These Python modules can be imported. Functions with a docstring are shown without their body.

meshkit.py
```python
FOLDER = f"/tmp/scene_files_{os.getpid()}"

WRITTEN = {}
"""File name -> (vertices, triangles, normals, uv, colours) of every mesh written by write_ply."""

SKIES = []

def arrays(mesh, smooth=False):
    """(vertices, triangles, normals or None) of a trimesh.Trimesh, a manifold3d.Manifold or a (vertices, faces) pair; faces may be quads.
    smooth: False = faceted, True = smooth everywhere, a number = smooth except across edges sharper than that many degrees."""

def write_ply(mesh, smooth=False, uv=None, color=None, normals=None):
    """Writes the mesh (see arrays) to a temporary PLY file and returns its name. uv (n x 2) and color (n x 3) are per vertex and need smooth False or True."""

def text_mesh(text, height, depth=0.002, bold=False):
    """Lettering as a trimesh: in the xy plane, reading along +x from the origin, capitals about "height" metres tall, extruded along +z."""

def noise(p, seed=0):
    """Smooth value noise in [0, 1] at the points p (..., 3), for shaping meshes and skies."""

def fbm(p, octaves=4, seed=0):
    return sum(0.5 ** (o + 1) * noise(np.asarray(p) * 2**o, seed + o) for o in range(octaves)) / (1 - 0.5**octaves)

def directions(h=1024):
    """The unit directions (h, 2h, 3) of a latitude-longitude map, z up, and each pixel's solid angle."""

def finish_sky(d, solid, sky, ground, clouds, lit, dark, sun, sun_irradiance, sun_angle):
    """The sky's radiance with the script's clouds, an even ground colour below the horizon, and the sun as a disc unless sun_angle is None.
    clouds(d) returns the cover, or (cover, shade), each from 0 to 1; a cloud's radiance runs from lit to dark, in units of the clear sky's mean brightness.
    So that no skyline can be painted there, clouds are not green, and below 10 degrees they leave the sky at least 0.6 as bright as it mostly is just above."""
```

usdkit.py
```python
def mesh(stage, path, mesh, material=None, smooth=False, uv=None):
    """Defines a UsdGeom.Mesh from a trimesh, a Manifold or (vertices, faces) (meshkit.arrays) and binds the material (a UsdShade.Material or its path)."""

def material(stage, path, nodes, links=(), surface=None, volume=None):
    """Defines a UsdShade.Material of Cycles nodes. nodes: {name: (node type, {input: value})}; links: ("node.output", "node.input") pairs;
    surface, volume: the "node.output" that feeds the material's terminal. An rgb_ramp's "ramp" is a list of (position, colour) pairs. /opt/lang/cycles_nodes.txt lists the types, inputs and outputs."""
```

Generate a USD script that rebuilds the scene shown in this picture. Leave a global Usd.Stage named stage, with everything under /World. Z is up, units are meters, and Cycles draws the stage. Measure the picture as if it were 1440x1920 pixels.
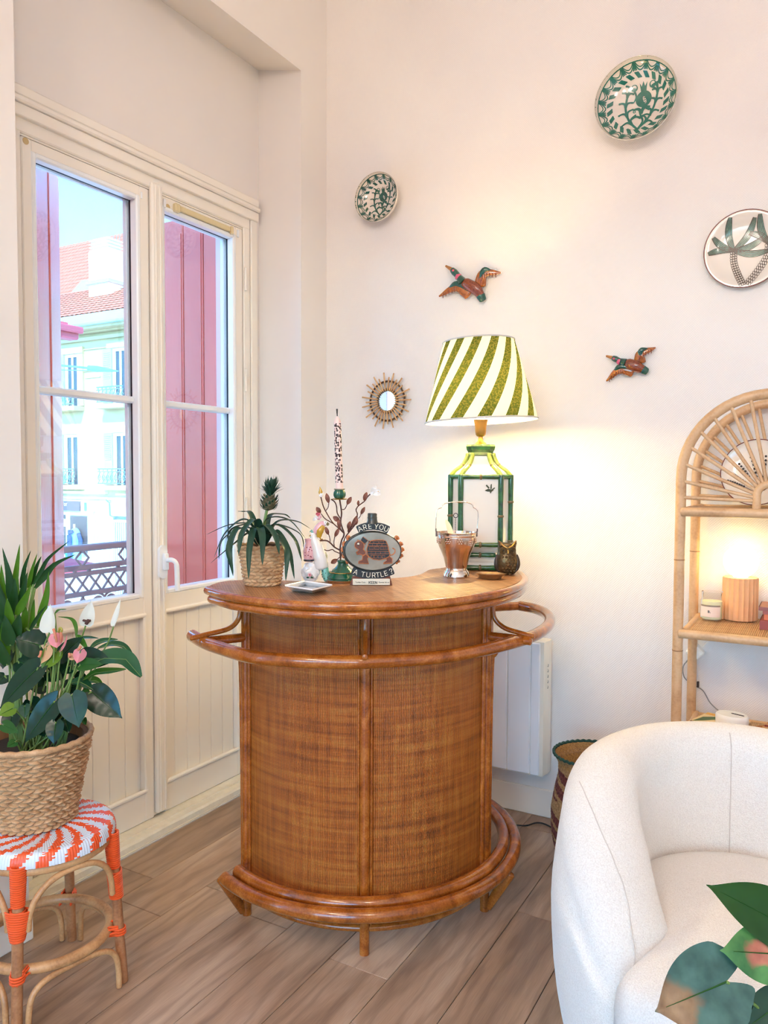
import math, numpy as np, trimesh, usdkit, meshkit
from pxr import Usd, UsdGeom, UsdLux, UsdShade, Gf, Sdf
from shapely.geometry import Polygon, Point, LineString, box as sbox
from shapely import affinity, union_all

stage = Usd.Stage.CreateInMemory()
UsdGeom.SetStageUpAxis(stage, 'Z'); UsdGeom.SetStageMetersPerUnit(stage, 1.0)
UsdGeom.Xform.Define(stage, '/World'); UsdGeom.Scope.Define(stage, '/World/Looks')
A_ = np.array
# ---------------------------------------------------------------- camera (solved from the photograph's vanishing points)
FPX, PITCH, ROLL, YAW, EYE = 1456.8, -0.0460565, 0.003885, -0.516963, A_([0, 0, 1.40])
_cy, _sy, _cp, _sp = math.cos(YAW), math.sin(YAW), math.cos(PITCH), math.sin(PITCH)
FW = A_([_sy * _cp, _cy * _cp, _sp]); _r = A_([_cy, -_sy, 0.0]); _u = np.cross(_r, FW)
RT = math.cos(ROLL) * _r + math.sin(ROLL) * _u; UP = -math.sin(ROLL) * _r + math.cos(ROLL) * _u
cam = UsdGeom.Camera.Define(stage, '/World/camera')
cam.CreateHorizontalApertureAttr(24.0); cam.CreateVerticalApertureAttr(32.0); cam.CreateFocalLengthAttr(24.0 * FPX / 1440)
cam.CreateClippingRangeAttr(Gf.Vec2f(0.02, 500))
cam.AddTransformOp().Set(Gf.Matrix4d(*RT, 0, *UP, 0, *(-FW), 0, *EYE, 1))
cam.CreateExposureAttr(EXPOSURE := 0.68)

def P(px, py, x=None, y=None, z=None):
    """The world point that the photograph shows at pixel (px, py), on the plane x, y or z = const."""
    d = FW + RT * (px - 720) / FPX - UP * (py - 960) / FPX
    t = (x - EYE[0]) / d[0] if x is not None else (y - EYE[1]) / d[1] if y is not None else (z - EYE[2]) / d[2]
    return EYE + d * t

def S(r, g, b):
    """sRGB 0..255 to linear."""
    c = A_([r, g, b]) / 255.0
    return tuple(np.where(c < 0.04045, c / 12.92, ((c + 0.055) / 1.055) ** 2.4))

# ---------------------------------------------------------------- sky, sun
sky_m = usdkit.material(stage, '/World/Looks/sky', {
    't': ('sky_texture', {'sky_type': 'multiple_scattering', 'sun_disc': False, 'sun_elevation': 0.9, 'sun_rotation': 2.6, 'altitude': 20.0, 'air_density': 1.0, 'aerosol_density': 0.15, 'ozone_density': 1.6}),
    'x': ('mix_color', {'blend_type': 'multiply', 'fac': 1.0, 'b': (0.50, 0.86, 1.0), 'use_clamp': False}),
    'b': ('background_shader', {'strength': 0.34})}, [('t.color', 'x.a'), ('x.result', 'b.color')], surface='b.background')
dome = UsdLux.DomeLight.Define(stage, '/World/sky_light'); dome.CreateIntensityAttr(1.0)
UsdShade.MaterialBindingAPI.Apply(dome.GetPrim()).Bind(sky_m)
sun = UsdLux.DistantLight.Define(stage, '/World/sun_light'); sun.CreateAngleAttr(0.53); sun.CreateIntensityAttr(0.55); sun.CreateNormalizeAttr(True); sun.CreateColorAttr(Gf.Vec3f(1, 0.93, 0.82))
def aim(l, d, pos=(0, 0, 0)):
    w = -A_(d, float); w /= np.linalg.norm(w); r = np.cross([0, 0, 1.0], w); r /= np.linalg.norm(r); u = np.cross(w, r)
    l.AddTransformOp().Set(Gf.Matrix4d(*r, 0, *u, 0, *w, 0, *pos, 1))
aim(sun, (-0.30, 0.72, -0.75))

# ---------------------------------------------------------------- scene helpers
NUM = {}
def numbered(parent, name):
    k = NUM.get((parent, name), 0); NUM[(parent, name)] = k + 1
    return f'{parent}/{name}' + (f'_{k:03d}' if k else '')
class T:
    def __init__(s, path, loc): s.path, s.loc = path, A_(loc, float)
def tag(prim, label=None, cat=None, group=None, kind=None):
    for k, v in (('label', label), ('category', cat), ('group', group), ('kind', kind)):
        if v: prim.SetCustomDataByKey(k, v)
def thing(name, label, cat, loc=(0, 0, 0), group=None, kind=None):
    p = numbered('/World', name); x = UsdGeom.Xform.Define(stage, p); x.AddTranslateOp().Set(Gf.Vec3d(*map(float, loc)))
    tag(x.GetPrim(), label, cat, group, kind)
    return T(p, loc)
def obj(name, mesh, mat, parent=None, smooth=False, uv=None, **tags):
    """One Mesh prim from a mesh in world coordinates, under its thing or part, or top-level."""
    loc = parent.loc if parent else A_([0, 0, 0.0])
    p = numbered(parent.path if parent else '/World', name)
    v, f = (mesh.vertices, mesh.faces) if hasattr(mesh, 'vertices') else mesh
    m = usdkit.mesh(stage, p, trimesh.Trimesh(np.asarray(v, float) - loc, f, process=False), mat, smooth=smooth, uv=uv)
    tag(m.GetPrim(), **tags)
    return T(p, loc)
def struct(name, mesh, mat, label, smooth=False, cat=None, parent=None):
    return obj(name, mesh, mat, parent, smooth, label=label, cat=cat, kind='structure')
def copy(t, loc, label, rotz=0.0, scale=None):
    src = stage.GetPrimAtPath(t.path); was = src.GetCustomData(); base = src.GetName()
    p = numbered('/World', base); x = UsdGeom.Xform.Define(stage, p); x.AddTranslateOp().Set(Gf.Vec3d(*map(float, loc))); x.AddRotateZOp().Set(rotz)
    x.GetPrim().GetReferences().AddInternalReference(t.path); x.GetPrim().SetInstanceable(True)
    tag(x.GetPrim(), label, was['category'], was.get('group'))

# ---------------------------------------------------------------- mesh helpers
cat_ = trimesh.util.concatenate
def join(*ms):
    ms = [m for g in ms for m in (g if isinstance(g, (list, tuple)) else [g])]
    return cat_(ms)
def rot(axis, ang, mesh, at=(0, 0, 0)):
    mesh = mesh.copy(); mesh.apply_transform(trimesh.transformations.rotation_matrix(ang, axis, at)); return mesh
def move(mesh, d): mesh = mesh.copy(); mesh.apply_translation(d); return mesh
def bx(x0, x1, y0, y1, z0, z1, b=0.0):
    """A box, its edges chamfered by b."""
    lo, hi = np.minimum([x0, y0, z0], [x1, y1, z1]), np.maximum([x0, y0, z0], [x1, y1, z1])
    if b <= 0:
        m = trimesh.creation.box(hi - lo); m.apply_translation((lo + hi) / 2); return m
    b = min(b, (hi - lo).min() * 0.49); pts = []
    for i in np.ndindex(2, 2, 2):
        c = np.where(i, hi, lo); s = np.where(i, -1, 1)
        for k in range(3):
            q = c + s * b; q[k] = c[k]; pts.append(q)
    return trimesh.convex.convex_hull(np.array(pts))
def spline(pts, n=8, closed=False):
    """Catmull-Rom through pts, n samples a span."""
    p = A_(pts, float); m = len(p)
    if closed: q = np.vstack([p[-1], p, p[:2]]); spans = m
    else: q = np.vstack([2 * p[0] - p[1], p, 2 * p[-1] - p[-2]]); spans = m - 1
    t = np.arange(n)[:, None] / n; out = []
    for i in range(spans):
        a, b, c, d = q[i:i + 4]
        out.append(0.5 * (2 * b + (c - a) * t + (2 * a - 5 * b + 4 * c - d) * t ** 2 + (3 * b - a - 3 * c + d) * t ** 3))
    if not closed: out.append(p[-1:])
    return np.vstack(out)
def tube(pts, r, n=10, closed=False, flat=None):
    """A tube along pts, radius r (a number or one per point), ends domed. flat: squash of the section along its second axis."""
    p = A_(pts, float); m = len(p); r = np.broadcast_to(A_(r, float), (m,)).copy()
    if not closed:   # domed ends
        t0 = p[0] - p[1]; t0 /= np.linalg.norm(t0); t1 = p[-1] - p[-2]; t1 /= np.linalg.norm(t1)
        p = np.vstack([p[0] + t0 * r[0] * .32, p[0] + t0 * r[0] * .22, p, p[-1] + t1 * r[-1] * .22, p[-1] + t1 * r[-1] * .32])
        r = np.concatenate([[r[0] * .05, r[0] * .7], r, [r[-1] * .7, r[-1] * .05]]); m += 4
        tg = np.gradient(p, axis=0)
    else: tg = np.roll(p, -1, 0) - np.roll(p, 1, 0)
    tg /= np.maximum(np.linalg.norm(tg, axis=1, keepdims=True), 1e-12)
    a = A_([0, 0, 1.0]) if abs(tg[0][2]) < .9 else A_([1.0, 0, 0]); N = np.zeros_like(p)
    N[0] = a - tg[0] * (a @ tg[0]); N[0] /= np.linalg.norm(N[0])
    for i in range(1, m):
        v = N[i - 1] - tg[i] * (N[i - 1] @ tg[i]); N[i] = v / np.linalg.norm(v)
    B = np.cross(tg, N); th = np.arange(n) * 2 * np.pi / n
    if closed:   # undo the twist
        e = math.atan2(np.cross(N[-1] - 0, N[0]) @ tg[0], N[-1] @ N[0]); tw = np.linspace(0, e, m)
        N, B = N * np.cos(tw)[:, None] + B * np.sin(tw)[:, None], B * np.cos(tw)[:, None] - N * np.sin(tw)[:, None]
    v = p[:, None] + r[:, None, None] * (np.cos(th)[None, :, None] * N[:, None] + (flat or 1) * np.sin(th)[None, :, None] * B[:, None])
    return grid(v, wrap_v=True, wrap_u=closed)
def grid(v, wrap_u=False, wrap_v=False):
    """A mesh of the vertex grid v[i, j]."""
    a, b = v.shape[:2]; i, j = np.meshgrid(np.arange(a if wrap_u else a - 1), np.arange(b if wrap_v else b - 1), indexing='ij')
    i2, j2 = (i + 1) % a, (j + 1) % b
    q = np.stack([i * b + j, i2 * b + j, i2 * b + j2, i * b + j2], -1).reshape(-1, 4)
    return trimesh.Trimesh(v.reshape(-1, 3), np.vstack([q[:, [0, 2, 1]], q[:, [0, 3, 2]]]), process=False)
def lathe(prof, n=32, at=(0, 0, 0), ang=2 * np.pi):
    """Profile of (radius, z) turned about the z axis through at."""
    prof = A_(prof, float); th = np.arange(n) * ang / n
    v = np.stack([prof[:, None, 0] * np.cos(th), prof[:, None, 0] * np.sin(th), np.broadcast_to(prof[:, None, 1], (len(prof), n))], -1) + A_(at, float)
    m = grid(v, wrap_v=True); m.invert(); return m
def ball(c, r, n=2):
    m = trimesh.creation.icosphere(n, 1.0); m.apply_scale(np.broadcast_to(r, 3)); m.apply_translation(c); return m
def extrude(poly, h, frame=None, z0=0.0):
    """shapely polygon(s) extruded by h from z0; frame = (origin, ex, ey): where its plane lies."""
    gs = list(poly.geoms) if hasattr(poly, 'geoms') else [poly]
    m = cat_([trimesh.creation.extrude_polygon(g, h, engine='earcut') for g in gs if g.area > 1e-12])
    m.apply_translation([0, 0, z0])
    return place(m, frame) if frame else m
def place(m, frame):
    o, ex, ey = (A_(q, float) for q in frame); ez = np.cross(ex, ey); M = np.eye(4); M[:3, 0], M[:3, 1], M[:3, 2], M[:3, 3] = ex, ey, ez, o
    m = m.copy(); m.apply_transform(M); return m
def circ(c, r, z, a0, a1, n=24):
    a = np.radians(np.linspace(a0, a1, n)); return np.stack([c[0] + r * np.cos(a), c[1] + r * np.sin(a), np.full(n, z)], 1)

# ---------------------------------------------------------------- materials
MATS = {}
def mat(name, col, rough=0.5, metal=0.0, noise=None, bump=None, extra=None, col2=None, stretch=(1, 1, 1), coat=0.0, emit=None, sheen=0.0, transl=None, sss=0.0, spec=None):
    """A principled material; noise=(scale, amount) mottles the colour towards col2 (or darker); bump=(scale, strength)."""
    if name in MATS: return MATS[name]
    nodes = {'p': ('principled_bsdf', {'base_color': col, 'roughness': rough, 'metallic': metal, **(extra or {})})}; links = []
    if coat: nodes['p'][1].update(coat_weight=coat, coat_roughness=0.06)
    if sheen: nodes['p'][1].update(sheen_weight=sheen, sheen_roughness=0.5)
    if sss: nodes['p'][1].update(subsurface_weight=sss, subsurface_scale=0.01, subsurface_radius=(1, .8, .6))
    if spec is not None: nodes['p'][1].update(specular_ior_level=spec)
    if emit: nodes['p'][1].update(emission_color=emit[0], emission_strength=emit[1])
    if noise or bump:
        nodes['g'] = ('geometry', {}); nodes['m'] = ('mapping', {'scale': stretch}); links += [('g.position', 'm.vector')]
    if noise:
        c2 = col2 or tuple(0.55 * A_(col))
        nodes['n'] = ('noise_texture', {'scale': noise[0], 'detail': 4.0, 'roughness': .6}); nodes['r'] = ('rgb_ramp', {'ramp': [(0.5 - .5 * noise[1] if False else .3, c2), (.7, col)]})
        nodes['x'] = ('mix_color', {'fac': noise[1], 'a': col})
        links += [('m.vector', 'n.vector'), ('n.fac', 'r.fac'), ('r.color', 'x.b'), ('x.result', 'p.base_color')]
    if bump:
        nodes['nb'] = ('noise_texture', {'scale': bump[0], 'detail': 3.0}); nodes['b'] = ('bump', {'strength': bump[1], 'distance': 0.002})
        links += [('m.vector', 'nb.vector'), ('nb.fac', 'b.height'), ('b.normal', 'p.normal')]
    out = 'p.BSDF'
    if transl:
        nodes['t'] = ('translucent_bsdf', {'color': transl[0]}); nodes['mx'] = ('mix_closure', {'fac': transl[1]})
        links += [('p.BSDF', 'mx.closure1'), ('t.BSDF', 'mx.closure2')]; out = 'mx.closure'
    MATS[name] = usdkit.material(stage, '/World/Looks/' + name, nodes, links, surface=out)
    return MATS[name]
# ---------------------------------------------------------------- the room's own lamps (behind the camera) and surfaces
XW, XD, YW, YR0, YR1, ZC = -2.06, -2.298, 3.07, 1.463, 2.8675, 3.85   # left wall, door plane, back wall, recess, ceiling
XR, YB = 2.7, -3.4
plaster = mat('plaster', S(241, 233, 227), 0.9, noise=(3.0, .05), bump=(60, .05))
joinery = mat('white_joinery', S(248, 239, 227), 0.42, bump=(40, .04))
pvc = mat('white_pvc', S(246, 246, 246), 0.3)
def wall_weave():
    n = {'g': ('geometry', {}), 'd': ('vector_math', {'math_type': 'dot_product', 'vector2': (0.68 * 900, 0, -0.73 * 900)}), 'e': ('vector_math', {'math_type': 'dot_product', 'vector2': (0.73 * 1100, 0, 0.68 * 1100)}),
         's1': ('math', {'math_type': 'sine'}), 's2': ('math', {'math_type': 'sine'}), 'm2': ('math', {'math_type': 'multiply', 'value2': 0.5}), 'a': ('math', {'math_type': 'add'}),
         'b': ('bump', {'strength': 0.16, 'distance': 0.0022}), 'n': ('noise_texture', {'scale': 2.0}), 'r': ('rgb_ramp', {'ramp': [(.3, S(240, 231, 226)), (.7, S(246, 238, 232))]}),
         'p': ('principled_bsdf', {'roughness': 0.75})}
    return usdkit.material(stage, '/World/Looks/woven_wallpaper', n, [('g.position', 'd.vector1'), ('g.position', 'e.vector1'), ('d.value', 's1.value1'), ('e.value', 's2.value1'), ('s2.value', 'm2.value1'),
        ('s1.value', 'a.value1'), ('m2.value', 'a.value2'), ('a.value', 'b.height'), ('b.normal', 'p.normal'), ('g.position', 'n.vector'), ('n.fac', 'r.fac'), ('r.color', 'p.base_color')], surface='p.BSDF')
paper = wall_weave()
# openings out of frame, behind the camera: two more french windows in the left wall and one in the rear wall
WL = [(-0.95, 0.35), (-2.75, -1.45)]
segs = [bx(-2.45, XW, YR1, YW + .15, 0, ZC), bx(-2.45, XW, WL[0][1], YR0, 0, ZC), bx(-2.45, XW, WL[1][1], WL[0][0], 0, ZC), bx(-2.45, XW, YB - .15, WL[1][0], 0, ZC)]
for y0, y1 in WL: segs.append(bx(-2.45, XW, y0, y1, 2.6, ZC))
head = extrude(Polygon([(-2.45, 2.54), (XD, 2.54), (XD, 3.245), (XW, 3.185), (XW, ZC), (-2.45, ZC)]), YR1 - YR0, ((0, YR1, 0), (1, 0, 0), (0, 0, 1)))
segs += [head, bx(-2.45, XD, YR0, 1.60, 0, 2.54), bx(-2.45, XD, 2.79, YR1, 0, 2.54), bx(-2.45, -2.2, YR0, YR1, -0.2, 0.0)]
struct('wall_left', cat_(segs), plaster, 'white plastered left wall with the deep recess around the glazed door')
struct('wall_back', bx(-2.45, XR + .15, YW, YW + .15, 0, ZC), paper, 'off white back wall in diagonally woven textured paper')
struct('wall_right', bx(XR, XR + .15, YB, YW, 0, ZC), plaster, 'white plastered right wall beyond the frame')
WR = (-1.2, 1.6)
struct('wall_rear', cat_([bx(-2.06, WR[0], YB - .15, YB, 0, ZC), bx(WR[1], XR, YB - .15, YB, 0, ZC), bx(WR[0], WR[1], YB - .15, YB, 2.7, ZC)]), plaster, 'white plastered wall behind the viewer')
struct('ceiling', bx(-2.45, XR + .15, YB - .15, YW + .15, ZC, ZC + .15), plaster, 'white plastered ceiling')
struct('baseboard_back', bx(-2.05, XR, YW - .016, YW, 0, .115, .004), joinery, 'white painted baseboard below the textured back wall')
struct('baseboard_left', cat_([bx(XW, XW + .016, WL[0][1], YR0 + .004, 0, .105, .004), bx(XW, XW + .016, WL[1][1], WL[0][0], 0, .105, .004)]), joinery, 'white painted baseboard along the left wall')

# floor planks, each its own part
def oak(k, cs, seed):
    """Oak: soft figure along y, cathedral lines, fine pores."""
    n = {'g': ('geometry', {}), 'm': ('mapping', {'scale': (5.0, .9, 1), 'location': (seed * 3.7, seed * 1.3, 0)}), 'n1': ('noise_texture', {'scale': 1.0, 'detail': 5.0, 'roughness': .55, 'distortion': .6}),
         'mw': ('mapping', {'scale': (1.0, .16, 1), 'location': (seed * .37, seed * .9, 0)}), 'w': ('wave_texture', {'wave_type': 'bands', 'bands_direction': 'x', 'scale': 5.0, 'distortion': 13.0, 'detail': 3.0, 'detail_scale': 1.6, 'detail_roughness': .55}),
         'm2': ('mapping', {'scale': (420.0, 14.0, 1), 'location': (seed, seed, 0)}), 'n2': ('noise_texture', {'scale': 1.0, 'detail': 2.0}), 'n3': ('noise_texture', {'scale': .9, 'detail': 2.0}),
         'r': ('rgb_ramp', {'ramp': [(.32, cs[0]), (.5, cs[1]), (.72, cs[2])]}), 'r2': ('rgb_ramp', {'ramp': [(.0, (.62, .60, .60)), (.35, (.95, .95, .95)), (1, (1.06, 1.06, 1.05))]}), 'r3': ('rgb_ramp', {'ramp': [(.3, (.86, .85, .85)), (.65, (1.05, 1.05, 1.05))]}),
         'x1': ('mix_color', {'blend_type': 'multiply', 'fac': .55}), 'x2': ('mix_color', {'blend_type': 'multiply', 'fac': .9}), 'b': ('bump', {'strength': 0.08, 'distance': 0.001}), 'p': ('principled_bsdf', {'roughness': 0.34, 'specular_ior_level': 0.5})}
    return usdkit.material(stage, f'/World/Looks/oak_{k}', n, [('g.position', 'm.vector'), ('m.vector', 'n1.vector'), ('g.position', 'mw.vector'), ('mw.vector', 'w.vector'), ('g.position', 'm2.vector'), ('m2.vector', 'n2.vector'),
        ('n1.fac', 'r.fac'), ('w.fac', 'r2.fac'), ('n2.fac', 'r3.fac'), ('r.color', 'x1.a'), ('r2.color', 'x1.b'), ('x1.result', 'x2.a'), ('r3.color', 'x2.b'), ('x2.result', 'p.base_color'), ('n2.fac', 'b.height'), ('b.normal', 'p.normal')], surface='p.BSDF')
oaks = [oak(k, [tuple(f * A_(S(*c))) for c in ((132, 104, 83), (172, 141, 115), (198, 171, 146))], k * 1.9 + 1) for k, f in enumerate((1.0, 1.07, .93, 1.03))]
fl = thing('floor', 'warm grey brown oak plank floor', None, kind='structure')
struct('underlay', bx(XW - .15, XR, YB, YW, -.06, -.014), mat('dark_gap', S(40, 28, 22), .9), None, parent=fl)
PW, rng = 0.19468, np.random.default_rng(3)
JOIN = {0: 1.745, 1: 1.955, 4: 1.833, 7: 2.185, 8: 2.19, 5: 2.93, 2: 0.6, 3: 2.62, 6: 1.05, -1: 1.9}
for row in range(-1, 24):
    x0 = -1.9985 + PW * (row - 0) - .0; y = JOIN.get(row, rng.uniform(.5, 1.8))
    cuts = [y]
    while cuts[0] > YB: cuts.insert(0, cuts[0] - 1.29)
    while cuts[-1] < YW: cuts.append(cuts[-1] + 1.29)
    for a, b in zip(cuts[:-1], cuts[1:]):
        a, b = max(a, YB), min(b, YW - .001)
        xa, xb = max(x0, -2.207), min(x0 + PW, XR)
        if b - a > .02 and xb - xa > .01:
            obj('plank', bx(xa + .0009, xb - .0009, a + .0009, b - .0009, -.014, 0, .0014), oaks[rng.integers(4)], fl)

# ---------------------------------------------------------------- the glazed double door in the recess
gl = usdkit.material(stage, '/World/Looks/window_glass', {'f': ('layer_weight', {'blend': 0.5}), 'f2': ('math', {'math_type': 'power', 'value2': 5.0}), 'f3': ('math', {'math_type': 'multiply_add', 'value2': 0.95, 'value3': 0.045}),
    't': ('transparent_bsdf', {'color': (.97, .985, .98)}), 'g': ('glossy_bsdf', {'color': (1, 1, 1), 'roughness': 0.0}), 'm': ('mix_closure', {})},
    [('f.facing', 'f2.value1'), ('f2.value', 'f3.value1'), ('f3.value', 'm.fac'), ('t.BSDF', 'm.closure1'), ('g.BSDF', 'm.closure2')], surface='m.closure')
gasket = mat('dark_gasket', S(38, 36, 44), .6)
door = thing('door_1', 'white half glazed double balcony door with boarded lower panels', None, (XD, 2.21, 0), kind='structure')
def ring(y0, y1, z0, z1, w, x0, x1, b=.003, wb=None):
    wb = w if wb is None else wb
    return [bx(x0, x1, y0, y0 + w, z0, z1, b), bx(x0, x1, y1 - w, y1, z0, z1, b), bx(x0, x1, y0 + w - .001, y1 - w + .001, z1 - w, z1, b), bx(x0, x1, y0 + w - .001, y1 - w + .001, z0, z0 + wb, b)]
obj('frame', join(bx(-2.40, -2.353, 1.6, 1.69, .03, 2.54), bx(-2.40, -2.353, 2.72, 2.80, .03, 2.54), bx(-2.41, XD - .004, 1.46, 2.87, 2.502, 2.57), bx(-2.40, -2.353, 1.6, 2.79, .0, .06), bx(-2.40, XD + .004, 1.59, 1.648, .03, 2.545, .004), bx(-2.40, XD + .004, 2.756, 2.80, .03, 2.545, .004), bx(-2.40, XD + .0058, 1.592, 2.798, 2.508, 2.562, .004)), joinery, door)
obj('hinge', join(*[tube([(XD + .012, 2.757, z - .05), (XD + .012, 2.757, z + .05)], .006, 8) for z in (2.28, 1.83, 1.25, .3)]), joinery, door)
for li, (y0, y1, g0, g1) in enumerate(((1.652, 2.197, 1.690, 2.150), (2.257, 2.752, 2.262, 2.703))):
    lf = obj('leaf', join(bx(-2.352, XD, y0, g0, .035, 2.50, .004), bx(-2.352, XD, g1, y1, .035, 2.50, .004), bx(-2.3515, XD - .0006, g0 - .002, g1 + .002, 2.460, 2.50, .004),
                          bx(-2.3515, XD - .0006, g0 - .002, g1 + .002, .855, .926, .004), bx(-2.3515, XD - .0006, g0 - .002, g1 + .002, .035, .155, .004),
                          bx(-2.30, XD + .010, g0 - .012, g1 + .012, .846, .864, .006), bx(-2.30, XD + .010, g0 - .012, g1 + .012, .150, .168, .006),
                          bx(-2.30, XD + .008, g0 - .012, g0 + .006, .16, .855, .004), bx(-2.30, XD + .008, g1 - .006, g1 + .012, .16, .855, .004)), joinery, door)
    obj('glazing_bead', join(*ring(g0 - .004, g1 + .004, .922, 2.464, .020, -2.334, XD + .003, .005)), pvc, lf)
    obj('gasket', join(*ring(g0 + .003, g1 - .012, .93, 2.448, .0042, -2.338, -2.33, 0)), gasket, lf)
    obj('outer_bead', join(*ring(g0 - .006, g1 + .004, .918, 2.466, .020, -2.375, -2.352, .004)), pvc, lf)
    obj('pane', bx(-2.3445, -2.3415, g0 + .010, g1 - .008, .936, 2.452), gl, lf)
    obj('glazing_bar', join(bx(-2.338, -2.319, g0 + .012, g1 - .012, 1.676, 1.702, .006), bx(-2.365, -2.349, g0 + .012, g1 - .012, 1.676, 1.702, .006)), pvc, lf)
    nb = 6
    for k in range(nb):
        w = (g1 - g0) / nb
        obj('board', bx(-2.345, -2.322, g0 + k * w + .0006, g0 + (k + 1) * w - .0006, .12, .87, .0022), joinery, lf)
obj('cover_strip', join(bx(-2.345, -2.304, 2.17, 2.285, .04, 2.50), bx(-2.302, XD + .018, 2.199, 2.257, .05, 2.53, .006), tube([(XD + .017, 2.216, .06), (XD + .017, 2.216, 2.52)], .005, 8), tube([(XD + .017, 2.240, .06), (XD + .017, 2.240, 2.52)], .005, 8)), joinery, door)
hp = obj('handle_plate', join(extrude(affinity.scale(LineString([(0, -.045), (0, .045)]).buffer(.021), 1, 1), .012, ((XD + .018, 2.229, 1.058), (0, 1, 0), (0, 0, 1))), bx(XD + .028, XD + .045, 2.222, 2.246, 1.025, 1.092, .004)), pvc, door, smooth=40)
obj('handle', join(tube(spline([(XD + .04, 2.236, 1.065), (XD + .066, 2.238, 1.067), (XD + .078, 2.246, 1.056), (XD + .080, 2.250, 1.03), (XD + .080, 2.252, .945)], 6), [.0095] * 15 + [.0105] * 10, 10)), pvc, hp, smooth=40)
cream = mat('aged_cream_plastic', S(226, 206, 160), .5); stain = mat('glue_stain', S(205, 178, 130), .7)
br = obj('blind_rail', join(bx(XD, XD + .012, 2.355, 2.66, 2.462, 2.484, .003), bx(XD, XD + .02, 2.322, 2.35, 2.452, 2.485, .004), bx(XD, XD + .016, 2.662, 2.676, 2.455, 2.488, .003)), cream, door)
obj('clip', bx(XD, XD + .008, 2.27, 2.283, 2.455, 2.487, .002), pvc, door); obj('clip', bx(XD, XD + .008, 2.71, 2.722, 2.455, 2.487, .002), pvc, door)
obj('clip', bx(XD, XD + .006, 2.155, 2.163, 2.452, 2.478, .002), pvc, door)
obj('glue_mark', join(extrude(Point(0, 0).buffer(.011), .0012, ((XD + .0005, 1.668, 2.487), (0, 1, 0), (0, 0, 1))), extrude(Point(0, 0).buffer(.012), .0012, ((XD + .0005, 2.297, 2.462), (0, 1, 0), (0, 0, 1)))), stain, door)
struct('trim_1', join(bx(XD, XD + .022, YR0, 2.842, 2.552, 2.592, .003), bx(XD, XD + .034, YR0, 2.842, 2.592, 2.612, .005), bx(XD, XD + .026, YR0, 2.842, 2.612, 2.65, .006), bx(XD, XD + .012, 2.80, 2.842, 0.03, 2.56, .003)), joinery, 'stepped white moulding above and beside the balcony door')
# worn stone threshold, its lip chipped
ny = 120; ys = np.linspace(YR0, YR1, ny); xf = -2.207 + .012 * (meshkit.fbm(np.stack([ys * 14, ys * 0, ys * 0], 1), 4, 5) - .5); zt = .030 + .006 * (meshkit.fbm(np.stack([ys * 9, ys * 0 + 4, ys * 0], 1), 3, 8) - .5)
prof = np.stack([np.stack([np.full(ny, -2.33), ys, np.full(ny, .034)], 1), np.stack([np.full(ny, -2.252), ys, np.full(ny, .034)], 1), np.stack([np.full(ny, -2.2515), ys, zt - .001], 1), np.stack([xf - .012, ys, zt], 1), np.stack([xf - .003, ys, zt - .007], 1), np.stack([xf, ys, np.full(ny, .004)], 1), np.stack([xf, ys, np.full(ny, -.02)], 1)], 0)
g_ = grid(prof); g_.invert()
struct('trim_2', g_, mat('worn_painted_stone', S(246, 237, 218), .75, noise=(30, .25), col2=S(206, 190, 166), bump=(90, .5)), 'worn cream painted stone threshold below the balcony door', smooth=35)
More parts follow.
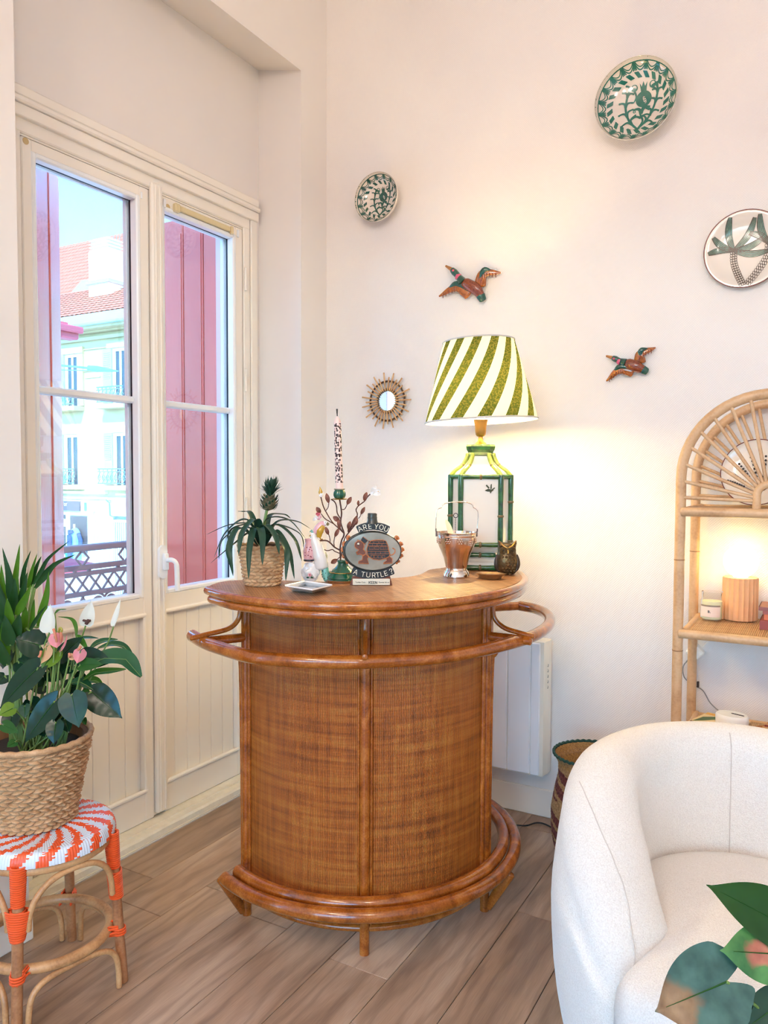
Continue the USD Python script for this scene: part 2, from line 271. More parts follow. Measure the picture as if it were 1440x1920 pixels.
struct('trim_3', bx(-2.216, -2.203, YR0 + .01, YR1 - .14, 0, .005, .0015), mat('cream_filler', S(232, 220, 198), .7), 'thin cream strip where the planks meet the stone threshold')
# other windows (not in the frame)
for k, (y0, y1) in enumerate(WL):
    w = thing(f'window_{k + 2}', 'white french window in the left wall behind the viewer', None, (-2.3, y0, 0), kind='structure')
    obj('frame', join(*ring(y0, y1, 0, 2.6, .05, -2.34, -2.28), bx(-2.34, -2.28, (y0 + y1) / 2 - .04, (y0 + y1) / 2 + .04, 0, 2.6)), pvc, w)
w = thing('window_4', 'wide white window in the wall behind the viewer', None, (0, YB, 0), kind='structure')
obj('frame', join(*[bx(x - .03, x + .03, YB - .1, YB - .04, 0, 2.7) for x in (WR[0] + .03, .2, WR[1] - .03)], bx(WR[0], WR[1], YB - .1, YB - .04, 2.64, 2.7), bx(WR[0], WR[1], YB - .1, YB - .04, 0, .06)), pvc, w)
# the room's ceiling pendants, behind the viewer
opal = mat('lit_opal_globe', S(255, 250, 240), .4, emit=((1.0, .85, .72), LAMP_CEIL := 25.0))
brass = mat('brass', S(190, 150, 80), .3, 1.0)
for k, (x, y) in enumerate(((-.75, -.9), (.9, -.9), (.1, -2.3))):
    p = thing('pendant_lamp', ('left', 'right', 'rearmost')[k] + ' opal globe pendant hanging behind the viewer', 'lamp', (x, y, ZC), 'globe pendants behind the viewer')
    obj('cord', tube([(x, y, ZC - .02), (x, y, 3.2)], .004, 6), brass, p); obj('rose', lathe([(0, ZC), (.05, ZC), (.045, ZC - .03), (0, ZC - .035)], 20, (x, y, 0)), brass, p)
    obj('globe', ball((x, y, 3.02), .19, 3), opal, p, smooth=True)

# ---------------------------------------------------------------- outside: shutters, balcony, street
red = mat('red_gloss_paint', S(238, 104, 84), .3, noise=(7, .3), col2=S(226, 70, 58), bump=(45, .7), stretch=(1, 1, .22))
def shutter(o, d, nrm, name, label, n=4, w=.125, z0=.35, z1=2.62, hinges=()):
    """A board shutter from its hinge o along d (unit, plan), nrm its room side."""
    d, nrm = A_([*d, 0.0]), A_([*nrm, 0.0]); t = thing(name, label, 'shutter', (*o, 0))
    for k in range(n):
        m = bx(k * w + .0015, (k + 1) * w - .0015, z0, z1, -.028, 0, .005)
        obj('board', place(m, ((*o, 0), d, (0, 0, 1))) if (np.cross(d, [0, 0, 1.0]) @ nrm) > 0 else place(bx(k * w + .0015, (k + 1) * w - .0015, z0, z1, 0, .028, .005), ((*o, 0), d, (0, 0, 1))), red, t)
        if k: obj('groove_bead', tube([A_([*o, z0 + .05]) + d * (k * w + .012) + nrm * .001, A_([*o, 2.55]) + d * (k * w + .012) + nrm * .001], .0026, 6), red, t); obj('groove_bead', tube([A_([*o, z0 + .05]) + d * (k * w) + nrm * .001, A_([*o, 2.55]) + d * (k * w) + nrm * .001], .0035, 6), red, t)
    for z in hinges:
        h = A_([*o, z]); ms = [place(bx(.004, .036, -.05, .05, 0, .004, .001), (h + nrm * .003, d, (0, 0, 1)))] if (np.cross(d, [0, 0, 1.0]) @ nrm) > 0 else [place(bx(.004, .036, -.05, .05, -.004, 0, .001), (h + nrm * .003, d, (0, 0, 1)))]
        ms.append(tube([h + nrm * .004 - [0, 0, .05], h + nrm * .004 + [0, 0, .05]], .006, 8))
        ms += [ball(h + d * .02 + nrm * .007 + [0, 0, s], .004, 1) for s in (-.03, 0, .03)]
        obj('hinge', join(ms), red, t)
    return t
shutter((-2.44, 2.785), (-1, 0), (0, -1), 'window_shutter', 'red painted board shutter folded back outside the right hand pane', 4, .1255, hinges=(2.36, 1.97))
th = math.radians(46.6); shutter((-2.43, 1.798), (-math.cos(th), math.sin(th)), (math.sin(th), math.cos(th)), 'window_shutter', 'dark red board shutter standing half open outside the left pane', 2, .256)
struct('trim_4', bx(-2.45, -2.40, 2.745, 2.80, .3, 2.6), mat('pink_frame_paint', S(240, 190, 198), .5), 'pale pink outer door jamb beside the red shutter')
iron = mat('mauve_grey_iron_paint', S(150, 122, 128), .45)
XB = -3.0
rl = thing('balcony_railing', 'mauve grey cast iron balcony railing with diamond lattice and scrolls', 'railing', (XB, 2.0, 0))
obj('top_rail', bx(XB - .024, XB + .024, .6, 3.6, 1.046, 1.076, .006), iron, rl)
obj('rail', bx(XB - .012, XB + .012, .6, 3.6, .958, .982, .003), iron, rl); obj('rail', bx(XB - .012, XB + .012, .6, 3.6, .930, .950, .003), iron, rl); obj('rail', bx(XB - .012, XB + .012, .6, 3.6, .835, .857, .003), iron, rl)
obj('rail', bx(XB - .012, XB + .012, .6, 3.6, .10, .13, .003), iron, rl)
bar = lambda a, b, r=.006: tube([(XB, *a), (XB, *b)], r, 6)
for k in range(-16, 14):
    y = 2.4370 + k * .0735; obj('lattice_bar', bar((y - .0735 / 2, .935), (y + .0735 / 2 , .85)), iron, rl); obj('lattice_bar', bar((y + .0735 / 2, .935), (y - .0735 / 2, .85)), iron, rl)
for k in range(-5, 5):
    y = 2.437 + k * .252; obj('diamond', tube([(XB, y + .037 * (1 - abs(((q + 1) % 4) - 2)) if False else y + .037 * (2 * abs(((q / 3 + 1) % 4) / 2 - 1) - 1) * -1, 1.0125 + .0375 * (2 * abs(((q / 3) % 4) / 2 - 1) - 1)) for q in range(12)], .006, 6, True), iron, rl)
    obj('spacer', bx(XB - .006, XB + .006, y - .05, y - .035, .945, .962), iron, rl); obj('spacer', bx(XB - .006, XB + .006, y + .03, y + .045, .945, .962), iron, rl)
    obj('diagonal', bar((y + .006, .838), (y - .16, .60)), iron, rl); obj('diagonal', bar((y - .006, .838), (y + .16, .60)), iron, rl)
    for s in (-1, 1):
        c = A_([XB, y + s * .09 + .0, .792]); a = np.linspace(0, 4.2 * np.pi, 44); r = np.linspace(.046, .012, 44)
        obj('scroll', tube(np.stack([a * 0 + XB, c[1] + s * r * np.sin(a), c[2] + r * np.cos(a)], 1), .006, 6), iron, rl)
    obj('baluster', bar((y + .126, .60), (y + .126, .12)), iron, rl)
struct('balcony_floor', bx(XB - .06, -2.45, .5, 3.7, -.2, .1, .01), mat('pale_stone', S(225, 215, 200), .8), 'stone balcony slab outside the door', cat='balcony')

stone = mat('pale_limestone', S(208, 188, 146), .85, noise=(1.2, .35), col2=S(190, 168, 126)); lime2 = mat('white_render', S(246, 244, 238), .85)
blue = mat('pale_blue_shutter_paint', S(186, 218, 226), .6); wpaint = mat('white_window_paint', S(238, 242, 244), .5); dark = mat('dark_window_glass', S(62, 74, 82), .12)
tiles_m = mat('orange_roof_tile', S(236, 140, 106), .8, noise=(8, .6), col2=S(218, 106, 76)); irong = mat('grey_green_iron', S(120, 150, 156), .5)
zinc = mat('pale_zinc', S(190, 214, 222), .5)
YF = 19.6
bl = thing('apartment_building', 'cream stone apartment building across the street with blue shutters', 'building', (-23, YF, -4.2))
obj('wall', bx(-34, -15, YF, YF + 4.4, .6, 7.0), stone, bl)
obj('ground_wall', bx(-34, -15, YF, YF + 4.4, -4.2, .598), lime2, bl)
obj('cornice', join(bx(-34, -15, YF - .12, YF, 6.30, 6.42), bx(-34, -15, YF - .22, YF, 6.55, 6.62), bx(-34, -15, YF - .5, YF, 6.62, 6.72), bx(-34, -15, YF - .04, YF, 5.98, 6.02)), stone, bl)
obj('gutter', bx(-34, -15, YF - .72, YF - .45, 6.72, 7.1, .05), zinc, bl)
obj('string_course', join(bx(-34, -22.70, YF - .14, YF, .70, .80), bx(-34, -22.35, YF - .10, YF, .50, .58), bx(-22.2, -15, YF - .1, YF, .68, .74)), lime2, bl)
def roof(t, x0, x1, y0, y1, z0, z1, n, name='tile_course', slope=0.0):
    obj('roof', extrude(Polygon([(y0, z0), (y1, z1), (y1, z0 - .1), (y0, z0 - .1)]), x1 - x0, ((x0, 0, 0), (0, 1, 0), (0, 0, 1))), tiles_m, t)
    for k in range(n):
        ya, yb, za, zb = [a + (b - a) * q / n for a, b in ((y0, y1), (z0, z1)) for q in (k, k + 1.08)]
        m = []
        w = .26; nx = int((x1 - x0) / w); xs = x0 + np.arange(nx * 4 + 1) * w / 4; h = .028 * np.abs(np.sin(np.arange(nx * 4 + 1) * np.pi / 4))
        v = np.stack([np.stack([xs, xs * 0 + ya - .02, za + .025 + h], 1), np.stack([xs, xs * 0 + yb - .02, zb + .004 + h], 1)], 0)
        obj(name, grid(v), tiles_m, t)
roof(bl, -34, -15, YF - .6, YF + 3.4, 7.1, 9.3, 12)
wins = [(-24.85, -24.1, 3.95, 5.88, 1), (-22.3, -21.55, 3.95, 5.93, 1), (-27.35, -26.6, 3.95, 5.9, 1), (-24.95, -24.13, 1.05, 2.92, 0), (-22.3, -21.5, 1.05, 2.92, 0), (-27.4, -26.6, 1.05, 2.92, 0), (-19.8, -19.0, 3.95, 5.93, 1), (-19.8, -19.0, 1.05, 2.92, 0)]
for x0, x1, z0, z1, up in wins:
    w = obj('window', join(bx(x0 - .02, x0 + .13, YF - .05, YF, z0, z1), bx(x1 - .12, x1 + .02, YF - .05, YF, z0, z1), bx(x0, x1, YF - .055, YF, z1 - .12, z1 - .004), bx((x0 + x1) / 2 - .05, (x0 + x1) / 2 + .05, YF - .045, YF, z0, z1 - .01)), wpaint, bl)
    obj('pane', bx(x0 + .1, x1 - .1, YF - .02, YF - .005, z0, z1 - .1), dark, w)
    obj('surround', join(bx(x0 - .28, x0 - .02, YF - .07, YF, z0, z1 + .22), bx(x1 + .02, x1 + .22, YF - .07, YF, z0, z1 + .22), bx(x0 - .29, x1 + .23, YF - .09, YF, z1 + .003, z1 + .24)), stone if up else lime2, bl)
    sh = obj('shutter', bx(x0 - .42, x0 + .0, YF - .14, YF - .09, z0, z1 - .02), blue, bl)
    obj('louvre', join(*[bx(x0 - .36, x0 - .06, YF - .155, YF - .135, z, z + .03) for z in np.arange(z0 + .9, z1 - .1, .07)]), blue, sh)
    obj('slab', bx(x0 - .45, x1 + .2, YF - .45, YF, z0 - .18, z0 - .02), stone if up else lime2, bl)
    gr = [bx(x0 - .42, x1 + .15, YF - .44, YF - .41, z0 + .55, z0 + .59), bx(x0 - .42, x1 + .15, YF - .44, YF - .41, z0 + .04, z0 + .07), bx(x0 - .42, x1 + .15, YF - .44, YF - .41, z0 + .46, z0 + .485)]
    n = 7
    for k in range(n):
        cx = x0 - .34 + (x1 - x0 + .46) * k / (n - 1)
        gr += [tube([(cx - .05, YF - .425, z0 + .06), (cx + .03, YF - .425, z0 + .2), (cx - .03, YF - .425, z0 + .32), (cx + .05, YF - .425, z0 + .47)], .014, 5), tube([(cx + .06 * math.cos(q), YF - .425, z0 + .26 + .1 * math.sin(q)) for q in np.linspace(0, 5.5, 9)], .013, 5), tube([(cx, YF - .425, z0 + .48), (cx, YF - .425, z0 + .55)], .014, 5)]
    obj('balcony_grille', join(gr), irong, bl)
obj('panel_moulding', join(bx(-23.85, -23.0, YF - .05, YF, 5.20, 5.28), bx(-23.8, -23.0, YF - .03, YF, 4.95, 5.0)), stone, bl)
# shop front at street level
sf = mat('pale_aqua_shopfront', S(214, 236, 234), .6); brown = mat('taupe_sign', S(128, 112, 110), .6)
obj('shopfront', join(bx(-34, -22.55, YF - .1, YF, -4.2, .48), bx(-24.65, -23.65, YF - .14, YF, -.10, -.02)), sf, bl)
sg = obj('sign', bx(-27.5, -24.05, YF - .16, YF - .1, .06, .42), brown, bl)
obj('lettering', join(*[place(meshkit.text_mesh(t_, h_, .01), ((x_, YF - .16, z_), (1, 0, 0), (0, 0, 1))) for t_, h_, x_, z_ in (('amafor', .14, -25.36, .24), ('yours', .09, -25.3, .11))]), lime2, sg)
obj('notice', join(bx(-24.02, -23.9, YF - .13, YF - .1, .06, .40)), wpaint, bl); obj('notice', bx(-23.82, -23.72, YF - .13, YF - .1, .08, .38), mat('blue_notice', S(120, 180, 220), .6), bl)
obj('wall_lamp', bx(-23.32, -23.26, YF - .2, YF - .1, .05, .40), mat('yellow_green_lamp', S(210, 220, 140), .5), bl)
dk = mat('shop_window_dark', S(112, 98, 94), .3)
obj('display_window', bx(-24.62, -23.70, YF - .12, YF - .09, -1.5, -.13), dk, bl)
obj('shop_door_pane', join(bx(-25.1, -24.9, YF - .12, YF - .09, -1.6, -.55), bx(-25.1, -24.9, YF - .12, YF - .09, -.25, -.1)), dk, bl)
obj('boarding', join(*[bx(-23.5 + .1 * k, -23.41 + .1 * k, YF - .13, YF - .1, -4, -.2) for k in range(8)]), sf, bl)
obj('shop_window', bx(-22.4, -21.4, YF - .03, YF + .0, -4, -.08), mat('grey_blue_reflection', S(120, 142, 152), .15), bl)
obj('window_bars', join(*[bx(x, x + .05, YF - .06, YF - .03, -4, -.25) for x in np.linspace(-22.35, -21.5, 9)], bx(-22.4, -21.4, YF - .064, YF - .03, -.3, -.2)), wpaint, bl)
obj('pipe', join(tube([(-22.62, YF - .15, .5), (-22.45, YF - .15, .4), (-22.42, YF - .15, -.05), (-22.2, YF - .15, -.12)], .025, 6)), irong, bl)
# mannequin and bag in the display
mq = thing('mannequin', 'blue jacket and scarf on a headless mannequin in the shop display', 'mannequin', (-24.1, YF - .3, -2.2))
obj('jacket', lathe([(0, -1.75), (.15, -1.75), (.16, -1.3), (.19, -.95), (.18, -.72), (.12, -.6), (.05, -.55), (0, -.55)], 14, (-24.1, YF - .32, 0)), mat('pale_blue_cloth', S(158, 200, 226), .8), mq, smooth=40)
obj('scarf', join(tube([(-24.2, YF - .5, -.66), (-24.1, YF - .58, -.75), (-24.0, YF - .5, -.66)], .06, 8), bx(-24.2, -24.0, YF - .62, YF - .55, -1.7, -.8, .02)), mat('indigo_cloth', S(84, 98, 160), .8), mq)
obj('sleeve', tube([(-23.88, YF - .35, -.75), (-23.78, YF - .35, -1.0), (-23.75, YF - .4, -1.3)], .07, 8), mat('indigo_cloth', S(84, 98, 160), .8), mq)
obj('neck', tube([(-24.1, YF - .35, -.58), (-24.1, YF - .35, -.42)], .05, 8), mat('tan_wood', S(190, 150, 120), .6), mq)
bg = thing('shopping_bag', 'turquoise bag with tall handles in the shop display', 'bag', (-24.45, YF - .3, -1.9))
obj('body', bx(-24.58, -24.34, YF - .4, YF - .25, -1.75, -1.3, .02), mat('turquoise', S(40, 196, 216), .6), bg)
obj('handle', tube([(-24.53, YF - .32, -1.3), (-24.5, YF - .32, -1.08), (-24.46, YF - .32, -1.02), (-24.42, YF - .32, -1.08), (-24.39, YF - .32, -1.3)], .014, 6), mat('lilac', S(196, 180, 216), .6), bg)
# building behind with chimney, aerial, skylights
b2 = thing('roofed_house', 'white house behind with a tall orange tiled roof', 'building', (-29, 25, -4.2))
obj('wall', bx(-38, -18, 24.4, 30, -4.2, 9.0), lime2, b2)
obj('fascia', bx(-38, -18, 24.1, 24.4, 8.7, 9.0), zinc, b2)
roof(b2, -38, -18, 24.0, 28.2, 8.9, 13.6, 20)
obj('skylight', place(bx(-.8, .8, -.6, .6, 0, .12, .02), ((-30.0, 24.9, 10.05), (1, 0, 0), (0, .66, .75))), zinc, b2); obj('skylight', place(bx(-.7, .7, -.4, .4, 0, .12, .02), ((-26.0, 25.0, 10.1), (1, 0, 0), (0, .66, .75))), zinc, b2)
ch = thing('chimney_stack', 'tall white rendered chimney with slotted cap above the roofs', 'chimney', (-25.15, 21.7, 8))
obj('stack', bx(-25.75, -24.6, 21.4, 22.2, 8.0, 10.25, .02), lime2, ch); obj('ledge', bx(-25.85, -24.5, 21.3, 22.3, 8.95, 9.08, .02), zinc, ch)
obj('cap', join(*[bx(-25.72, -24.63, 21.42, 22.18, 10.25 + .13 * k, 10.31 + .13 * k, .01) for k in range(4)], bx(-25.6, -24.75, 21.5, 22.1, 10.2, 10.75)), lime2, ch)
ae = thing('tv_aerial', 'thin grey television aerial behind the white chimney', 'aerial', (-28.0, 24.5, 10))
obj('mast', tube([(-28.0, 24.5, 9.5), (-28.0, 24.5, 11.9)], .03, 5), irong, ae); obj('boom', tube([(-28.3, 24.5, 11.6), (-26.9, 24.5, 11.5)], .025, 5), irong, ae)
obj('element', join(*[tube([(-28.1 + .2 * k, 24.5, 11.35), (-28.0 + .2 * k, 24.5, 12.0)], .015, 4) for k in range(4)]), irong, ae)
# red eave of the neighbouring house, street lamp, awning, street
ev = thing('red_eave', 'red painted eave and gutter end of the neighbouring house', 'eave', (-9.1, 7.3, 3.3))
e0, e1 = P(100, 588, x=-9.4), P(160, 629, x=-9.0); dd = e1 - e0
obj('fascia', join(bx(-9.5, -9.15, 5.5, 7.25, 3.36, 3.50), bx(-9.15, -9.02, 5.5, 7.42, 3.36, 3.45, .02)), mat('red_fascia_paint', S(224, 84, 96), .5), ev); obj('soffit', bx(-12, -9.2, 5.5, 7.2, 3.30, 3.36), mat('red_fascia_paint', S(224, 84, 96), .5), ev)
obj('rafter_end', bx(-9.3, -9.1, 7.1, 7.4, 3.28, 3.40, .02), mat('red_fascia_paint', S(224, 84, 96), .5), ev)
sl = thing('street_lamp', 'slim grey street lamp head on a thin arm across the facade', 'street lamp', tuple(P(60, 680, y=12.5)))
a, b, c = P(60, 680, y=12.5), P(165, 690, y=12.5), P(222, 696, y=12.5)
obj('arm', tube([a, b], .025, 6), irong, sl); obj('stay', tube([a - [0, 0, .16], b - [0, 0, .06]], .012, 6), irong, sl); obj('post', tube([(a[0], a[1], -4.19), (a[0], a[1], a[2] + .3)], .06, 8), irong, sl); obj('head', tube([b, b + (c - b) * .3, c], [.06, .07, .015], 8, flat=.5), irong, sl)
aw = thing('shop_awning', 'red awning over the pavement below the balcony', 'awning', (-11.5, 9.2, -.6))
q = [P(100, 1040, y=9.2), P(182, 1057, y=9.2)]
obj('canopy', cat_([trimesh.convex.convex_hull(A_([q[0], q[1], q[0] + [0, -.5, -.10], q[1] + [0, -.5, -.10], q[0] + [0, 0, -.06], q[1] + [0, 0, -.06], q[0] + [0, -.5, -.16], q[1] + [0, -.5, -.16]]))]), mat('red_canvas', S(208, 82, 92), .7), aw)
struct('street', bx(-45, -3.2, -12, YF, -4.4, -4.2), mat('pale_pavement', S(226, 224, 220), .8), 'pale street paving below', cat='street')
# ---------------------------------------------------------------- the rattan bar
def cane(name, c1, c2, c3, rough=.22, sc=14, coat=.5):
    """Varnished rattan: blotches and dark flecks."""
    n = {'g': ('geometry', {}), 'n': ('noise_texture', {'scale': sc, 'detail': 4.0, 'distortion': 1.0}), 'n2': ('noise_texture', {'scale': sc * 14, 'detail': 2.0}), 'x': ('mix_float', {'fac': .3}),
         'r': ('rgb_ramp', {'ramp': [(.25, c1), (.5, c2), (.75, c3)]}), 'p': ('principled_bsdf', {'roughness': rough, 'coat_weight': coat, 'coat_roughness': .08})}
    return usdkit.material(stage, '/World/Looks/' + name, n, [('g.position', 'n.vector'), ('g.position', 'n2.vector'), ('n.fac', 'x.a'), ('n2.fac', 'x.b'), ('x.result', 'r.fac'), ('r.color', 'p.base_color')], surface='p.BSDF')
def weave(name, c1, c2, c3, pu, pv, depth=.0011, band=6.0, rough=.36, dark=.5):
    """Plain cane weave on the primvar st (metres): warp pitch pu, weft pitch pv, streaked across."""
    n = {'u': ('uvmap', {'attribute': 'st'}), 's': ('separate_xyz', {}),
         'ku': ('math', {'math_type': 'multiply', 'value2': math.pi / pu}), 'kv': ('math', {'math_type': 'multiply', 'value2': math.pi / pv}), 'su': ('math', {'math_type': 'sine'}), 'sv': ('math', {'math_type': 'sine'}),
         'w': ('math', {'math_type': 'multiply'}), 'aw': ('math', {'math_type': 'absolute'}), 'au': ('math', {'math_type': 'absolute'}), 'hh': ('math', {'math_type': 'multiply_add', 'value2': .5}),
         'm': ('mapping', {'scale': (1.3, 26.0, 1)}), 'nb': ('noise_texture', {'scale': band / 3, 'detail': 5.0, 'roughness': .65, 'distortion': .4}), 'm2': ('mapping', {'scale': (70, 4.0, 1)}), 'nw': ('noise_texture', {'scale': 1.0, 'detail': 2.0}),
         'x': ('mix_float', {'fac': .35}), 'r': ('rgb_ramp', {'ramp': [(.28, c1), (.5, c2), (.72, c3)]}), 'rd': ('rgb_ramp', {'ramp': [(0, (dark,) * 3), (.45, (1, 1, 1))]}), 'xm': ('mix_color', {'blend_type': 'multiply', 'fac': 1.0}),
         'b': ('bump', {'strength': .9, 'distance': depth}), 'p': ('principled_bsdf', {'roughness': rough})}
    L = [('u.UV', 's.vector'), ('s.x', 'ku.value1'), ('s.y', 'kv.value1'), ('ku.value', 'su.value1'), ('kv.value', 'sv.value1'), ('su.value', 'w.value1'), ('sv.value', 'w.value2'), ('w.value', 'aw.value1'), ('su.value', 'au.value1'), ('aw.value', 'hh.value1'), ('au.value', 'hh.value3'),
         ('u.UV', 'm.vector'), ('m.vector', 'nb.vector'), ('u.UV', 'm2.vector'), ('m2.vector', 'nw.vector'), ('nb.fac', 'x.a'), ('nw.fac', 'x.b'), ('x.result', 'r.fac'), ('aw.value', 'rd.fac'), ('r.color', 'xm.a'), ('rd.color', 'xm.b'), ('xm.result', 'p.base_color'), ('hh.value', 'b.height'), ('b.normal', 'p.normal')]
    return usdkit.material(stage, '/World/Looks/' + name, n, L, surface='p.BSDF')
honey = cane('honey_rattan_cane', S(92, 40, 8), S(160, 82, 22), S(204, 126, 50), .15)
wv = weave('bar_front_weave', S(106, 46, 8), S(182, 98, 32), S(212, 138, 58), .0054, .0047)
wtop = weave('bar_top_weave', S(138, 80, 42), S(182, 122, 74), S(208, 154, 108), .0075, .0075, rough=.3)
C, RB, ZT = A_([-1.367, 2.283]), .442, 1.066
AL, AC, AR = -118.0, -59.4, 1.4
pol = lambda a, r, z: A_([C[0] + r * math.cos(math.radians(a)), C[1] + r * math.sin(math.radians(a)), z])
bar = thing('rattan_bar', 'curved honey brown rattan home bar with woven front and bent cane rails', 'bar', (*C, 0))
# woven front panels with st = (arc length, height)
def shell(a0, a1, r, z0, z1, n, th=.006):
    a = np.radians(np.linspace(a0, a1, n)); v = np.stack([np.stack([C[0] + q * np.cos(a), C[1] + q * np.sin(a), np.full(n, z)], 1) for q, z in ((r - th, z0), (r, z0), (r, z1), (r - th, z1), (r - th, z0))], 0)
    uv = np.stack([np.stack([r * a, np.full(n, z)], 1) for z in (z0 - th, z0, z1, z1 + th, z0)], 0)
    g = grid(v); g.invert(); return g, uv.reshape(-1, 2)
for a0, a1 in ((AL, AC), (AC, AR), (AR, AR + 15)):
    g, uv = shell(a0, a1, RB - .006, .075, 1.035, 40)
    obj('woven_panel', g, wv, bar, smooth=False, uv=uv)
bl_, _ = shell(AL - 4, AL, RB - .02, .075, 1.035, 4)
obj('woven_panel', place(bx(0, .36, 0, .008, .075, 1.035), (pol(AL, RB - .02, 0), A_([-.40, .916, 0]), (.916, .40, 0))), wv, bar)
obj('woven_panel', place(bx(0, .30, 0, .008, .075, 1.035), (pol(AR + 15, RB - .012, 0), A_([-.62, .784, 0]), (-.784, -.62, 0))), wv, bar)
ring_ = lambda a0, a1, r, z, n=60: np.stack([pol(a, r, z) for a in np.linspace(a0, a1, n)])
obj('base_cane', tube(ring_(AL, AR + 15, RB - .004, .076), .011, 8), honey, bar, smooth=50)
obj('top_cane', tube(ring_(AL, AR + 15, RB - .002, 1.03), .012, 8), honey, bar, smooth=50)
for a in (AL, AC, AR):
    r = .0148
    obj('post', tube([pol(a, RB, 0.0), pol(a, RB, .5), pol(a, RB, 1.04)], r, 14), honey, bar, smooth=50)
da = math.degrees(.024 / RB)
obj('side_cane', tube([pol(AL - da * .95, RB - .004, .06), pol(AL - da * .95, RB - .004, 1.03)], .009, 10), honey, bar, smooth=50)
obj('side_cane', tube([pol(AL + da * .82, RB - .002, .07), pol(AL + da * .82, RB - .002, 1.03)], .0055, 8), honey, bar, smooth=50)
obj('side_cane', tube([pol(AR - da * 1.0, RB - .002, .07), pol(AR - da * 1.0, RB - .002, 1.03)], .0085, 8), honey, bar, smooth=50)
for s in (-1, 1): obj('side_cane', tube([pol(AC + s * da * .78, RB - .003, .08), pol(AC + s * da * .78, RB - .003, 1.03)], .0045, 8), honey, bar, smooth=50)
# hand rail, drawn from its visible run, at one height
ZH = .89
hr = [P(px, py, z=ZH) for px, py in ((361, 1192), (380, 1203), (409, 1214), (473, 1231.5), (562, 1239), (659, 1241), (700, 1240), (811, 1233), (894, 1220.5), (960, 1205), (1000, 1192), (1024, 1177), (1031, 1163), (1024, 1151), (1005, 1142), (975, 1136))]
obj('hand_rail', tube(spline(hr, 8), .0195, 14), honey, bar, smooth=50)
e = hr[-1]; dv = A_([C[0], C[1] + .25, ZH]) - e; dv /= np.linalg.norm(dv)
obj('rail_support', tube([e + [0, 0, 0.0], e + dv * .14], .017, 12), honey, bar, smooth=50)
for a, rr in ((AL, .62), (AR, .615)):
    obj('rail_support', tube([pol(a, RB + .006, ZH + .003), pol(a, rr - .03, ZH + .003)], .0145, 12), honey, bar, smooth=50)
for a, rr in ((AL, .625), (AC, .572), (AR, .60)):
    o = .018
    obj('rail_bracket', tube(spline([pol(a, RB + o, 1.03), pol(a, RB + o, .985), pol(a, RB + o + .008, .95), pol(a, RB + o + .04, .925), pol(a, rr - .05, .914), pol(a, rr - .005, .908)], 6), .0078, 10), honey, bar, smooth=50)
    if a != AC: obj('lower_bracket', tube(spline([pol(a - 1 if a < -90 else a + 1.6, RB + .055, .868), pol(a - 1 if a < -90 else a + 1.6, RB + .022, .835), pol(a - 1.5 if a < -90 else a + 1.8, RB + .012, .78), pol(a - 1.5 if a < -90 else a + 1.8, RB + .008, .4), pol(a - 1.5 if a < -90 else a + 1.8, RB + .008, .08)], 6), .0075, 8), honey, bar, smooth=50)
# foot rails: two canes round the base
ang = lambda px, py, z, c: math.degrees(math.atan2(*(P(px, py, z=z)[:2] - c)[::-1]))
CF = A_([-1.38, 2.285]); a0, a1 = ang(420, 1646, .16, CF), 62
fr = lambda r, z, b0, b1: np.stack([[CF[0] + r * math.cos(q), CF[1] + r * math.sin(q), z] for q in np.radians(np.linspace(b0, b1, 90))])
obj('foot_rail', tube(fr(.527, .158, a0, a1), .0205, 14), honey, bar, smooth=50)
obj('foot_rail', tube(fr(.487, .172, a0 + 1, a1), .0195, 14), honey, bar, smooth=50)
for a in (AL, AC, AR):
    b = pol(a, RB, 0.015)
    if a != AC:
        p0, p1 = pol(a, RB + .012, .012), pol(a, .525, .142)
        obj('foot_bracket', tube([p0, (p0 + p1) / 2, p1], [.013, .0165, .019], 10, flat=.75), honey, bar, smooth=50)
    else: obj('foot_bracket', tube([pol(a, RB - .01, .15), pol(a, .50, .152)], .012, 8), honey, bar)
# crescent top: outline on its plane
out = [(389, 1102), (404, 1107), (440, 1116), (520, 1126), (600, 1131), (690, 1131), (780, 1128), (860, 1120.5), (930, 1109), (968, 1097), (983, 1085), (979, 1076), (962, 1066), (935, 1055), (895, 1048), (858, 1053), (836, 1063), (806, 1067.5), (796, 1072), (786, 1077), (765, 1081), (740, 1083.5), (700, 1087), (640, 1090), (580, 1090), (531, 1088), (470, 1087), (425, 1089), (398, 1095)]
op = A_([P(*q, z=ZT)[:2] for q in out]); lo = spline(np.c_[op, op[:, :1] * 0], 6, closed=True)[:, :2]
pl = Polygon(lo).buffer(-.004); tm = extrude(pl, .024, z0=ZT - .024)
obj('woven_top', tm, wtop, bar, uv=tm.vertices[:, :2] @ A_([[.707, .707], [-.707, .707]]))
ed = spline(np.c_[op[:14], np.full(14, 0)], 8)[:, :2]
obj('edge_cane', tube(np.c_[ed, np.full(len(ed), ZT - .008)], .0125, 12), honey, bar, smooth=50)
ci = A_([-1.25, 2.3]); ed2 = ed + (ci - ed) / np.linalg.norm(ci - ed, axis=1, keepdims=True) * .004
obj('edge_cane', tube(np.c_[ed2[3:], np.full(len(ed2) - 3, ZT - .031)], .0125, 12), honey, bar, smooth=50)
eb = spline(np.c_[np.vstack([op[13:], op[:1]]), np.zeros(len(op) - 12)], 6)[:, :2]
obj('edge_cane', tube(np.c_[eb, np.full(len(eb), ZT - .012)], .009, 8), honey, bar, smooth=50)
obj('under_shelf', extrude(Polygon(ring_(AL, AR + 15, RB - .03, 0, 40)[:, :2]), .012, z0=.40), honey, bar)
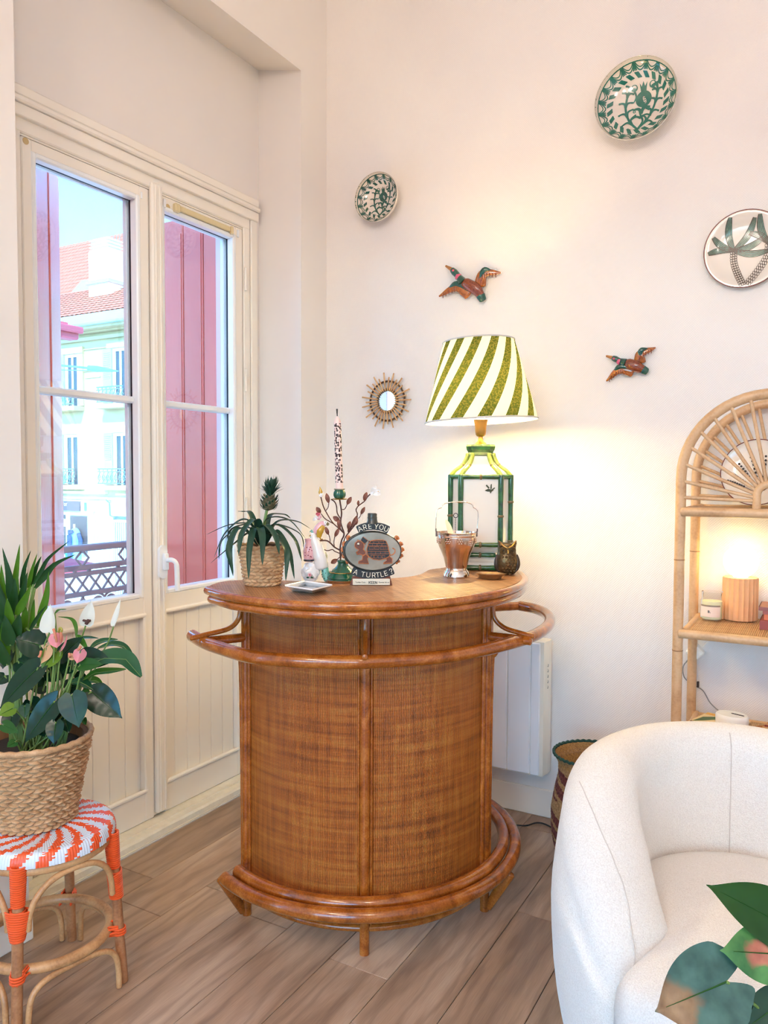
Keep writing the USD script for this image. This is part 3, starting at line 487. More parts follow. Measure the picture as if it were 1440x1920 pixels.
# ---------------------------------------------------------------- leaf helpers
def PD(px, py, dep):
    """The world point that the photograph shows at pixel (px, py), dep metres in front of the lens."""
    return EYE + (FW + RT * (px - 720) / FPX - UP * (py - 960) / FPX) * dep
def dep(p): return float((A_(p) - EYE) @ FW)
def unit(v): v = A_(v, float); return v / np.linalg.norm(v)
def blade(path, w, up=(0, 0, 1), fold=.25, nw=5, prof=None, n=6, twist=0.0):
    """A strap leaf: a ribbon along path, widest half-width w, folded along its midrib."""
    p = spline(path, n); m = len(p); s = np.linspace(0, 1, m); prof = prof or (lambda s: np.minimum(1, s * 5 + .35) * (1 - s ** 3.2) ** .8 + .02)
    tg = np.gradient(p, axis=0); tg /= np.linalg.norm(tg, axis=1, keepdims=True)
    sd = np.cross(tg, A_(up, float)); L = np.linalg.norm(sd, axis=1, keepdims=True); sd = np.where(L > .05, sd / np.maximum(L, 1e-9), np.cross(tg, RT)); nr = np.cross(sd, tg)
    if twist: c, q = np.cos(s * twist)[:, None], np.sin(s * twist)[:, None]; sd, nr = sd * c + nr * q, nr * c - sd * q
    t = np.linspace(-1, 1, nw); ww = (w * prof(s))[:, None, None]
    return grid(p[:, None] + ww * t[None, :, None] * sd[:, None] + ww * fold * np.abs(t)[None, :, None] * nr[:, None])
def heart(base, tip, nrm, width, lobe=.22, droop=.12, fold=.12, nu=13, nv=16, sharp=1.0, wave=0.0, side=0.0, ph=0.0):
    """A heart shaped leaf from its stalk end to its tip; width = full width; lobe: how far the ears reach back; side: bends the midrib sideways."""
    b, t = A_(base, float), A_(tip, float); L = np.linalg.norm(t - b); ey = (t - b) / L; ez = A_(nrm, float) - ey * (ey @ A_(nrm, float)); ez /= np.linalg.norm(ez); ex = np.cross(ey, ez)
    v = np.linspace(0, 1, nv)[:, None]; u = np.linspace(-1, 1, nu)[None]
    w = width / 2 * np.maximum(np.sin(np.pi * np.clip(v * .86 + .14, 0, 1) ** .7), 0) ** .6 * (1 - v ** 6) * (1 - .3 * np.clip(1 - v / .14, 0, 1) ** 2) * 1.04 + .0006
    y = v * L - lobe * L * np.sin(np.pi * np.abs(u) * .8) * (1 - v) ** 2.2; x = u * w + side * L * np.sin(np.pi * v)
    z = fold * np.abs(u) ** 1.3 * w - droop * L * (v - .35) ** 2 + wave * width * np.sin(9 * v + 3 * np.sign(u) + ph) * u ** 2 - .03 * width * np.cos(v * 24) * np.abs(u) * (1 - np.abs(u)) * sharp
    return grid(b + x[..., None] * ex + y[..., None] * ey + z[..., None] * ez)
def green(name, c1, c2, rough=.3, tr=.25, coat=.0, spec=.35):
    return mat(name, S(*c1), rough, noise=(18, .6), col2=S(*c2), transl=(tuple(1.3 * A_(S(*c1))), tr), coat=coat, spec=spec)
leaf_dark = green('dark_glossy_leaf', (20, 56, 34), (10, 34, 24), .22, .10); leaf_mid = green('mid_green_leaf', (46, 96, 36), (26, 68, 30), .34, .25); leaf_lime = green('young_lime_leaf', (120, 152, 48), (84, 128, 40), .4, .4)
leaf_blue = green('blue_green_leaf', (44, 78, 58), (24, 50, 40), .36, .12); stem_m = mat('pale_green_stem', S(112, 140, 70), .45)
soil = mat('dark_soil', S(46, 38, 34), .95, bump=(160, 1.0))
straw = cane('pale_water_hyacinth', S(160, 112, 72), S(205, 162, 118), S(230, 194, 150), .6, 30, 0)
def woven_pot(t, c, r0, r1, h, rows, per, mat_, thick=.006, name='woven_body', bulge=0.0, lump=.8):
    """A basket wall of plaited stitches, rows x per of them, leaning alternately."""
    nz, na = rows * 6 + 1, per * 10; zz = np.linspace(0, 1, nz)[:, None]; a = np.linspace(0, 2 * np.pi, na, endpoint=False)[None]
    row = np.floor(zz * rows - 1e-6); f = zz * rows - row; ph = a * per / (2 * np.pi) + .5 * (row % 2) + .55 * (f - .5) * np.where(row % 2, 1, -1)
    st = np.abs(np.sin(np.pi * ph)) ** .6 * np.sin(np.pi * f) ** .55; jig = meshkit.noise(np.stack(np.broadcast_arrays(np.floor(ph), row, 0 * ph), -1), 4)
    r = r0 + (r1 - r0) * zz + bulge * np.sin(np.pi * zz) + thick * (st * (lump + .5 * jig) - .5)
    v = np.stack(np.broadcast_arrays(c[0] + r * np.cos(a), c[1] + r * np.sin(a), c[2] + h * zz), -1)
    g = grid(v, wrap_v=True); g.invert()
    obj(name, g, mat_, t, smooth=True)
    obj('lining', lathe([(0, .004), (r0 - thick * .6, .004), (r1 - thick * .7, h * .995), (r1 - thick * 1.6, h * .98), (r0 - thick * 1.8, .012), (0, .012)], 40, c), mat('basket_inside', S(120, 84, 56), .9), t)
    k = np.linspace(0, 2 * np.pi, per * 4, endpoint=False)
    obj('rim', tube(np.stack([c[0] + (r1 + .0006 * np.sin(k * per)) * np.cos(k), c[1] + (r1 + .0006 * np.sin(k * per)) * np.sin(k), c[2] + h + .0016 * np.sin(k * per)], 1), thick * .62, 8, True), mat_, t, smooth=50)
ZB = ZT + .0005
# ---------------------------------------------------------------- pineapple plant in a woven pot on the bar
q = P(487, 1101, z=ZB); s = dep(q) / FPX; c = q + unit([FW[0], FW[1], 0]) * 34 * s; s = dep(c) / FPX
pt = thing('pineapple_planter', 'small pale woven pot holding the pineapple plant on the bar', 'planter', c)
hp_ = 74 * s; woven_pot(pt, c, 33 * s, 45 * s, hp_, 11, 18, straw, .0068)
obj('soil', lathe([(0, hp_ * .9), (41 * s, hp_ * .88)], 24, c), soil, pt)
pp = thing('pineapple_plant', 'young pineapple plant with small fruit and long arching grey green leaves', 'plant', c + [0, 0, hp_ * .88])
b0 = c + [0, 0, hp_ * .86]; d0 = dep(b0)
L_ = [((470, 985), (430, 985), (386, 1003), .0), ((462, 975), (425, 998), (401, 1046), -.05), ((450, 990), (430, 1030), (437, 1080), -.11), ((478, 990), (468, 1030), (466, 1086), -.15), ((487, 990), (492, 1010), (492, 1060), -.17), ((500, 975), (540, 975), (575, 1012), .0),
      ((520, 980), (555, 978), (583, 992), .05), ((515, 985), (550, 1010), (566, 1052), -.05), ((515, 995), (540, 1030), (552, 1086), -.09), ((505, 1000), (536, 1030), (536, 1090), -.12), ((470, 965), (455, 960), (446, 959), .08), ((505, 970), (530, 965), (545, 972), .10), ((480, 975), (455, 1000), (447, 1040), -.13),
      ((465, 990), (420, 1010), (410, 1050), -.02), ((478, 985), (440, 990), (425, 1010), .06), ((512, 985), (560, 1000), (570, 1030), .03), ((495, 985), (515, 1005), (524, 1040), -.15), ((470, 1000), (440, 1020), (395, 1056), .02)]
for k, (m1, m2, tp, dd) in enumerate(L_):
    path = [b0 + (PD(*m1, d0 + dd * .3) - b0) * .25, PD(*m1, d0 + dd * .45), PD(*m2, d0 + dd * .8), PD(*tp, d0 + dd)]
    obj('leaf', blade(path, .0105 + .003 * ((k * 7) % 5) / 5, fold=.35, n=7), leaf_blue, pp, smooth=True)
tipz = PD(500, 957, d0); obj('stem', tube([b0, PD(494, 990, d0), tipz], .0045, 8), stem_m, pp)
fruit_m = mat('pineapple_skin', S(112, 96, 70), .6, noise=(60, .7), col2=S(70, 84, 58))
ax = unit(PD(508, 915, d0) - PD(503, 957, d0)); fb = PD(502.5, 958, d0); fl_, fw_ = 30 * s, 13 * s
ta = np.cross(ax, RT); F3 = lambda h, r, a: fb + ax * h + r * (np.cos(a) * RT + np.sin(a) * ta)
core = lathe([(0, 0), (fw_ * .7, .1 * fl_), (fw_, .45 * fl_), (fw_ * .85, .8 * fl_), (fw_ * .4, fl_), (0, fl_ * 1.02)], 16); Mx = np.eye(4); Mx[:3, 0], Mx[:3, 1], Mx[:3, 2], Mx[:3, 3] = RT, ta, ax, fb; core.apply_transform(Mx)
fr_ = obj('fruit', core, fruit_m, pp, smooth=40)
for k in range(58):
    h = (.08 + .86 * k / 58) * fl_; a = k * 2.39996; r = fw_ * math.sin(math.pi * (.18 + .68 * h / fl_)) ** .6 * .98
    p0 = F3(h, r * .9, a); rd = unit(F3(h, 1, a) - F3(h, 0, a)); obj('scale', blade([p0, p0 + rd * .006 + ax * .003, p0 + rd * .012 + ax * .011], .0042, up=rd, n=3, nw=3), leaf_blue if k % 2 else fruit_m, fr_, smooth=True)
for k in range(46):
    a = k * 2.39996; h = fl_ * (.86 + .75 * k / 46); p0 = F3(h, 2.5 * s, a); rd = unit(F3(h, 1, a) - F3(h, 0, a)); ln = (27 - 8 * k / 46) * s
    obj('crown_leaf', blade([p0, p0 + rd * ln * .35 + ax * ln * .35, p0 + rd * ln * (.85 - .5 * k / 46) + ax * ln * (.62 + .5 * k / 46)], .0042, up=ax, n=4, nw=3), leaf_blue, fr_, smooth=True)

# ---------------------------------------------------------------- porcelain bird vase
glaze = lambda n, c, r=.12, **k: mat('glaze_' + n, S(*c), r, coat=.6, **k)
white_g = glaze('white', (244, 240, 236)); pink_g = glaze('pink', (236, 182, 188)); teal_g = glaze('teal', (120, 190, 176)); black_g = glaze('black', (30, 28, 32)); gold_g = mat('gilt', S(206, 160, 84), .25, .9); rose_g = glaze('rose', (206, 90, 104)); deep_g = glaze('bottle_green', (20, 92, 66), .12, noise=(30, .5), col2=S(10, 56, 44)); ochre_g = glaze('ochre', (206, 160, 50)); dred_g = glaze('wine', (140, 40, 70))
q = P(592, 1091, z=ZB); s = dep(q) / FPX; c = q + unit([FW[0], FW[1], 0]) * 12 * s; d0 = dep(c); s = d0 / FPX; X = unit([RT[0], RT[1], 0]); F0 = -unit([FW[0], FW[1], 0])
fig = thing('bird_vase', 'porcelain white peacock beside a pink bottle vase on a rocky base', 'figurine', c)
at = lambda px, h, f=0: c + X * (px - 594) * s + F0 * f * s + A_([0, 0, h * s])     # h, f in pixels up and forward
obj('vase', lathe([(0, 36 * s), (8 * s, 37 * s), (10 * s, 45 * s), (11 * s, 56 * s), (9.5 * s, 66 * s), (7.2 * s, 72 * s), (7.4 * s, 77 * s), (8.3 * s, 79 * s), (7.4 * s, 79.5 * s), (6.5 * s, 70 * s), (0, 68 * s)], 22, at(580.5, 0, 2)), pink_g, fig, smooth=40)
obj('vase_band', lathe([(8.1 * s, 37.5 * s), (10.2 * s, 38 * s), (10.2 * s, 41 * s), (8.1 * s, 41.5 * s)], 22, at(580.5, 0, 2)), black_g, fig)
import random
rr = random.Random(5)
obj('painted_spots', join(*[ball(at(580.5 + 10 * math.sin(a_), h_, 2 + 10.4 * math.cos(a_)), 1.0 * s, 1) for a_, h_ in [(rr.uniform(-.7, .7), rr.uniform(44, 66)) for _ in range(12)]]), dred_g, fig, kind='stuff')
rk = trimesh.creation.icosphere(3); v = rk.vertices * A_([17.5 * s, 11 * s, 21 * s]); v[:, 2] = np.clip(v[:, 2], -17.5 * s, 17 * s); n_ = meshkit.fbm(rk.vertices * 2.3 + 5, 3, 2)[:, None]; rk.vertices = v * (.62 + .72 * n_) * A_([1, 1, 1]); rk.vertices[:, 2] = np.maximum(rk.vertices[:, 2], -17.5 * s)
rk = place(rk, (at(584, 17.6), X, -F0)); obj('rocky_base', rk, white_g, fig, smooth=25)
ro = obj('rose', ball(at(583, 13, 11.5), [2.6 * s] * 3, 2), rose_g, fig, smooth=True)
for a_ in range(5): obj('petal', ball(at(583 + 2.6 * math.cos(a_ * 1.257), 13 + 2.6 * math.sin(a_ * 1.257), 13), [1.6 * s, 1.6 * s, 1.8 * s], 1), pink_g, ro, smooth=True)
for dx in (-4, 4): obj('rose_leaf', ball(at(583 + dx, 8.0, 11), [3 * s, 1.6 * s, 1.6 * s], 1), deep_g, ro, smooth=True)
obj('bird_body', tube(spline([at(604, 26, 1), at(602, 42, 3), at(596, 62, 3), at(591, 76, 3), at(589.5, 84, 4), at(588, 87, 4)], 7), list(np.interp(np.linspace(0, 1, 36), [0, .25, .55, .8, .93, 1], A_([13, 13, 9.5, 5.0, 4.8, 3.2]) * s)), 14), white_g, fig, smooth=60)
hd = obj('bird_head', ball(at(588, 87, 4), 4.6 * s, 2), white_g, fig, smooth=True); obj('beak', tube([at(585, 87, 5), at(581, 84.5, 6)], [1.8 * s, .5 * s], 6), gold_g, hd); obj('crest', tube([at(588, 90, 4), at(585, 95, 3), at(582, 92, 3)], [2.2 * s, 2.4 * s, .8 * s], 8), teal_g, hd, smooth=60)
tl = obj('tail', tube(spline([at(603, 52, -2), at(607, 42, 1), at(610, 24, 2), at(613, 8, 3), at(617, 1.5, 4)], 6), list(np.interp(np.linspace(0, 1, 25), [0, .2, .6, .9, 1], A_([3, 6.5, 7.2, 7, 4]) * s)), 12), teal_g, fig, smooth=60)
obj('tail_spots', join(*[ball(at(608 + rr.uniform(-3, 5), h_, 8.6), 1.1 * s, 1) for h_ in (6, 9, 13, 16, 20, 24, 27, 31)]), black_g, tl, kind='stuff')
obj('wing', tube(spline([at(605, 60, 2), at(610, 48, 4), at(611, 38, 3)], 5), list(np.interp(np.linspace(0, 1, 11), [0, .5, 1], A_([2, 5.4, 3]) * s)), 10), mat('mottled_green_feather', S(150, 160, 110), .3, noise=(120, .9), col2=S(230, 220, 190)), fig, smooth=60)
obj('wing_tip', tube([at(609, 42, 5), at(612, 34, 4)], [3.4 * s, 1.5 * s], 8), black_g, fig, smooth=60)

# ---------------------------------------------------------------- white angular dish in front
cn = [P(*k, z=ZB + .026) for k in ((534, 1096.5), (586, 1104.5), (623, 1095.5), (571, 1088.5))]; bt = [P(*k, z=ZB + .0) for k in ((548, 1108), (586, 1112.5), (611, 1106), (572, 1101))]
dz = [0, 0, .026]; ce = np.mean(bt, 0)
ds = thing('ashtray', 'white porcelain four cornered dish with flared rim at the bar edge', 'dish', ce)
inn = [ce + (k - ce) * [.9, .9, 1] - [0, 0, .0025] for k in cn]; flo = [A_([*(ce + (k - ce) * .86)[:2], ZB + .007]) for k in bt]
v = np.stack([A_(bt) * [1, 1, 1], A_(cn) - [0, 0, .004], A_(cn), A_(inn), A_(flo)], 0); v[0][:, 2] = ZB
g = grid(v, wrap_v=True); fans = lambda r: trimesh.Trimesh(np.vstack([r, r.mean(0)]), [[i, (i + 1) % 4, 4] for i in range(4)], process=False)
obj('body', join(g, fans(v[0]), fans(v[4])), white_g, ds)
e_, f_ = unit(bt[1] - bt[0]), unit(cn[0] - bt[0] - 0)
upv = unit((A_(cn[0]) + cn[1] - bt[0] - bt[1]) / 2); mid_ = (A_(cn[0]) + cn[1] + bt[0] + bt[1]) / 4
obj('lettering', place(meshkit.text_mesh('ARRAN DE MER', .006, .0006), (mid_ - e_ * .024 - upv * .003 + np.cross(e_, upv) * .0004, e_, upv)), mat('grey_print', S(130, 120, 116), .6), ds)

# ---------------------------------------------------------------- metal branch candle holder with candle
q = P(641, 1094, z=ZB); s = dep(q) / FPX; c = q + unit([FW[0], FW[1], 0]) * 28 * s; d0 = dep(c); s = d0 / FPX
ch_ = thing('candle_holder', 'green ceramic candle holder with bronze leaf branches and porcelain flowers', 'candle holder', c)
bronze = mat('brown_bronze_wire', S(86, 52, 44), .4, .5); bleaf = mat('bronze_leaf', S(128, 74, 54), .45, .35, noise=(90, .5), col2=S(80, 44, 36))
obj('base', lathe(A_([(0, 0), (30, 0), (31, 3), (29, 6), (30, 8), (28, 12), (26, 14), (25, 17), (21, 20), (20, 22.5), (15, 26), (12, 29), (9.5, 33), (9.5, 36), (11, 38), (10, 40), (7, 41), (0, 41)]) * s, 32, c), deep_g, ch_, smooth=40)
obj('foot_ring', lathe(A_([(29, 0), (31, 0), (31.4, 3.6), (30, 4.4), (29, 4)]) * s, 32, c), mat('brown_glaze', S(130, 80, 40), .2, coat=.5), ch_, smooth=40)
obj('gilt_ring', lathe(A_([(24, 17), (25.6, 17.3), (25.6, 18.6), (24, 18.8)]) * s, 32, c), gold_g, ch_)
K = lambda x, y, o=0: PD(540 + x / 7.579, 880 + y / 7.579, d0 + o)
def twig(pts, r=1.1, o=0): obj('branch', tube(spline([K(*p_, o) for p_ in pts], 5), r * s, 7), bronze, ch_, smooth=60)
twig([(748, 1330), (742, 1180), (745, 1090), (762, 1010), (790, 950), (794, 900), (770, 830), (748, 745), (760, 650), (758, 580), (735, 435)], 1.5)
twig([(790, 905), (735, 850), (640, 762), (560, 640), (500, 520), (465, 385)]); twig([(540, 585), (570, 540), (580, 480)], .8); twig([(745, 700), (700, 620), (688, 520), (660, 460), (612, 425)])
twig([(650, 775), (590, 740), (525, 700), (470, 630)], .9); twig([(765, 572), (800, 568), (825, 535), (838, 500)], .8); twig([(740, 1150), (660, 1105), (600, 1045), (540, 1012), (440, 1015)], 1.4)
twig([(660, 1100), (652, 1040), (665, 955)], .8); twig([(600, 1040), (592, 970), (575, 915)], .8); twig([(735, 1195), (665, 1165), (630, 1140), (560, 1155), (485, 1130)], .9); twig([(742, 1240), (715, 1265), (700, 1285)], .8)
twig([(748, 1280), (800, 1000), (880, 880), (960, 770), (985, 640), (968, 580), (1000, 520), (1085, 455), (1135, 385), (1190, 335)], 1.1, .03); twig([(1000, 700), (1025, 670), (1035, 640)], .7, .03); twig([(1000, 520), (995, 500)], .6, .03); twig([(860, 905), (850, 860)], .7, .03); twig([(968, 590), (962, 560)], .6, .03); twig([(770, 880), (730, 800), (735, 720)], .8); twig([(880, 880), (900, 830), (925, 780)], .8, .03)
def bl_leaf(b, t, w, o=0):
    p0, p1 = K(*b, o), K(*t, o); obj('leaf', blade([p0, (p0 + p1) / 2 + F0 * .003, p1], w / 2 * s, up=F0, fold=.18, n=6, prof=lambda q_: np.sin(np.pi * (q_ * .95 + .03)) ** .8), bleaf, ch_, smooth=True)
for b, t, w, o in (((580, 480), (545, 340), 8.5, 0), ((465, 620), (402, 538), 8.5, 0), ((838, 500), (900, 392), 8.5, 0), ((735, 735), (640, 672), 9.5, 0), ((735, 860), (715, 690), 7, 0), ((665, 960), (728, 835), 7.5, 0), ((575, 930), (535, 818), 7.5, 0), ((700, 1278), (610, 1335), 9, -.01), ((995, 515), (1002, 440), 5, .03), ((1080, 445), (1120, 325), 8.5, .03),
                  ((1035, 640), (1092, 535), 7, .03), ((900, 830), (985, 650), 7, .03), ((965, 790), (985, 690), 6, .03), ((855, 855), (885, 738), 8.5, .03), ((850, 895), (895, 790), 5, .035)): bl_leaf(b, t, w, o)
# porcelain flowers and the little bird on its branch
fl1 = obj('yellow_bud', tube([K(465, 385), K(462, 320), K(452, 248)], [2.2 * s, 4.2 * s, .6 * s], 8), ochre_g, ch_, smooth=60); obj('bud_sepal', tube([K(470, 388), K(470, 345)], [3.6 * s, 3.9 * s], 8), white_g, fl1, smooth=60)
for k, (b, t) in enumerate((((430, 665), (390, 690)), ((432, 660), (470, 690)), ((430, 655), (440, 612)), ((432, 668), (435, 720)), ((425, 668), (352, 728)), ((440, 640), (395, 635)))):
    obj('pink_petal', blade([K(*b), K((b[0] + t[0]) / 2, (b[1] + t[1]) / 2, -.006), K(*t)], 3.6 * s, up=F0, fold=.3, n=5, prof=lambda q_: np.sin(np.pi * (q_ * .9 + .07))), rose_g if k in (2, 5) else pink_g if k % 2 else white_g, ch_, smooth=True)
for k, tp_ in enumerate(((1252, 236), (1322, 350), (1312, 300), (1215, 355), (1290, 340))):
    obj('lily_petal', blade([K(1182, 326, .03), K((1190 + tp_[0]) / 2, (322 + tp_[1]) / 2 + (8 if tp_[1] > 330 else -2), .018), K(*tp_, .024)], 4.2 * s, up=F0, fold=.3, n=5, nw=5, prof=lambda q_: np.sin(np.pi * (q_ * .85 + .1)) ** .8), white_g, ch_, smooth=True)
obj('stamen', tube([K(1230, 320, .02), K(1285, 318, .02)], 1.3 * s, 6), ochre_g, ch_)
bd = obj('bird', tube(spline([K(335, 950), K(380, 900), K(420, 850), K(475, 790), K(520, 765)], 6), list(np.interp(np.linspace(0, 1, 25), [0, .2, .55, .85, 1], A_([1, 4.2, 7.5, 6.2, 4.5]) * s)), 12), pink_g, ch_, smooth=60)
obj('breast', tube(spline([K(440, 960, -.004), K(455, 880, -.006), K(500, 810, -.006)], 5), A_(list(np.interp(np.linspace(0, 1, 11), [0, .5, 1], [4.5, 6.8, 4.5]))) * s, 10), ochre_g, bd, smooth=60); obj('head', ball(K(530, 765), 5.0 * s, 2), white_g, bd, smooth=True); obj('beak', tube([K(552, 770, -.003), K(572, 782, -.003), K(562, 800, -.003)], [3.2 * s, 2.6 * s, 1 * s], 8), mat('olive_beak', S(120, 104, 60), .3), bd); obj('eye', ball(K(530, 752, -.011), .8 * s, 1), black_g, bd)
obj('foot', tube([K(455, 965), K(470, 1000), K(490, 990)], 1.6 * s, 6), gold_g, bd); obj('tail', tube([K(380, 900), K(322, 968)], [2.6 * s, 1.2 * s], 6, flat=.5), teal_g, bd)
# cup
cc = K(732, 430); obj('drip_plate', lathe(A_([(0, 0), (13, 0), (14.5, 1), (13, 2), (0, 2)]) * s, 24, cc), gold_g, ch_)
nl = 64; aa = np.linspace(0, 2 * np.pi, nl, endpoint=False); pr = A_([(5, 1.5), (9, 3), (11.2, 8), (11, 13), (8.5, 18), (9, 19.5)]) * s
obj('cup', (lambda g: (g.invert(), g)[1])(grid(np.stack([np.stack([cc[0] + r_ * (1 + .07 * np.abs(np.sin(aa * 5))) * np.cos(aa), cc[1] + r_ * (1 + .07 * np.abs(np.sin(aa * 5))) * np.sin(aa), np.full(nl, cc[2] + z_)], 1) for r_, z_ in pr], 0), wrap_v=True)), deep_g, ch_, smooth=40)
obj('cup_rim', lathe(A_([(7, 17.5), (10.4, 18.6), (10.4, 20.4), (7.4, 20.4), (7, 17.5)]) * s, 28, cc), mat('cup_rim_glaze', S(150, 140, 112), .2), ch_, smooth=40)
cb = cc + A_([0, 0, 19 * s]); ctp = PD(632.3, 781, d0 + .01); u_ = unit(ctp - cb); cl_ = np.linalg.norm(ctp - cb)
cd = thing('taper_candle', 'pale pink taper candle with dark leopard spots in the branch holder', 'candle', cb)
n = {'g': ('geometry', {}), 'm': ('mapping', {'scale': (1, 1, .75)}), 'v': ('voronoi_texture', {'scale': 150.0, 'randomness': .8}), 's': ('separate_xyz', {}), 'c1': ('math', {'math_type': 'less_than', 'value2': .47}), 'z0': ('math', {'math_type': 'greater_than', 'value2': float(cb[2] + cl_ * .09)}), 'z1': ('math', {'math_type': 'less_than', 'value2': float(cb[2] + cl_ * .90)}), 'm1': ('math', {'math_type': 'multiply'}), 'm2': ('math', {'math_type': 'multiply'}), 'x': ('mix_color', {'a': S(246, 214, 204), 'b': S(58, 38, 36)}), 'p': ('principled_bsdf', {'roughness': .35})}
wax = usdkit.material(stage, '/World/Looks/leopard_wax', n, [('g.position', 'm.vector'), ('m.vector', 'v.vector'), ('v.distance', 'c1.value1'), ('g.position', 's.vector'), ('s.z', 'z0.value1'), ('s.z', 'z1.value1'), ('c1.value', 'm1.value1'), ('z0.value', 'm1.value2'), ('m1.value', 'm2.value1'), ('z1.value', 'm2.value2'), ('m2.value', 'x.fac'), ('x.result', 'p.base_color')], surface='p.BSDF')
obj('wax', tube([cb, cb + u_ * cl_ * .5, cb + u_ * cl_ * .93, cb + u_ * cl_ * .97, cb + u_ * cl_], A_([7.2, 7.0, 6.9, 4.6, 1.5]) * s, 18), wax, cd, smooth=40)
obj('wick', tube([cb + u_ * cl_, cb + u_ * (cl_ + 4 * s), cb + u_ * (cl_ + 14 * s)], A_([.8, 1.0, 2.0]) * s, 6), black_g, cd)
# ---------------------------------------------------------------- the turtle flask
q = P(697, 1098, z=ZB); s = dep(q) / FPX; d0 = dep(q); c = q + unit([FW[0], FW[1], 0]) * 10 * s
Y_ = -F0; Zv = A_([0, 0, 1.0])
fk = thing('turtle_flask', 'dark olive ceramic flask with a copper turtle in a top hat between two banners', 'flask', c)
TQ = lambda x, y, f=0: c + X * ((x - 630) / 11.077 * s) + Zv * ((1640 - y) / 11.077 * s) + F0 * f * s      # crop pixels, f pixels forward
olive = mat('olive_black_glaze', S(72, 70, 58), .3, coat=.3, noise=(26, .8), col2=S(36, 34, 28)); char = mat('charcoal_glaze', S(30, 27, 26), .35, coat=.15); copper = mat('copper_glaze', S(206, 120, 62), .25, coat=.4, noise=(60, .6), col2=S(120, 60, 28))
disc_m = mat('pearl_grey_glaze', S(168, 164, 150), .28, coat=.5, noise=(9, .8), col2=S(112, 108, 94)); bone = mat('bone_white_glaze', S(232, 222, 200), .35); brn = mat('brown_glaze_foot', S(110, 56, 34), .22, coat=.5)
def ell(cx, cy, rx, ry, f0, f1, m, name, par, rim=4.0):
    """A rounded elliptical slab facing the room, crop pixels."""
    a = np.linspace(0, 2 * np.pi, 72, endpoint=False); rows = []
    for k, f in ((0.0, f0), (1 - rim / 40, f0), (1, f0 + (f1 - f0) * .3), (1, f0 + (f1 - f0) * .7), (1 - rim / 60, f1), (.5, f1 + .4), (0.001, f1 + .5)):
        rows.append(np.stack([TQ(cx + rx * k * math.cos(t), cy - ry * k * math.sin(t), f) for t in a]))
    return obj(name, grid(np.stack(rows), wrap_v=True), m, par, smooth=50)
body = ell(630, 930, 618, 425, -7, 5, olive, 'body', fk)
obj('disc_rim', tube(np.stack([TQ(650 + 588 * math.cos(t), 930 - 404 * math.sin(t), 5.4) for t in np.linspace(0, 2 * np.pi, 80, endpoint=False)]), .55 * s, 6, True), char, body, smooth=60)
ell(650, 930, 575, 392, 3.5, 5.3, disc_m, 'disc', body, 1.0)
def banner(name, pts, w, letters, m, f=6.5):
    pc = spline([(*p_, 0) for p_ in pts], 12)[:, :2]; t_ = np.gradient(pc, axis=0); t_ /= np.linalg.norm(t_, axis=1, keepdims=True); nn = np.c_[-t_[:, 1], t_[:, 0]]
    pg = Polygon(np.vstack([pc + nn * w / 2, (pc - nn * w / 2)[::-1]])).buffer(18).buffer(0)
    b_ = obj(name, extrude(affinity.affine_transform(pg, [s / 11.077, 0, 0, -s / 11.077, -630 * s / 11.077, 1640 * s / 11.077]), 11 * s, (c + F0 * (f - 11) * s, X, Zv)), m, fk)
    L = np.concatenate([[0], np.cumsum(np.linalg.norm(np.diff(pc, axis=0), axis=1))])
    for ch, u, hh in letters:
        i = np.searchsorted(L, u * L[-1]); i = min(i, len(pc) - 1); d_ = t_[i]; ex = unit(X * d_[0] - Zv * d_[1]); ey = np.cross(-F0, ex) * -1
        ey = unit(Zv * d_[0] + X * d_[1]); tm_ = meshkit.text_mesh(ch, hh * s / 11.077, .0012); w_ = tm_.bounds[:, 0].mean()
        obj('letter', place(tm_, (TQ(*pc[i], f) - ex * w_ - ey * hh * s / 22.15, ex, ey)), bone, b_)
banner('upper_banner', [(345, 480), (420, 445), (520, 415), (640, 405), (760, 415), (860, 435), (960, 480)], 118, [('A', .06, 104), ('R', .235, 104), ('E', .40, 104), ('Y', .60, 104), ('O', .765, 104), ('U', .94, 104)], char)
banner('lower_banner', [(235, 1335), (330, 1375), (450, 1408), (640, 1425), (830, 1410), (950, 1375), (1060, 1330)], 125, [('A', .075, 104), ('T', .265, 104), ('U', .385, 104), ('R', .51, 104), ('T', .62, 104), ('L', .725, 104), ('E', .825, 104), ('?', .965, 110)], char)
obj('neck', lathe(A_([(11, 0), (9.5, 6), (9, 10), (9.4, 12), (8.8, 13), (8.8, 19), (0, 19)]) * s, 24, TQ(635, 360)), olive, fk, smooth=40)
obj('cap', lathe(A_([(0, 0), (7.9, 0), (8.1, 1), (8.1, 7), (7.5, 8), (0, 8)]) * s, 24, TQ(628, 228)), char, fk, smooth=40)
ft = [trimesh.convex.convex_hull(A_([TQ(x, y, f) for x, y in ((170, 1640), (1060, 1640), (1010, 1450), (230, 1450)) for f in (-7, 5.5)]))]
obj('foot', ft[0], brn, fk)
lb = LineString([(255, 1570), (620, 1560), (985, 1560)]).buffer(62, cap_style=2).union(sbox(240, 1510, 1000, 1622).buffer(8))
tgx = [s / 11.077, 0, 0, -s / 11.077, -630 * s / 11.077, 1640 * s / 11.077]
pq = obj('plaque', extrude(affinity.affine_transform(lb, tgx), 1.6 * s, (c + F0 * 5.6 * s, X, Zv)), bone, fk)
for tx, x, y, h in (('Turtle Club', 285, 1592, 30), ('KEEN', 560, 1606, 52), ('Some More', 775, 1590, 30)):
    obj('lettering', place(meshkit.text_mesh(tx, h * s / 11.077, .0006, bold=tx == 'KEEN'), (TQ(x, y, 7.3), X, Zv)), char, pq)
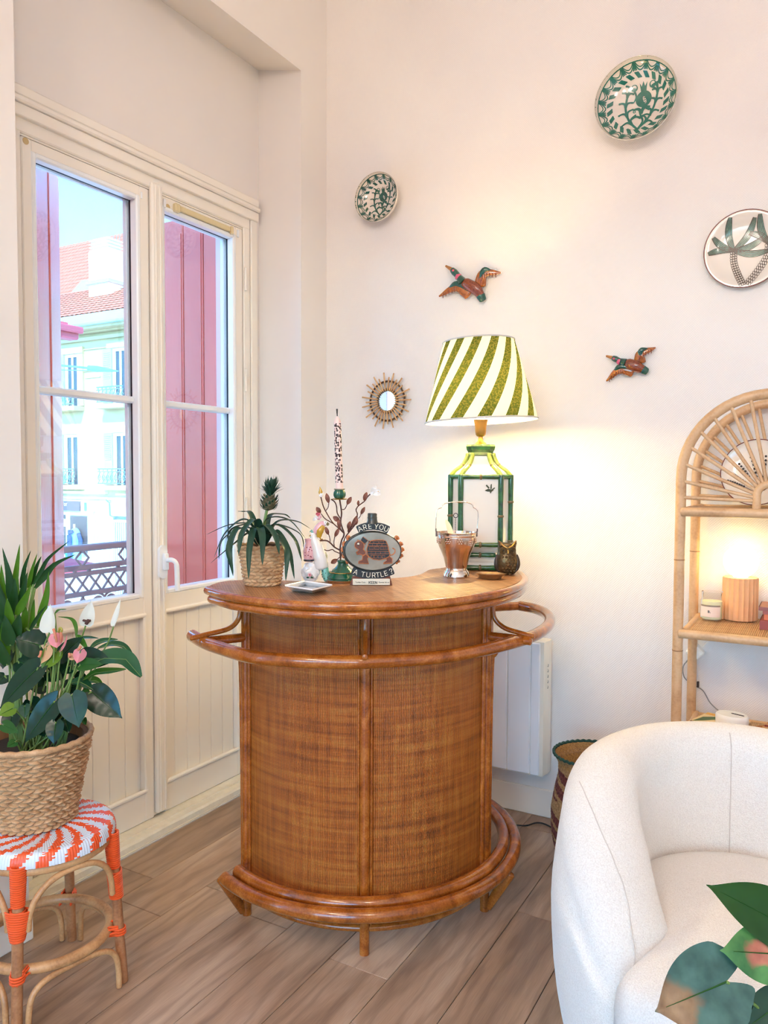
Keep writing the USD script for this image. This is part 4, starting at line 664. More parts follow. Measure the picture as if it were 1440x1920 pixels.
# side scrolls
for sx in (-1, 1):
    for k, (a_, sz) in enumerate(((.62, 80), (.30, 70), (.02, 70), (-.28, 70), (-.58, 80))):
        cx, cy = 630 + sx * 605 * math.cos(a_), 930 - 425 * math.sin(a_); t = np.linspace(0, 1.7 * np.pi, 14)
        obj('scroll', tube([TQ(cx + sx * sz * .75 * math.cos(a_) * .2 + sz * (.62 - .07 * i) * math.cos(tt * sx), cy - sz * (.95 - .07 * i) * math.sin(tt), -2 + i * .25) for i, tt in enumerate(t)], 2.5 * s, 8), copper, fk, smooth=60)
# the turtle in relief
def plate(name, poly, f0, th, m, par): return obj(name, extrude(affinity.affine_transform(poly, tgx), th * s, (c + F0 * f0 * s, X, Zv)), m, par)
def line(name, pts, r, m, par, f=7.2, closed=False): return obj(name, tube([TQ(x, y, f) for x, y in pts], r * s, 6, closed), m, par, smooth=60)
sh_o = [(525, 880), (560, 770), (620, 705), (720, 690), (850, 690), (920, 715), (955, 790), (975, 890), (1005, 990), (985, 1040), (900, 1085), (780, 1108), (660, 1095), (580, 1050), (530, 980)]
shell_ = plate('shell', Polygon(sh_o), 5.3, 1.4, char, fk); line('shell_line', sh_o, .8, copper, shell_, closed=True)
for r_, (yy, xs_) in enumerate(((740, (610, 720, 830)), (790, (600, 690, 790, 890)), (860, (620, 730, 850, 925)), (955, (590, 660, 760, 860, 940)), (1040, (640, 710, 790, 870)))):
    for x_ in xs_:
        hw, hh = (46, 26) if r_ < 4 else (30, 30)
        obj('scute', extrude(affinity.affine_transform(sbox(x_ - hw, yy - hh, x_ + hw, yy + hh).buffer(6), tgx), .5 * s, (c + F0 * 6.6 * s, X, Zv)), mat('blue_black_glaze', S(34, 38, 44), .15, coat=.6), shell_)
        line('scute_line', [(x_ - hw, yy - hh), (x_ + hw, yy - hh), (x_ + hw, yy + hh), (x_ - hw, yy + hh)], .5, copper, shell_, 7.25, True)
hd_o = [(275, 830), (280, 760), (330, 715), (400, 715), (450, 760), (470, 830), (450, 890), (500, 940), (500, 990), (440, 1015), (380, 990), (330, 1000), (310, 950), (360, 900), (310, 870)]
hd_ = plate('head', Polygon(hd_o).buffer(2), 5.3, 1.3, brn, fk); line('head_line', hd_o, .9, copper, hd_, 6.8, True); obj('eye', ball(TQ(350, 775, 6.8), [2.3 * s] * 3, 1), bone, hd_); obj('pupil', ball(TQ(345, 800, 8), [1.1 * s] * 3, 1), char, hd_)
ht_o = [(445, 625), (545, 705), (480, 775), (395, 700)]; ht_ = plate('hat', Polygon(ht_o), 5.3, 1.6, char, fk); line('hat_line', ht_o, .7, copper, ht_, closed=True); line('hat_brim', [(325, 690), (400, 715), (500, 790)], .7, copper, ht_)
for nm, o_ in (('foot_front', [(440, 1030), (500, 990), (560, 1040), (535, 1090), (565, 1190), (350, 1180), (355, 1140), (430, 1110)]), ('foot_hind', [(930, 1070), (1000, 1030), (1055, 1080), (1050, 1170), (870, 1190), (880, 1160), (935, 1120)])):
    f_ = plate('leg', Polygon(o_), 5.3, 1.2, brn, fk); line('leg_line', o_, .9, copper, f_, 6.7, True)
line('tail', [(1000, 1010), (1060, 1000), (1110, 950), (1110, 890), (1060, 860)], 1.1, copper, fk, 6.2)

# ---------------------------------------------------------------- silver ice bucket
q = P(857.5, 1084, z=ZB); s = dep(q) / FPX; c = q + unit([FW[0], FW[1], 0]) * 22 * s; s = dep(c) / FPX
silver = mat('worn_silver', S(222, 200, 182), .16, 1.0, noise=(40, .35), col2=S(190, 150, 120), bump=(220, .12)); silver_b = mat('bright_silver', S(228, 222, 216), .1, 1.0)
ib = thing('ice_bucket', 'silver plated ice bucket with swing handle on the bar', 'ice bucket', c)
o_ = A_([(24.5, 0), (24.8, 2), (23.6, 8), (21, 12), (19.4, 15), (19.6, 18), (20.2, 20), (21.5, 25), (24, 36), (28, 46), (33, 57), (35.4, 66), (36.4, 74), (36.2, 75), (37.0, 76), (36.6, 77), (37.2, 78), (36.8, 79), (37.4, 82), (37.6, 83.5), (36.6, 84), (36.0, 80), (34.4, 66), (27, 47), (22, 34), (18, 24), (0, 22)])
obj('body', lathe(o_ * s, 56, c), silver, ib, smooth=35)
obj('foot', lathe(A_([(0, .2), (24.6, .2), (25.0, 1.5), (24.4, 6), (22.5, 10.5), (21.5, 12.2)]) * s, 48, c), silver_b, ib, smooth=35)
for k in range(10):
    a = k * math.pi / 5 + .3; p0 = c + A_([math.cos(a) * 36 * s, math.sin(a) * 36 * s, 68 * s]); rd = A_([math.cos(a), math.sin(a), 0]); tg_ = A_([-math.sin(a), math.cos(a), 0])
    obj('rosette', join(*[ball(p0 + tg_ * 4.2 * s * math.cos(u) + Zv * 4.2 * s * math.sin(u), 1.5 * s, 1) for u in np.arange(6) * 1.047], ball(p0, 1.8 * s, 1)), silver, ib, smooth=True)
HB = lambda x, y: c + X * ((x - 424) / 7.2 * s) + Zv * ((1085 - (930 + y / 7.2)) * s)
for x_ in (146, 702): obj('pivot', join(tube([HB(x_, 468), HB(x_, 505)], 1.3 * s, 8), tube([HB(x_ + (6 if x_ < 400 else -6), 500), HB(x_ + (6 if x_ < 400 else -6), 570)], 1.7 * s, 8)), mat('dark_silver', S(120, 96, 88), .3, .8), ib)
obj('handle', tube(spline([HB(144, 480), HB(146, 400), HB(152, 280), HB(160, 215), HB(185, 195), HB(216, 184), HB(232, 150), HB(275, 125), HB(360, 112), HB(424, 106), HB(500, 108), HB(580, 118), HB(630, 142), HB(650, 180), HB(680, 196), HB(706, 230), HB(712, 300), HB(708, 400), HB(702, 480)], 5), .95 * s, 8), silver_b, ib, smooth=60)
st_ = thing('ice_scoop', 'pale cream flat handled scoop standing in the silver bucket', 'scoop', c + Zv * 40 * s)
obj('handle', blade([HB(380, 640), HB(350, 540), HB(318, 440), HB(278, 345)], 5.0 * s, up=F0, fold=.15, n=8, prof=lambda t: .55 + .45 * np.sin(np.pi * np.clip(t * 1.02, 0, 1)) ** .5 * (1 - .0 * t) - .5 * t ** 8), mat('pale_cream_horn', S(250, 244, 196), .4), st_, smooth=True)
pk = thing('ice_pick', 'thin dark twisted pick with a loop top in the silver bucket', 'pick', c + Zv * 40 * s)
dkm = mat('dark_steel', S(96, 90, 92), .35, .8); rg = [HB(410 + 28 * math.cos(t), 290 + 30 * math.sin(t)) for t in np.linspace(0, 2 * np.pi, 20, endpoint=False)]
obj('ring', tube(rg, .8 * s, 6, True), dkm, pk); obj('shaft', tube([HB(409, 322), HB(406, 640)], .45 * s, 6), dkm, pk)
for k in range(6): obj('bead', ball(HB(409 - k * .4, 350 + k * 32), .8 * s, 1), dkm, pk)

# ---------------------------------------------------------------- small brass dish, owl
q = P(921.5, 1087, z=ZB); s = dep(q) / FPX; c = q + unit([FW[0], FW[1], 0]) * 17 * s
bd_ = thing('brass_dish', 'small oval gilt dish between the ice bucket and the owl', 'dish', c)
m = lathe(A_([(0, 0), (19, 0), (21, 1.5), (23, 7), (28.5, 12), (28.8, 13), (27.5, 13.2), (20, 10.5), (17, 9.2), (0, 8.8)]) * s, 44); m.apply_scale([1, .78, .78]); obj('body', move(m, c), mat('old_gilt_brass', S(196, 150, 96), .28, .85, noise=(50, .4), col2=S(140, 92, 52)), bd_, smooth=40)
q = P(952, 1078, z=ZB); s = dep(q) / FPX; c = q + unit([FW[0], FW[1], 0]) * 14 * s; s = dep(c) / FPX
ow = thing('owl_figurine', 'dark bronze owl figurine at the right end of the bar', 'figurine', c)
owm = mat('dark_bronze', S(120, 92, 54), .3, .75, noise=(70, .7), col2=S(54, 42, 34), bump=(160, .5)); owd = mat('owl_wing_bronze', S(74, 58, 46), .35, .6)
pr = A_([(0, 0), (13, 0), (16, 2), (19.5, 10), (21.2, 20), (21, 28), (18.5, 36), (17, 42), (17, 48), (17.4, 54), (16, 57.5), (10, 59), (0, 59)]); m = lathe(pr * s, 40); m.apply_scale([1, .78, 1])
fr_o = lambda x, z, f: c + X * x * s + Zv * z * s + F0 * f * s
obj('body', move(place(m, ((0, 0, 0), X, -F0)), c), owm, ow, smooth=50)
for sx in (-1, 1):
    obj('ear', tube([fr_o(sx * 11, 54, 7), fr_o(sx * 14.5, 59, 6), fr_o(sx * 16.5, 63, 4)], A_([5, 3.4, .8]) * s, 8), owm, ow, smooth=60)
    obj('wing', tube(spline([fr_o(sx * 17.5, 36, 3), fr_o(sx * 20, 25, 4), fr_o(sx * 19, 12, 5), fr_o(sx * 14, 4, 7)], 5), A_(list(np.interp(np.linspace(0, 1, 16), [0, .5, 1], [3, 5, 1.5]))) * s, 8), owd, ow, smooth=60)
    e_ = fr_o(sx * 8.2, 45, 12.6); 
    for r_, tt in ((6.2, .9), (4.4, .8), (2.8, .7)): obj('eye_ring', tube([e_ + X * r_ * s * math.cos(t) + Zv * r_ * s * math.sin(t) + F0 * (.8 - .02 * r_ * r_) * s for t in np.linspace(0, 2 * np.pi, 18, endpoint=False)], tt * s, 6, True), owm, ow, smooth=60)
    obj('pupil', ball(e_ + F0 * .4 * s, 1.6 * s, 1), owd, ow); obj('brow', tube([fr_o(sx * 1, 50, 13.6), fr_o(sx * 8, 53.5, 12), fr_o(sx * 15, 60, 7)], A_([1.6, 2.0, 1.2]) * s, 8), mat('bright_bronze', S(190, 148, 80), .25, .9), ow, smooth=60)
    obj('claw', ball(fr_o(sx * 4, 1.5, 14), [3.4 * s, 3.4 * s, 2 * s], 1), owm, ow)
obj('beak', tube([fr_o(0, 46, 13), fr_o(0, 41, 16), fr_o(0, 38, 14)], A_([2, 1.7, .6]) * s, 8), mat('bright_bronze', S(190, 148, 80), .25, .9), ow, smooth=60)
obj('breast_feathers', join(*[ball(fr_o(x + (3 if r % 2 else 0), 33 - r * 5.2, 15.8 - abs(x) * .35 - (r - 2) ** 2 * .1), [2.6 * s, 2.6 * s, 2.4 * s], 1) for r in range(6) for x in (-9, -3, 3, 9)]), owm, ow, kind='stuff', smooth=True)

# ---------------------------------------------------------------- the bamboo table lamp
q = P(905.5, 1070, z=ZB); d0 = dep(q); c = q + unit([FW[0], FW[1], 0]) * 55 * d0 / FPX; s = (dep(c) - 0.06) / FPX
lp = thing('table_lamp', 'green ceramic bamboo lantern lamp with green and white striped shade', 'table lamp', c)
bam = mat('bamboo_green_glaze', S(54, 108, 48), .15, coat=.7, noise=(34, .9), col2=S(14, 44, 28)); bam_y = mat('bamboo_yellow_green_glaze', S(168, 176, 74), .18, coat=.6, noise=(40, .8), col2=S(92, 122, 46)); cer = mat('ivory_ceramic', S(242, 230, 214), .2, coat=.5); knob = mat('bamboo_node_brown', S(112, 92, 52), .25, coat=.4)
ra = 0.10   # turned slightly to the right
EX = math.cos(ra) * X + math.sin(ra) * F0; EY = np.cross(Zv, EX)
W = lambda x, y, z: c + EX * x * s + EY * y * s + Zv * z * s
def octo(hx, hy, ch): return [(-hx + ch, -hy), (hx - ch, -hy), (hx, -hy + ch), (hx, hy - ch), (hx - ch, hy), (-hx + ch, hy), (-hx, hy - ch), (-hx, -hy + ch)]
HX, CH = 55.5, 19.0
def loft(levels, m, name):
    v = np.stack([np.stack([W(x, y, z) for x, y in octo(h, h, ch)]) for h, ch, z in levels], 0); obj(name, grid(v, wrap_v=True), m, lp, smooth=20)
loft([(2, 1, 1), (49, 15, 1), (49, 15, 14), (42, 13, 17), (38, 12, 21), (37, 12, 24), (37, 12, 31), (41, 13, 34), (47, 16, 40), (53, 18, 44), (53.5, 18, 50), (53.5, 18, 170), (53, 18, 174), (48, 16, 182), (38, 13, 190), (30, 10, 198), (24, 8, 206), (22, 7, 215), (22, 7, 222), (2, 1, 222)], cer, 'body')
def bamb(a, b, r, m=bam, nodes=(.5,), par=lp):
    a, b = A_(a), A_(b); n_ = 20; t = np.linspace(0, 1, n_); rr_ = np.full(n_, r * s)
    ps = obj('bamboo_rod', tube(a + (b - a) * t[:, None], rr_ * (1 + .06 * np.sin(t * 9)), 10), m, par, smooth=60)
    for k in nodes: p_ = a + (b - a) * k; u = unit(b - a); obj('node', tube([p_ - u * 2.2 * s, p_, p_ + u * 2.2 * s], A_([r * 1.02, r * 1.28, r * 1.02]) * s, 10), knob, ps, smooth=60)
O8 = octo(HX, HX, CH)
for k, (x, y) in enumerate(O8): bamb(W(x, y, 46), W(x, y, 176), 5.0, nodes=(.42,) if k % 2 else (.62, .06))
for z, h, ch, r in ((48, HX, CH, 4.4), (173, HX, CH, 4.4), (27.5, 41, 13, 4.2), (5, 51, 16, 4.6)):
    o8 = octo(h, h, ch)
    for k in range(8):
        if z == 27.5 and k % 2: continue
        bamb(W(*o8[k], z), W(*o8[(k + 1) % 8], z), r, nodes=(.5,) if k % 2 == 0 else ())
for x, y in O8:
    ps = spline([W(x, y, 174), W(x * .84, y * .84, 184), W(x * .6, y * .6, 194), W(x * .46, y * .46, 208), W(x * .42, y * .42, 216)], 5); rb_ = obj('roof_rib', tube(ps, 4.6 * s, 8), bam_y, lp, smooth=60)
    obj('node', ball(ps[10], 5 * s, 1), knob, rb_, smooth=True)
loft([(23, 8, 212), (25, 8, 213), (23, 8, 219), (26, 9, 224), (27, 9, 230), (26, 9, 233), (20, 7, 234), (2, 1, 234)], bam, 'collar')
obj('collar_rods', join(*[tube([W(24 * math.cos(t), 24 * math.sin(t), 230), W(24 * math.cos(t + .5), 24 * math.sin(t + .5), 231)], 3.2 * s, 8) for t in np.arange(0, 6.28, .55)]), bam_y, lp, smooth=60)
# painted butterfly
bt_ = W(16, -54.2, 150); bfl = obj('painted_insect', join(*[extrude(Polygon(p_), .0005, (bt_, EX * s, Zv * s)) for p_ in ([(-9, -2), (-3, 1), (4, 0), (8, -1), (4, -4), (-4, -4)], [(-2, 1), (-7, 7), (-5, 9), (0, 3)], [(1, 1), (2, 9), (4, 10), (4, 1)], [(4, 0), (9, 4), (10, 2), (6, -1)], [(0, -4), (2, -8), (4, -4)])]), mat('painted_brown_green', S(122, 96, 70), .4, noise=(300, .8), col2=S(80, 120, 80)), lp)
obj('neck', lathe(A_([(13, 233), (10, 237), (5.5, 241), (4.4, 246), (4.4, 249), (7, 250), (9.5, 253), (10.5, 259), (11, 268), (13, 279), (13.5, 281), (0, 281)]) * s, 28, c), mat('aged_brass', S(176, 128, 66), .3, .9), lp, smooth=40)
# shade: slightly tilted cone, stripes from primvar st = (turn, height)
SB, ST_, H0, H1 = 106.0, 67.0, 279.0, 428.0
nA, nH = 96, 16; th = np.linspace(0, 2 * np.pi, nA + 1); hh = np.linspace(0, 1, nH)
ntl = unit(Zv + X * -.045 + F0 * .0)
sa = unit(X - ntl * (X @ ntl)); sb = np.cross(ntl, sa)
sc0 = c + Zv * H0 * s + X * 1.0 * s
def cone(off): return np.stack([np.stack([sc0 + ntl * (H1 - H0) * s * h + ((SB + (ST_ - SB) * h) * s + off) * (np.cos(t) * sa + np.sin(t) * sb) for t in th]) for h in hh], 0)
uvs = np.stack([np.stack([th / (2 * np.pi), np.full(nA + 1, h)], 1) for h in hh], 0).reshape(-1, 2)
n = {'u': ('uvmap', {'attribute': 'st'}), 's': ('separate_xyz', {}), 'a': ('math', {'math_type': 'multiply', 'value2': 13.0}), 'b': ('math', {'math_type': 'multiply_add', 'value2': -1.90, 'value3': 100.661}), 'c': ('math', {'math_type': 'add'}), 'f': ('math', {'math_type': 'fraction'}), 'g': ('math', {'math_type': 'greater_than', 'value2': .49}),
     'geo': ('geometry', {}), 'n': ('noise_texture', {'scale': 170.0, 'detail': 2.0}), 'r': ('rgb_ramp', {'ramp': [(.42, S(66, 90, 44)), (.62, S(128, 128, 58))]}), 'd': ('mix_color', {'b': S(250, 248, 232)}), 't': ('mix_color', {'b': (.92, .86, .62)}), 'df': ('diffuse_bsdf', {}), 'tr': ('translucent_bsdf', {}), 'm': ('mix_closure', {'fac': .5}),
     'rt': ('rgb_ramp', {'ramp': [(.42, (.03, .042, .010)), (.62, (.085, .078, .024))]})}
shade_m = usdkit.material(stage, '/World/Looks/striped_shade', n, [('u.UV', 's.vector'), ('s.x', 'a.value1'), ('s.y', 'b.value1'), ('a.value', 'c.value1'), ('b.value', 'c.value2'), ('c.value', 'f.value1'), ('f.value', 'g.value1'), ('geo.position', 'n.vector'), ('n.fac', 'r.fac'), ('n.fac', 'rt.fac'), ('r.color', 'd.a'), ('rt.color', 't.a'), ('g.value', 'd.fac'), ('g.value', 't.fac'),
    ('d.result', 'df.color'), ('t.result', 'tr.color'), ('df.BSDF', 'm.closure1'), ('tr.BSDF', 'm.closure2')], surface='m.closure')
g = grid(cone(0)); g.invert(); sh_ = obj('shade', g, shade_m, lp, smooth=True, uv=uvs)
g2 = grid(cone(-.0015)); obj('lining', g2, mat('shade_lining', S(250, 246, 236), .9, transl=((.9, .84, .66), .5)), sh_, smooth=True)
trim_m = mat('grey_shade_binding', S(206, 200, 196), .7)
for h, r in ((0, SB), (1, ST_)): obj('binding', tube(np.stack([sc0 + ntl * (H1 - H0) * s * h + (r * s) * (np.cos(t) * sa + np.sin(t) * sb) for t in th[:-1]]), 1.6 * s, 6, True), trim_m, sh_, smooth=60)
obj('spider', join(*[tube([sc0 + ntl * 30 * s, sc0 + ntl * 30 * s + (SB - 10) * s * (math.cos(t) * sa + math.sin(t) * sb)], .8 * s, 6) for t in (.4, 2.5, 4.6)]), brass, sh_)
bulb = sc0 + ntl * 62 * s
obj('bulb', join(ball(bulb, 17 * s, 3), tube([sc0 + ntl * 4 * s, bulb - ntl * 8 * s], 8 * s, 12)), mat('lit_bulb', S(255, 240, 200), .4, emit=((1.0, .78, .34), LAMP_T := 270.0)), lp, smooth=True)
# ---------------------------------------------------------------- painted bowls on the back wall
gin = mat('painted_green', S(46, 122, 104), .16, coat=.6, noise=(40, .5), col2=S(24, 88, 76)); gin2 = mat('painted_dark_green', S(44, 96, 82), .16, coat=.6, noise=(40, .5), col2=S(26, 66, 58)); tin = mat('tin_glaze_cream', S(236, 222, 208), .14, coat=.6)
def decal(poly, surf, eps=.0009, size=.04):
    """Flat painted shapes (unit disc) laid onto a dished surface: surf(x, y) -> point."""
    m = extrude(poly, .01); v, f = np.array(m.vertices), np.array(m.faces)
    top = (v[f][:, :, 2] > .005).all(1); m = trimesh.Trimesh(v, f[top]); m.merge_vertices(); v, f = trimesh.remesh.subdivide_to_size(m.vertices, m.faces, size)
    return trimesh.Trimesh(surf(v[:, 0], v[:, 1], eps), f, process=False)
def curl(p0, p1, bend, w, n=10, taper=True):
    """A brush stroke from p0 to p1, bowed sideways, thick at its foot."""
    p0, p1 = A_(p0), A_(p1); d = p1 - p0; nn = A_([-d[1], d[0]]); t = np.linspace(0, 1, n); c_ = p0 + d * t[:, None] + nn * bend * np.sin(np.pi * t)[:, None]
    tg = np.gradient(c_, axis=0); tg /= np.linalg.norm(tg, axis=1, keepdims=True); s_ = np.c_[-tg[:, 1], tg[:, 0]]; ww = (w * (1 - .55 * t) if taper else np.full(n, w))[:, None]
    return Polygon(np.vstack([c_ + s_ * ww, (c_ - s_ * ww)[::-1]])).buffer(w * .25)
def frond(stem, n, w, L0, sides=(-1, 1)):
    st = spline([(*p_, 0) for p_ in stem], 8)[:, :2]; out = [LineString(st).buffer(w)]
    for k in range(1, n + 1):
        i = int((len(st) - 2) * k / (n + .3)); tg = unit(st[i + 1] - st[i])
        for sd in sides:
            L = L0 * (1.15 - .6 * k / n); nn = A_([-tg[1], tg[0]]) * sd; e_ = st[i] + nn * L + tg * L * .75
            out.append(curl(st[i], e_, -sd * .28, w * 1.0)); out.append(Point(*(e_ + nn * .01 - tg * .005)).buffer(w * .95))
    return out
def bowl_design(nsc, fine):
    P_ = [Point(0, 0).buffer(1.0, 48).difference(Point(0, 0).buffer(.948, 48))]
    for k in range(nsc):
        a0, a1 = 2 * np.pi * k / nsc, 2 * np.pi * (k + 1) / nsc; am = (a0 + a1) / 2; c_ = lambda r, a: A_([r * math.cos(a), r * math.sin(a)])
        for dep_, q in ((.165, .03), (.105, .09)):
            pts = [c_(.96 - dep_ * math.sin(np.pi * t) ** .7, a0 + (a1 - a0) * (q + (1 - 2 * q) * t)) for t in np.linspace(0, 1, 14)]; P_.append(LineString(pts).buffer(.013 if dep_ > .15 else .010))
        for s_ in (-.05, 0, .05): P_.append(curl(c_(.94, a0), c_(.80, a0 + s_), 0, .018))
    nl = 22 if fine else 18
    for k in range(nl):
        a = 2 * np.pi * k / nl; p0, p1 = A_([.65 * math.cos(a), .65 * math.sin(a)]), A_([.765 * math.cos(a + .25), .765 * math.sin(a + .25)]); d = p1 - p0; nn = A_([-d[1], d[0]]) * .24
        P_.append(Polygon([p0, p0 + d * .35 + nn, p1, p0 + d * .65 - nn]).buffer(.008))
    rimn = len(P_)
    P_ += frond([(0, -.55), (-.18, -.32), (-.26, -.05), (-.22, .22), (-.16, .36)], 5, .022, .15) + frond([(0, -.55), (.2, -.36), (.34, -.08), (.40, .18), (.38, .34)], 5, .022, .14)
    P_ += [curl((0, -.55), (-.2, -.5), .2, .022), curl((0, -.55), (.22, -.52), -.2, .022), LineString(spline([(0, -.55, 0), (.10, -.38, 0), (.05, -.22, 0), (.10, -.06, 0)], 8)[:, :2]).buffer(.02)]
    for x_, s_ in ((-.10, -1), (.24, 1)): P_ += [curl((.06, -.2), (x_, -.1), .3 * s_, .03), Point(x_ - .02 * s_, -.14).buffer(.03).difference(Point(x_ - .02 * s_, -.14).buffer(.014)), curl((.05, -.3), (x_ + .03 * s_, -.30), .25 * s_, .02)]
    pom = Point(.11, .09).buffer(.165).union(Polygon([(.06, .2), (.16, .2), (.19, .42), (.14, .34), (.11, .44), (.07, .34), (.03, .42)]))
    P_.append(pom.difference(affinity.rotate(affinity.scale(Point(.13, .07).buffer(.05), .6, 1.6), 18)))
    for dx in (-.01, .03): 
        for q in range(3): P_.append(Point(.125 + dx * .6, .02 + q * .045).buffer(.011))
    for x_ in (-.08, .30): P_ += [Point(x_, .34).buffer(.07).difference(Point(x_, .35).buffer(.045)), curl((x_, .28), (x_ * 1.3, .05), .2, .016)]
    P_ = P_[:rimn] + [affinity.scale(q, 1.2, 1.2, origin=(.03, -.05)).intersection(Point(0, 0).buffer(.66)) for q in P_[rimn:]]
    return union_all([q if q.is_valid else q.buffer(0) for q in P_]).intersection(Point(0, 0).buffer(1.0, 64))
def wall_bowl(cx, cz, R, D, label, design, m_, rotd=0.0, cat='bowl'):
    t = thing('wall_bowl', label, cat, (cx, YW, cz)); cy = YW - D
    h = lambda r: D * .93 * np.sqrt(np.clip(1 - np.clip(r, 0, 1) ** 2.1, 0, 1)) * .82       # depth of the inside below the rim
    prof = [(r, h(r)) for r in np.linspace(0.0, 1, 26)] + [(1.018, -.002), (1.022, .004), (1.0, .012)] + [(r, h(r) + .010) for r in (.96, .9, .8, .65, .5, .4)] + [(.38, D * .985), (.3, D * .985), (.28, h(.28) + .008), (0, h(0) + .008)]
    th = np.linspace(0, 2 * np.pi, 72, endpoint=False); v = np.stack([np.stack([cx + r * R * np.cos(th), np.full(72, cy + y), cz + r * R * np.sin(th)], 1) for r, y in prof], 0)
    obj('body', grid(v, wrap_v=True), tin, t, smooth=40)
    ca, sa_ = math.cos(rotd), math.sin(rotd)
    sf = lambda x, y, e: np.stack([cx + R * (x * ca - y * sa_), cy + h(np.hypot(x, y)) - e - .0006, cz + R * (x * sa_ + y * ca)], 1)
    obj('painted_pattern', decal(design, sf), m_, t, smooth=True)
    return t
wall_bowl(-.646, 2.789, .1455, .085, 'large green and cream painted bowl with pomegranate high on the wall', bowl_design(19, True), gin)
wall_bowl(-1.757, 2.628, .1055, .066, 'small dark green and cream painted bowl near the wall corner', bowl_design(15, False), gin2)

# palm plate
pc, pR = A_([-.2705, YW - .028, 2.2065]), .1345
pp_ = thing('palm_plate', 'cream wall plate painted with two green palms and a brown rim', 'plate', (pc[0], YW, pc[2]))
th = np.linspace(0, 2 * np.pi, 80, endpoint=False); dish = lambda r: .016 * (1 - np.clip(r / .9, 0, 1) ** 4)
prof = [(r, dish(r)) for r in (0.0001, .3, .6, .75, .85, .92, .97, 1.0)] + [(1.006, .003), (1.0, .007), (.9, .014), (.6, .024), (.58, .0275), (.0001, .0275)]
obj('body', grid(np.stack([np.stack([pc[0] + r * pR * np.cos(th), np.full(80, pc[1] + y), pc[2] + r * pR * np.sin(th)], 1) for r, y in prof], 0), wrap_v=True), mat('plate_cream', S(238, 224, 210), .16, coat=.6), pp_, smooth=40)
obj('rim_line', tube(np.stack([pc[0] + pR * np.cos(th), np.full(80, pc[1] + .001), pc[2] + pR * np.sin(th)], 1), .0022, 6, True), mat('rim_brown', S(120, 56, 46), .3), pp_, smooth=60)
psf = lambda x, y, e: np.stack([pc[0] + pR * x, pc[1] + dish(np.hypot(x, y)) - e - .0005, pc[2] + pR * y], 1)
def pleaf(p0, p1, bend, w):
    p0, p1 = A_(p0), A_(p1); d = p1 - p0; nn = A_([-d[1], d[0]]); t = np.linspace(0, 1, 14); c_ = p0 + d * t[:, None] + nn * bend * np.sin(np.pi * t)[:, None]; tg = np.gradient(c_, axis=0); tg /= np.linalg.norm(tg, axis=1, keepdims=True); s_ = np.c_[-tg[:, 1], tg[:, 0]]; ww = (w * np.sin(np.pi * (t * .82 + .08)) ** .6)[:, None]
    return Polygon(np.vstack([c_ + s_ * ww, (c_ - s_ * ww)[::-1]])).buffer(0), [LineString(c_ + s_ * ww * q).buffer(.006) for q in (-.98, -.55, -.1, .35, .75, .98)]
# plate coordinates: x right, y up in plate radii
lv, ln = [], []
for trunk, tops in ((((-.28, -.02), (-.27, -.3), (-.17, -.62), (-.02, -.96)), ((-.92, -.03), (-.80, .40), (-.38, .88), (.22, .80), (.42, .25), (.60, -.10))), (((.55, .06), (.52, -.25), (.30, -.62), (.05, -.95)), ((.10, .42), (.35, .86), (.80, .56), (.94, .22), (.90, -.08)))):
    b0_ = A_(trunk[0]) + [0, .03]
    for k, tp in enumerate(tops):
        a_, b_ = pleaf(b0_, A_(tp) * .97, (.10 if tp[0] < b0_[0] else -.10) * (-1 if k in (0,) else 1), .085); lv.append(a_); ln += b_
    tk = spline([(*p_, 0) for p_ in trunk], 9)[:, :2]; tg = np.gradient(tk, axis=0); tg /= np.linalg.norm(tg, axis=1, keepdims=True)
    for q in (-.055, 0, .055):
        L_ = LineString(tk + np.c_[-tg[:, 1], tg[:, 0]] * q); ln += [affinity.rotate(affinity.scale(Point(*L_.interpolate(u, True).coords[0]).buffer(.045), .6, 1), 10).exterior.buffer(.006) for u in np.linspace(.03, .95, 15)]
disc_ = Point(0, 0).buffer(.985, 48)
obj('painted_leaves', decal(union_all(lv).intersection(disc_), psf, .0006, .08), mat('painted_palm_green', S(124, 158, 136), .2, coat=.5, noise=(60, .9), col2=S(70, 118, 104)), pp_, smooth=True)
obj('painted_lines', decal(union_all([q.buffer(0) for q in ln]).intersection(disc_), psf, .0011, .08), mat('painted_brown_line', S(96, 78, 66), .3), pp_, smooth=True)

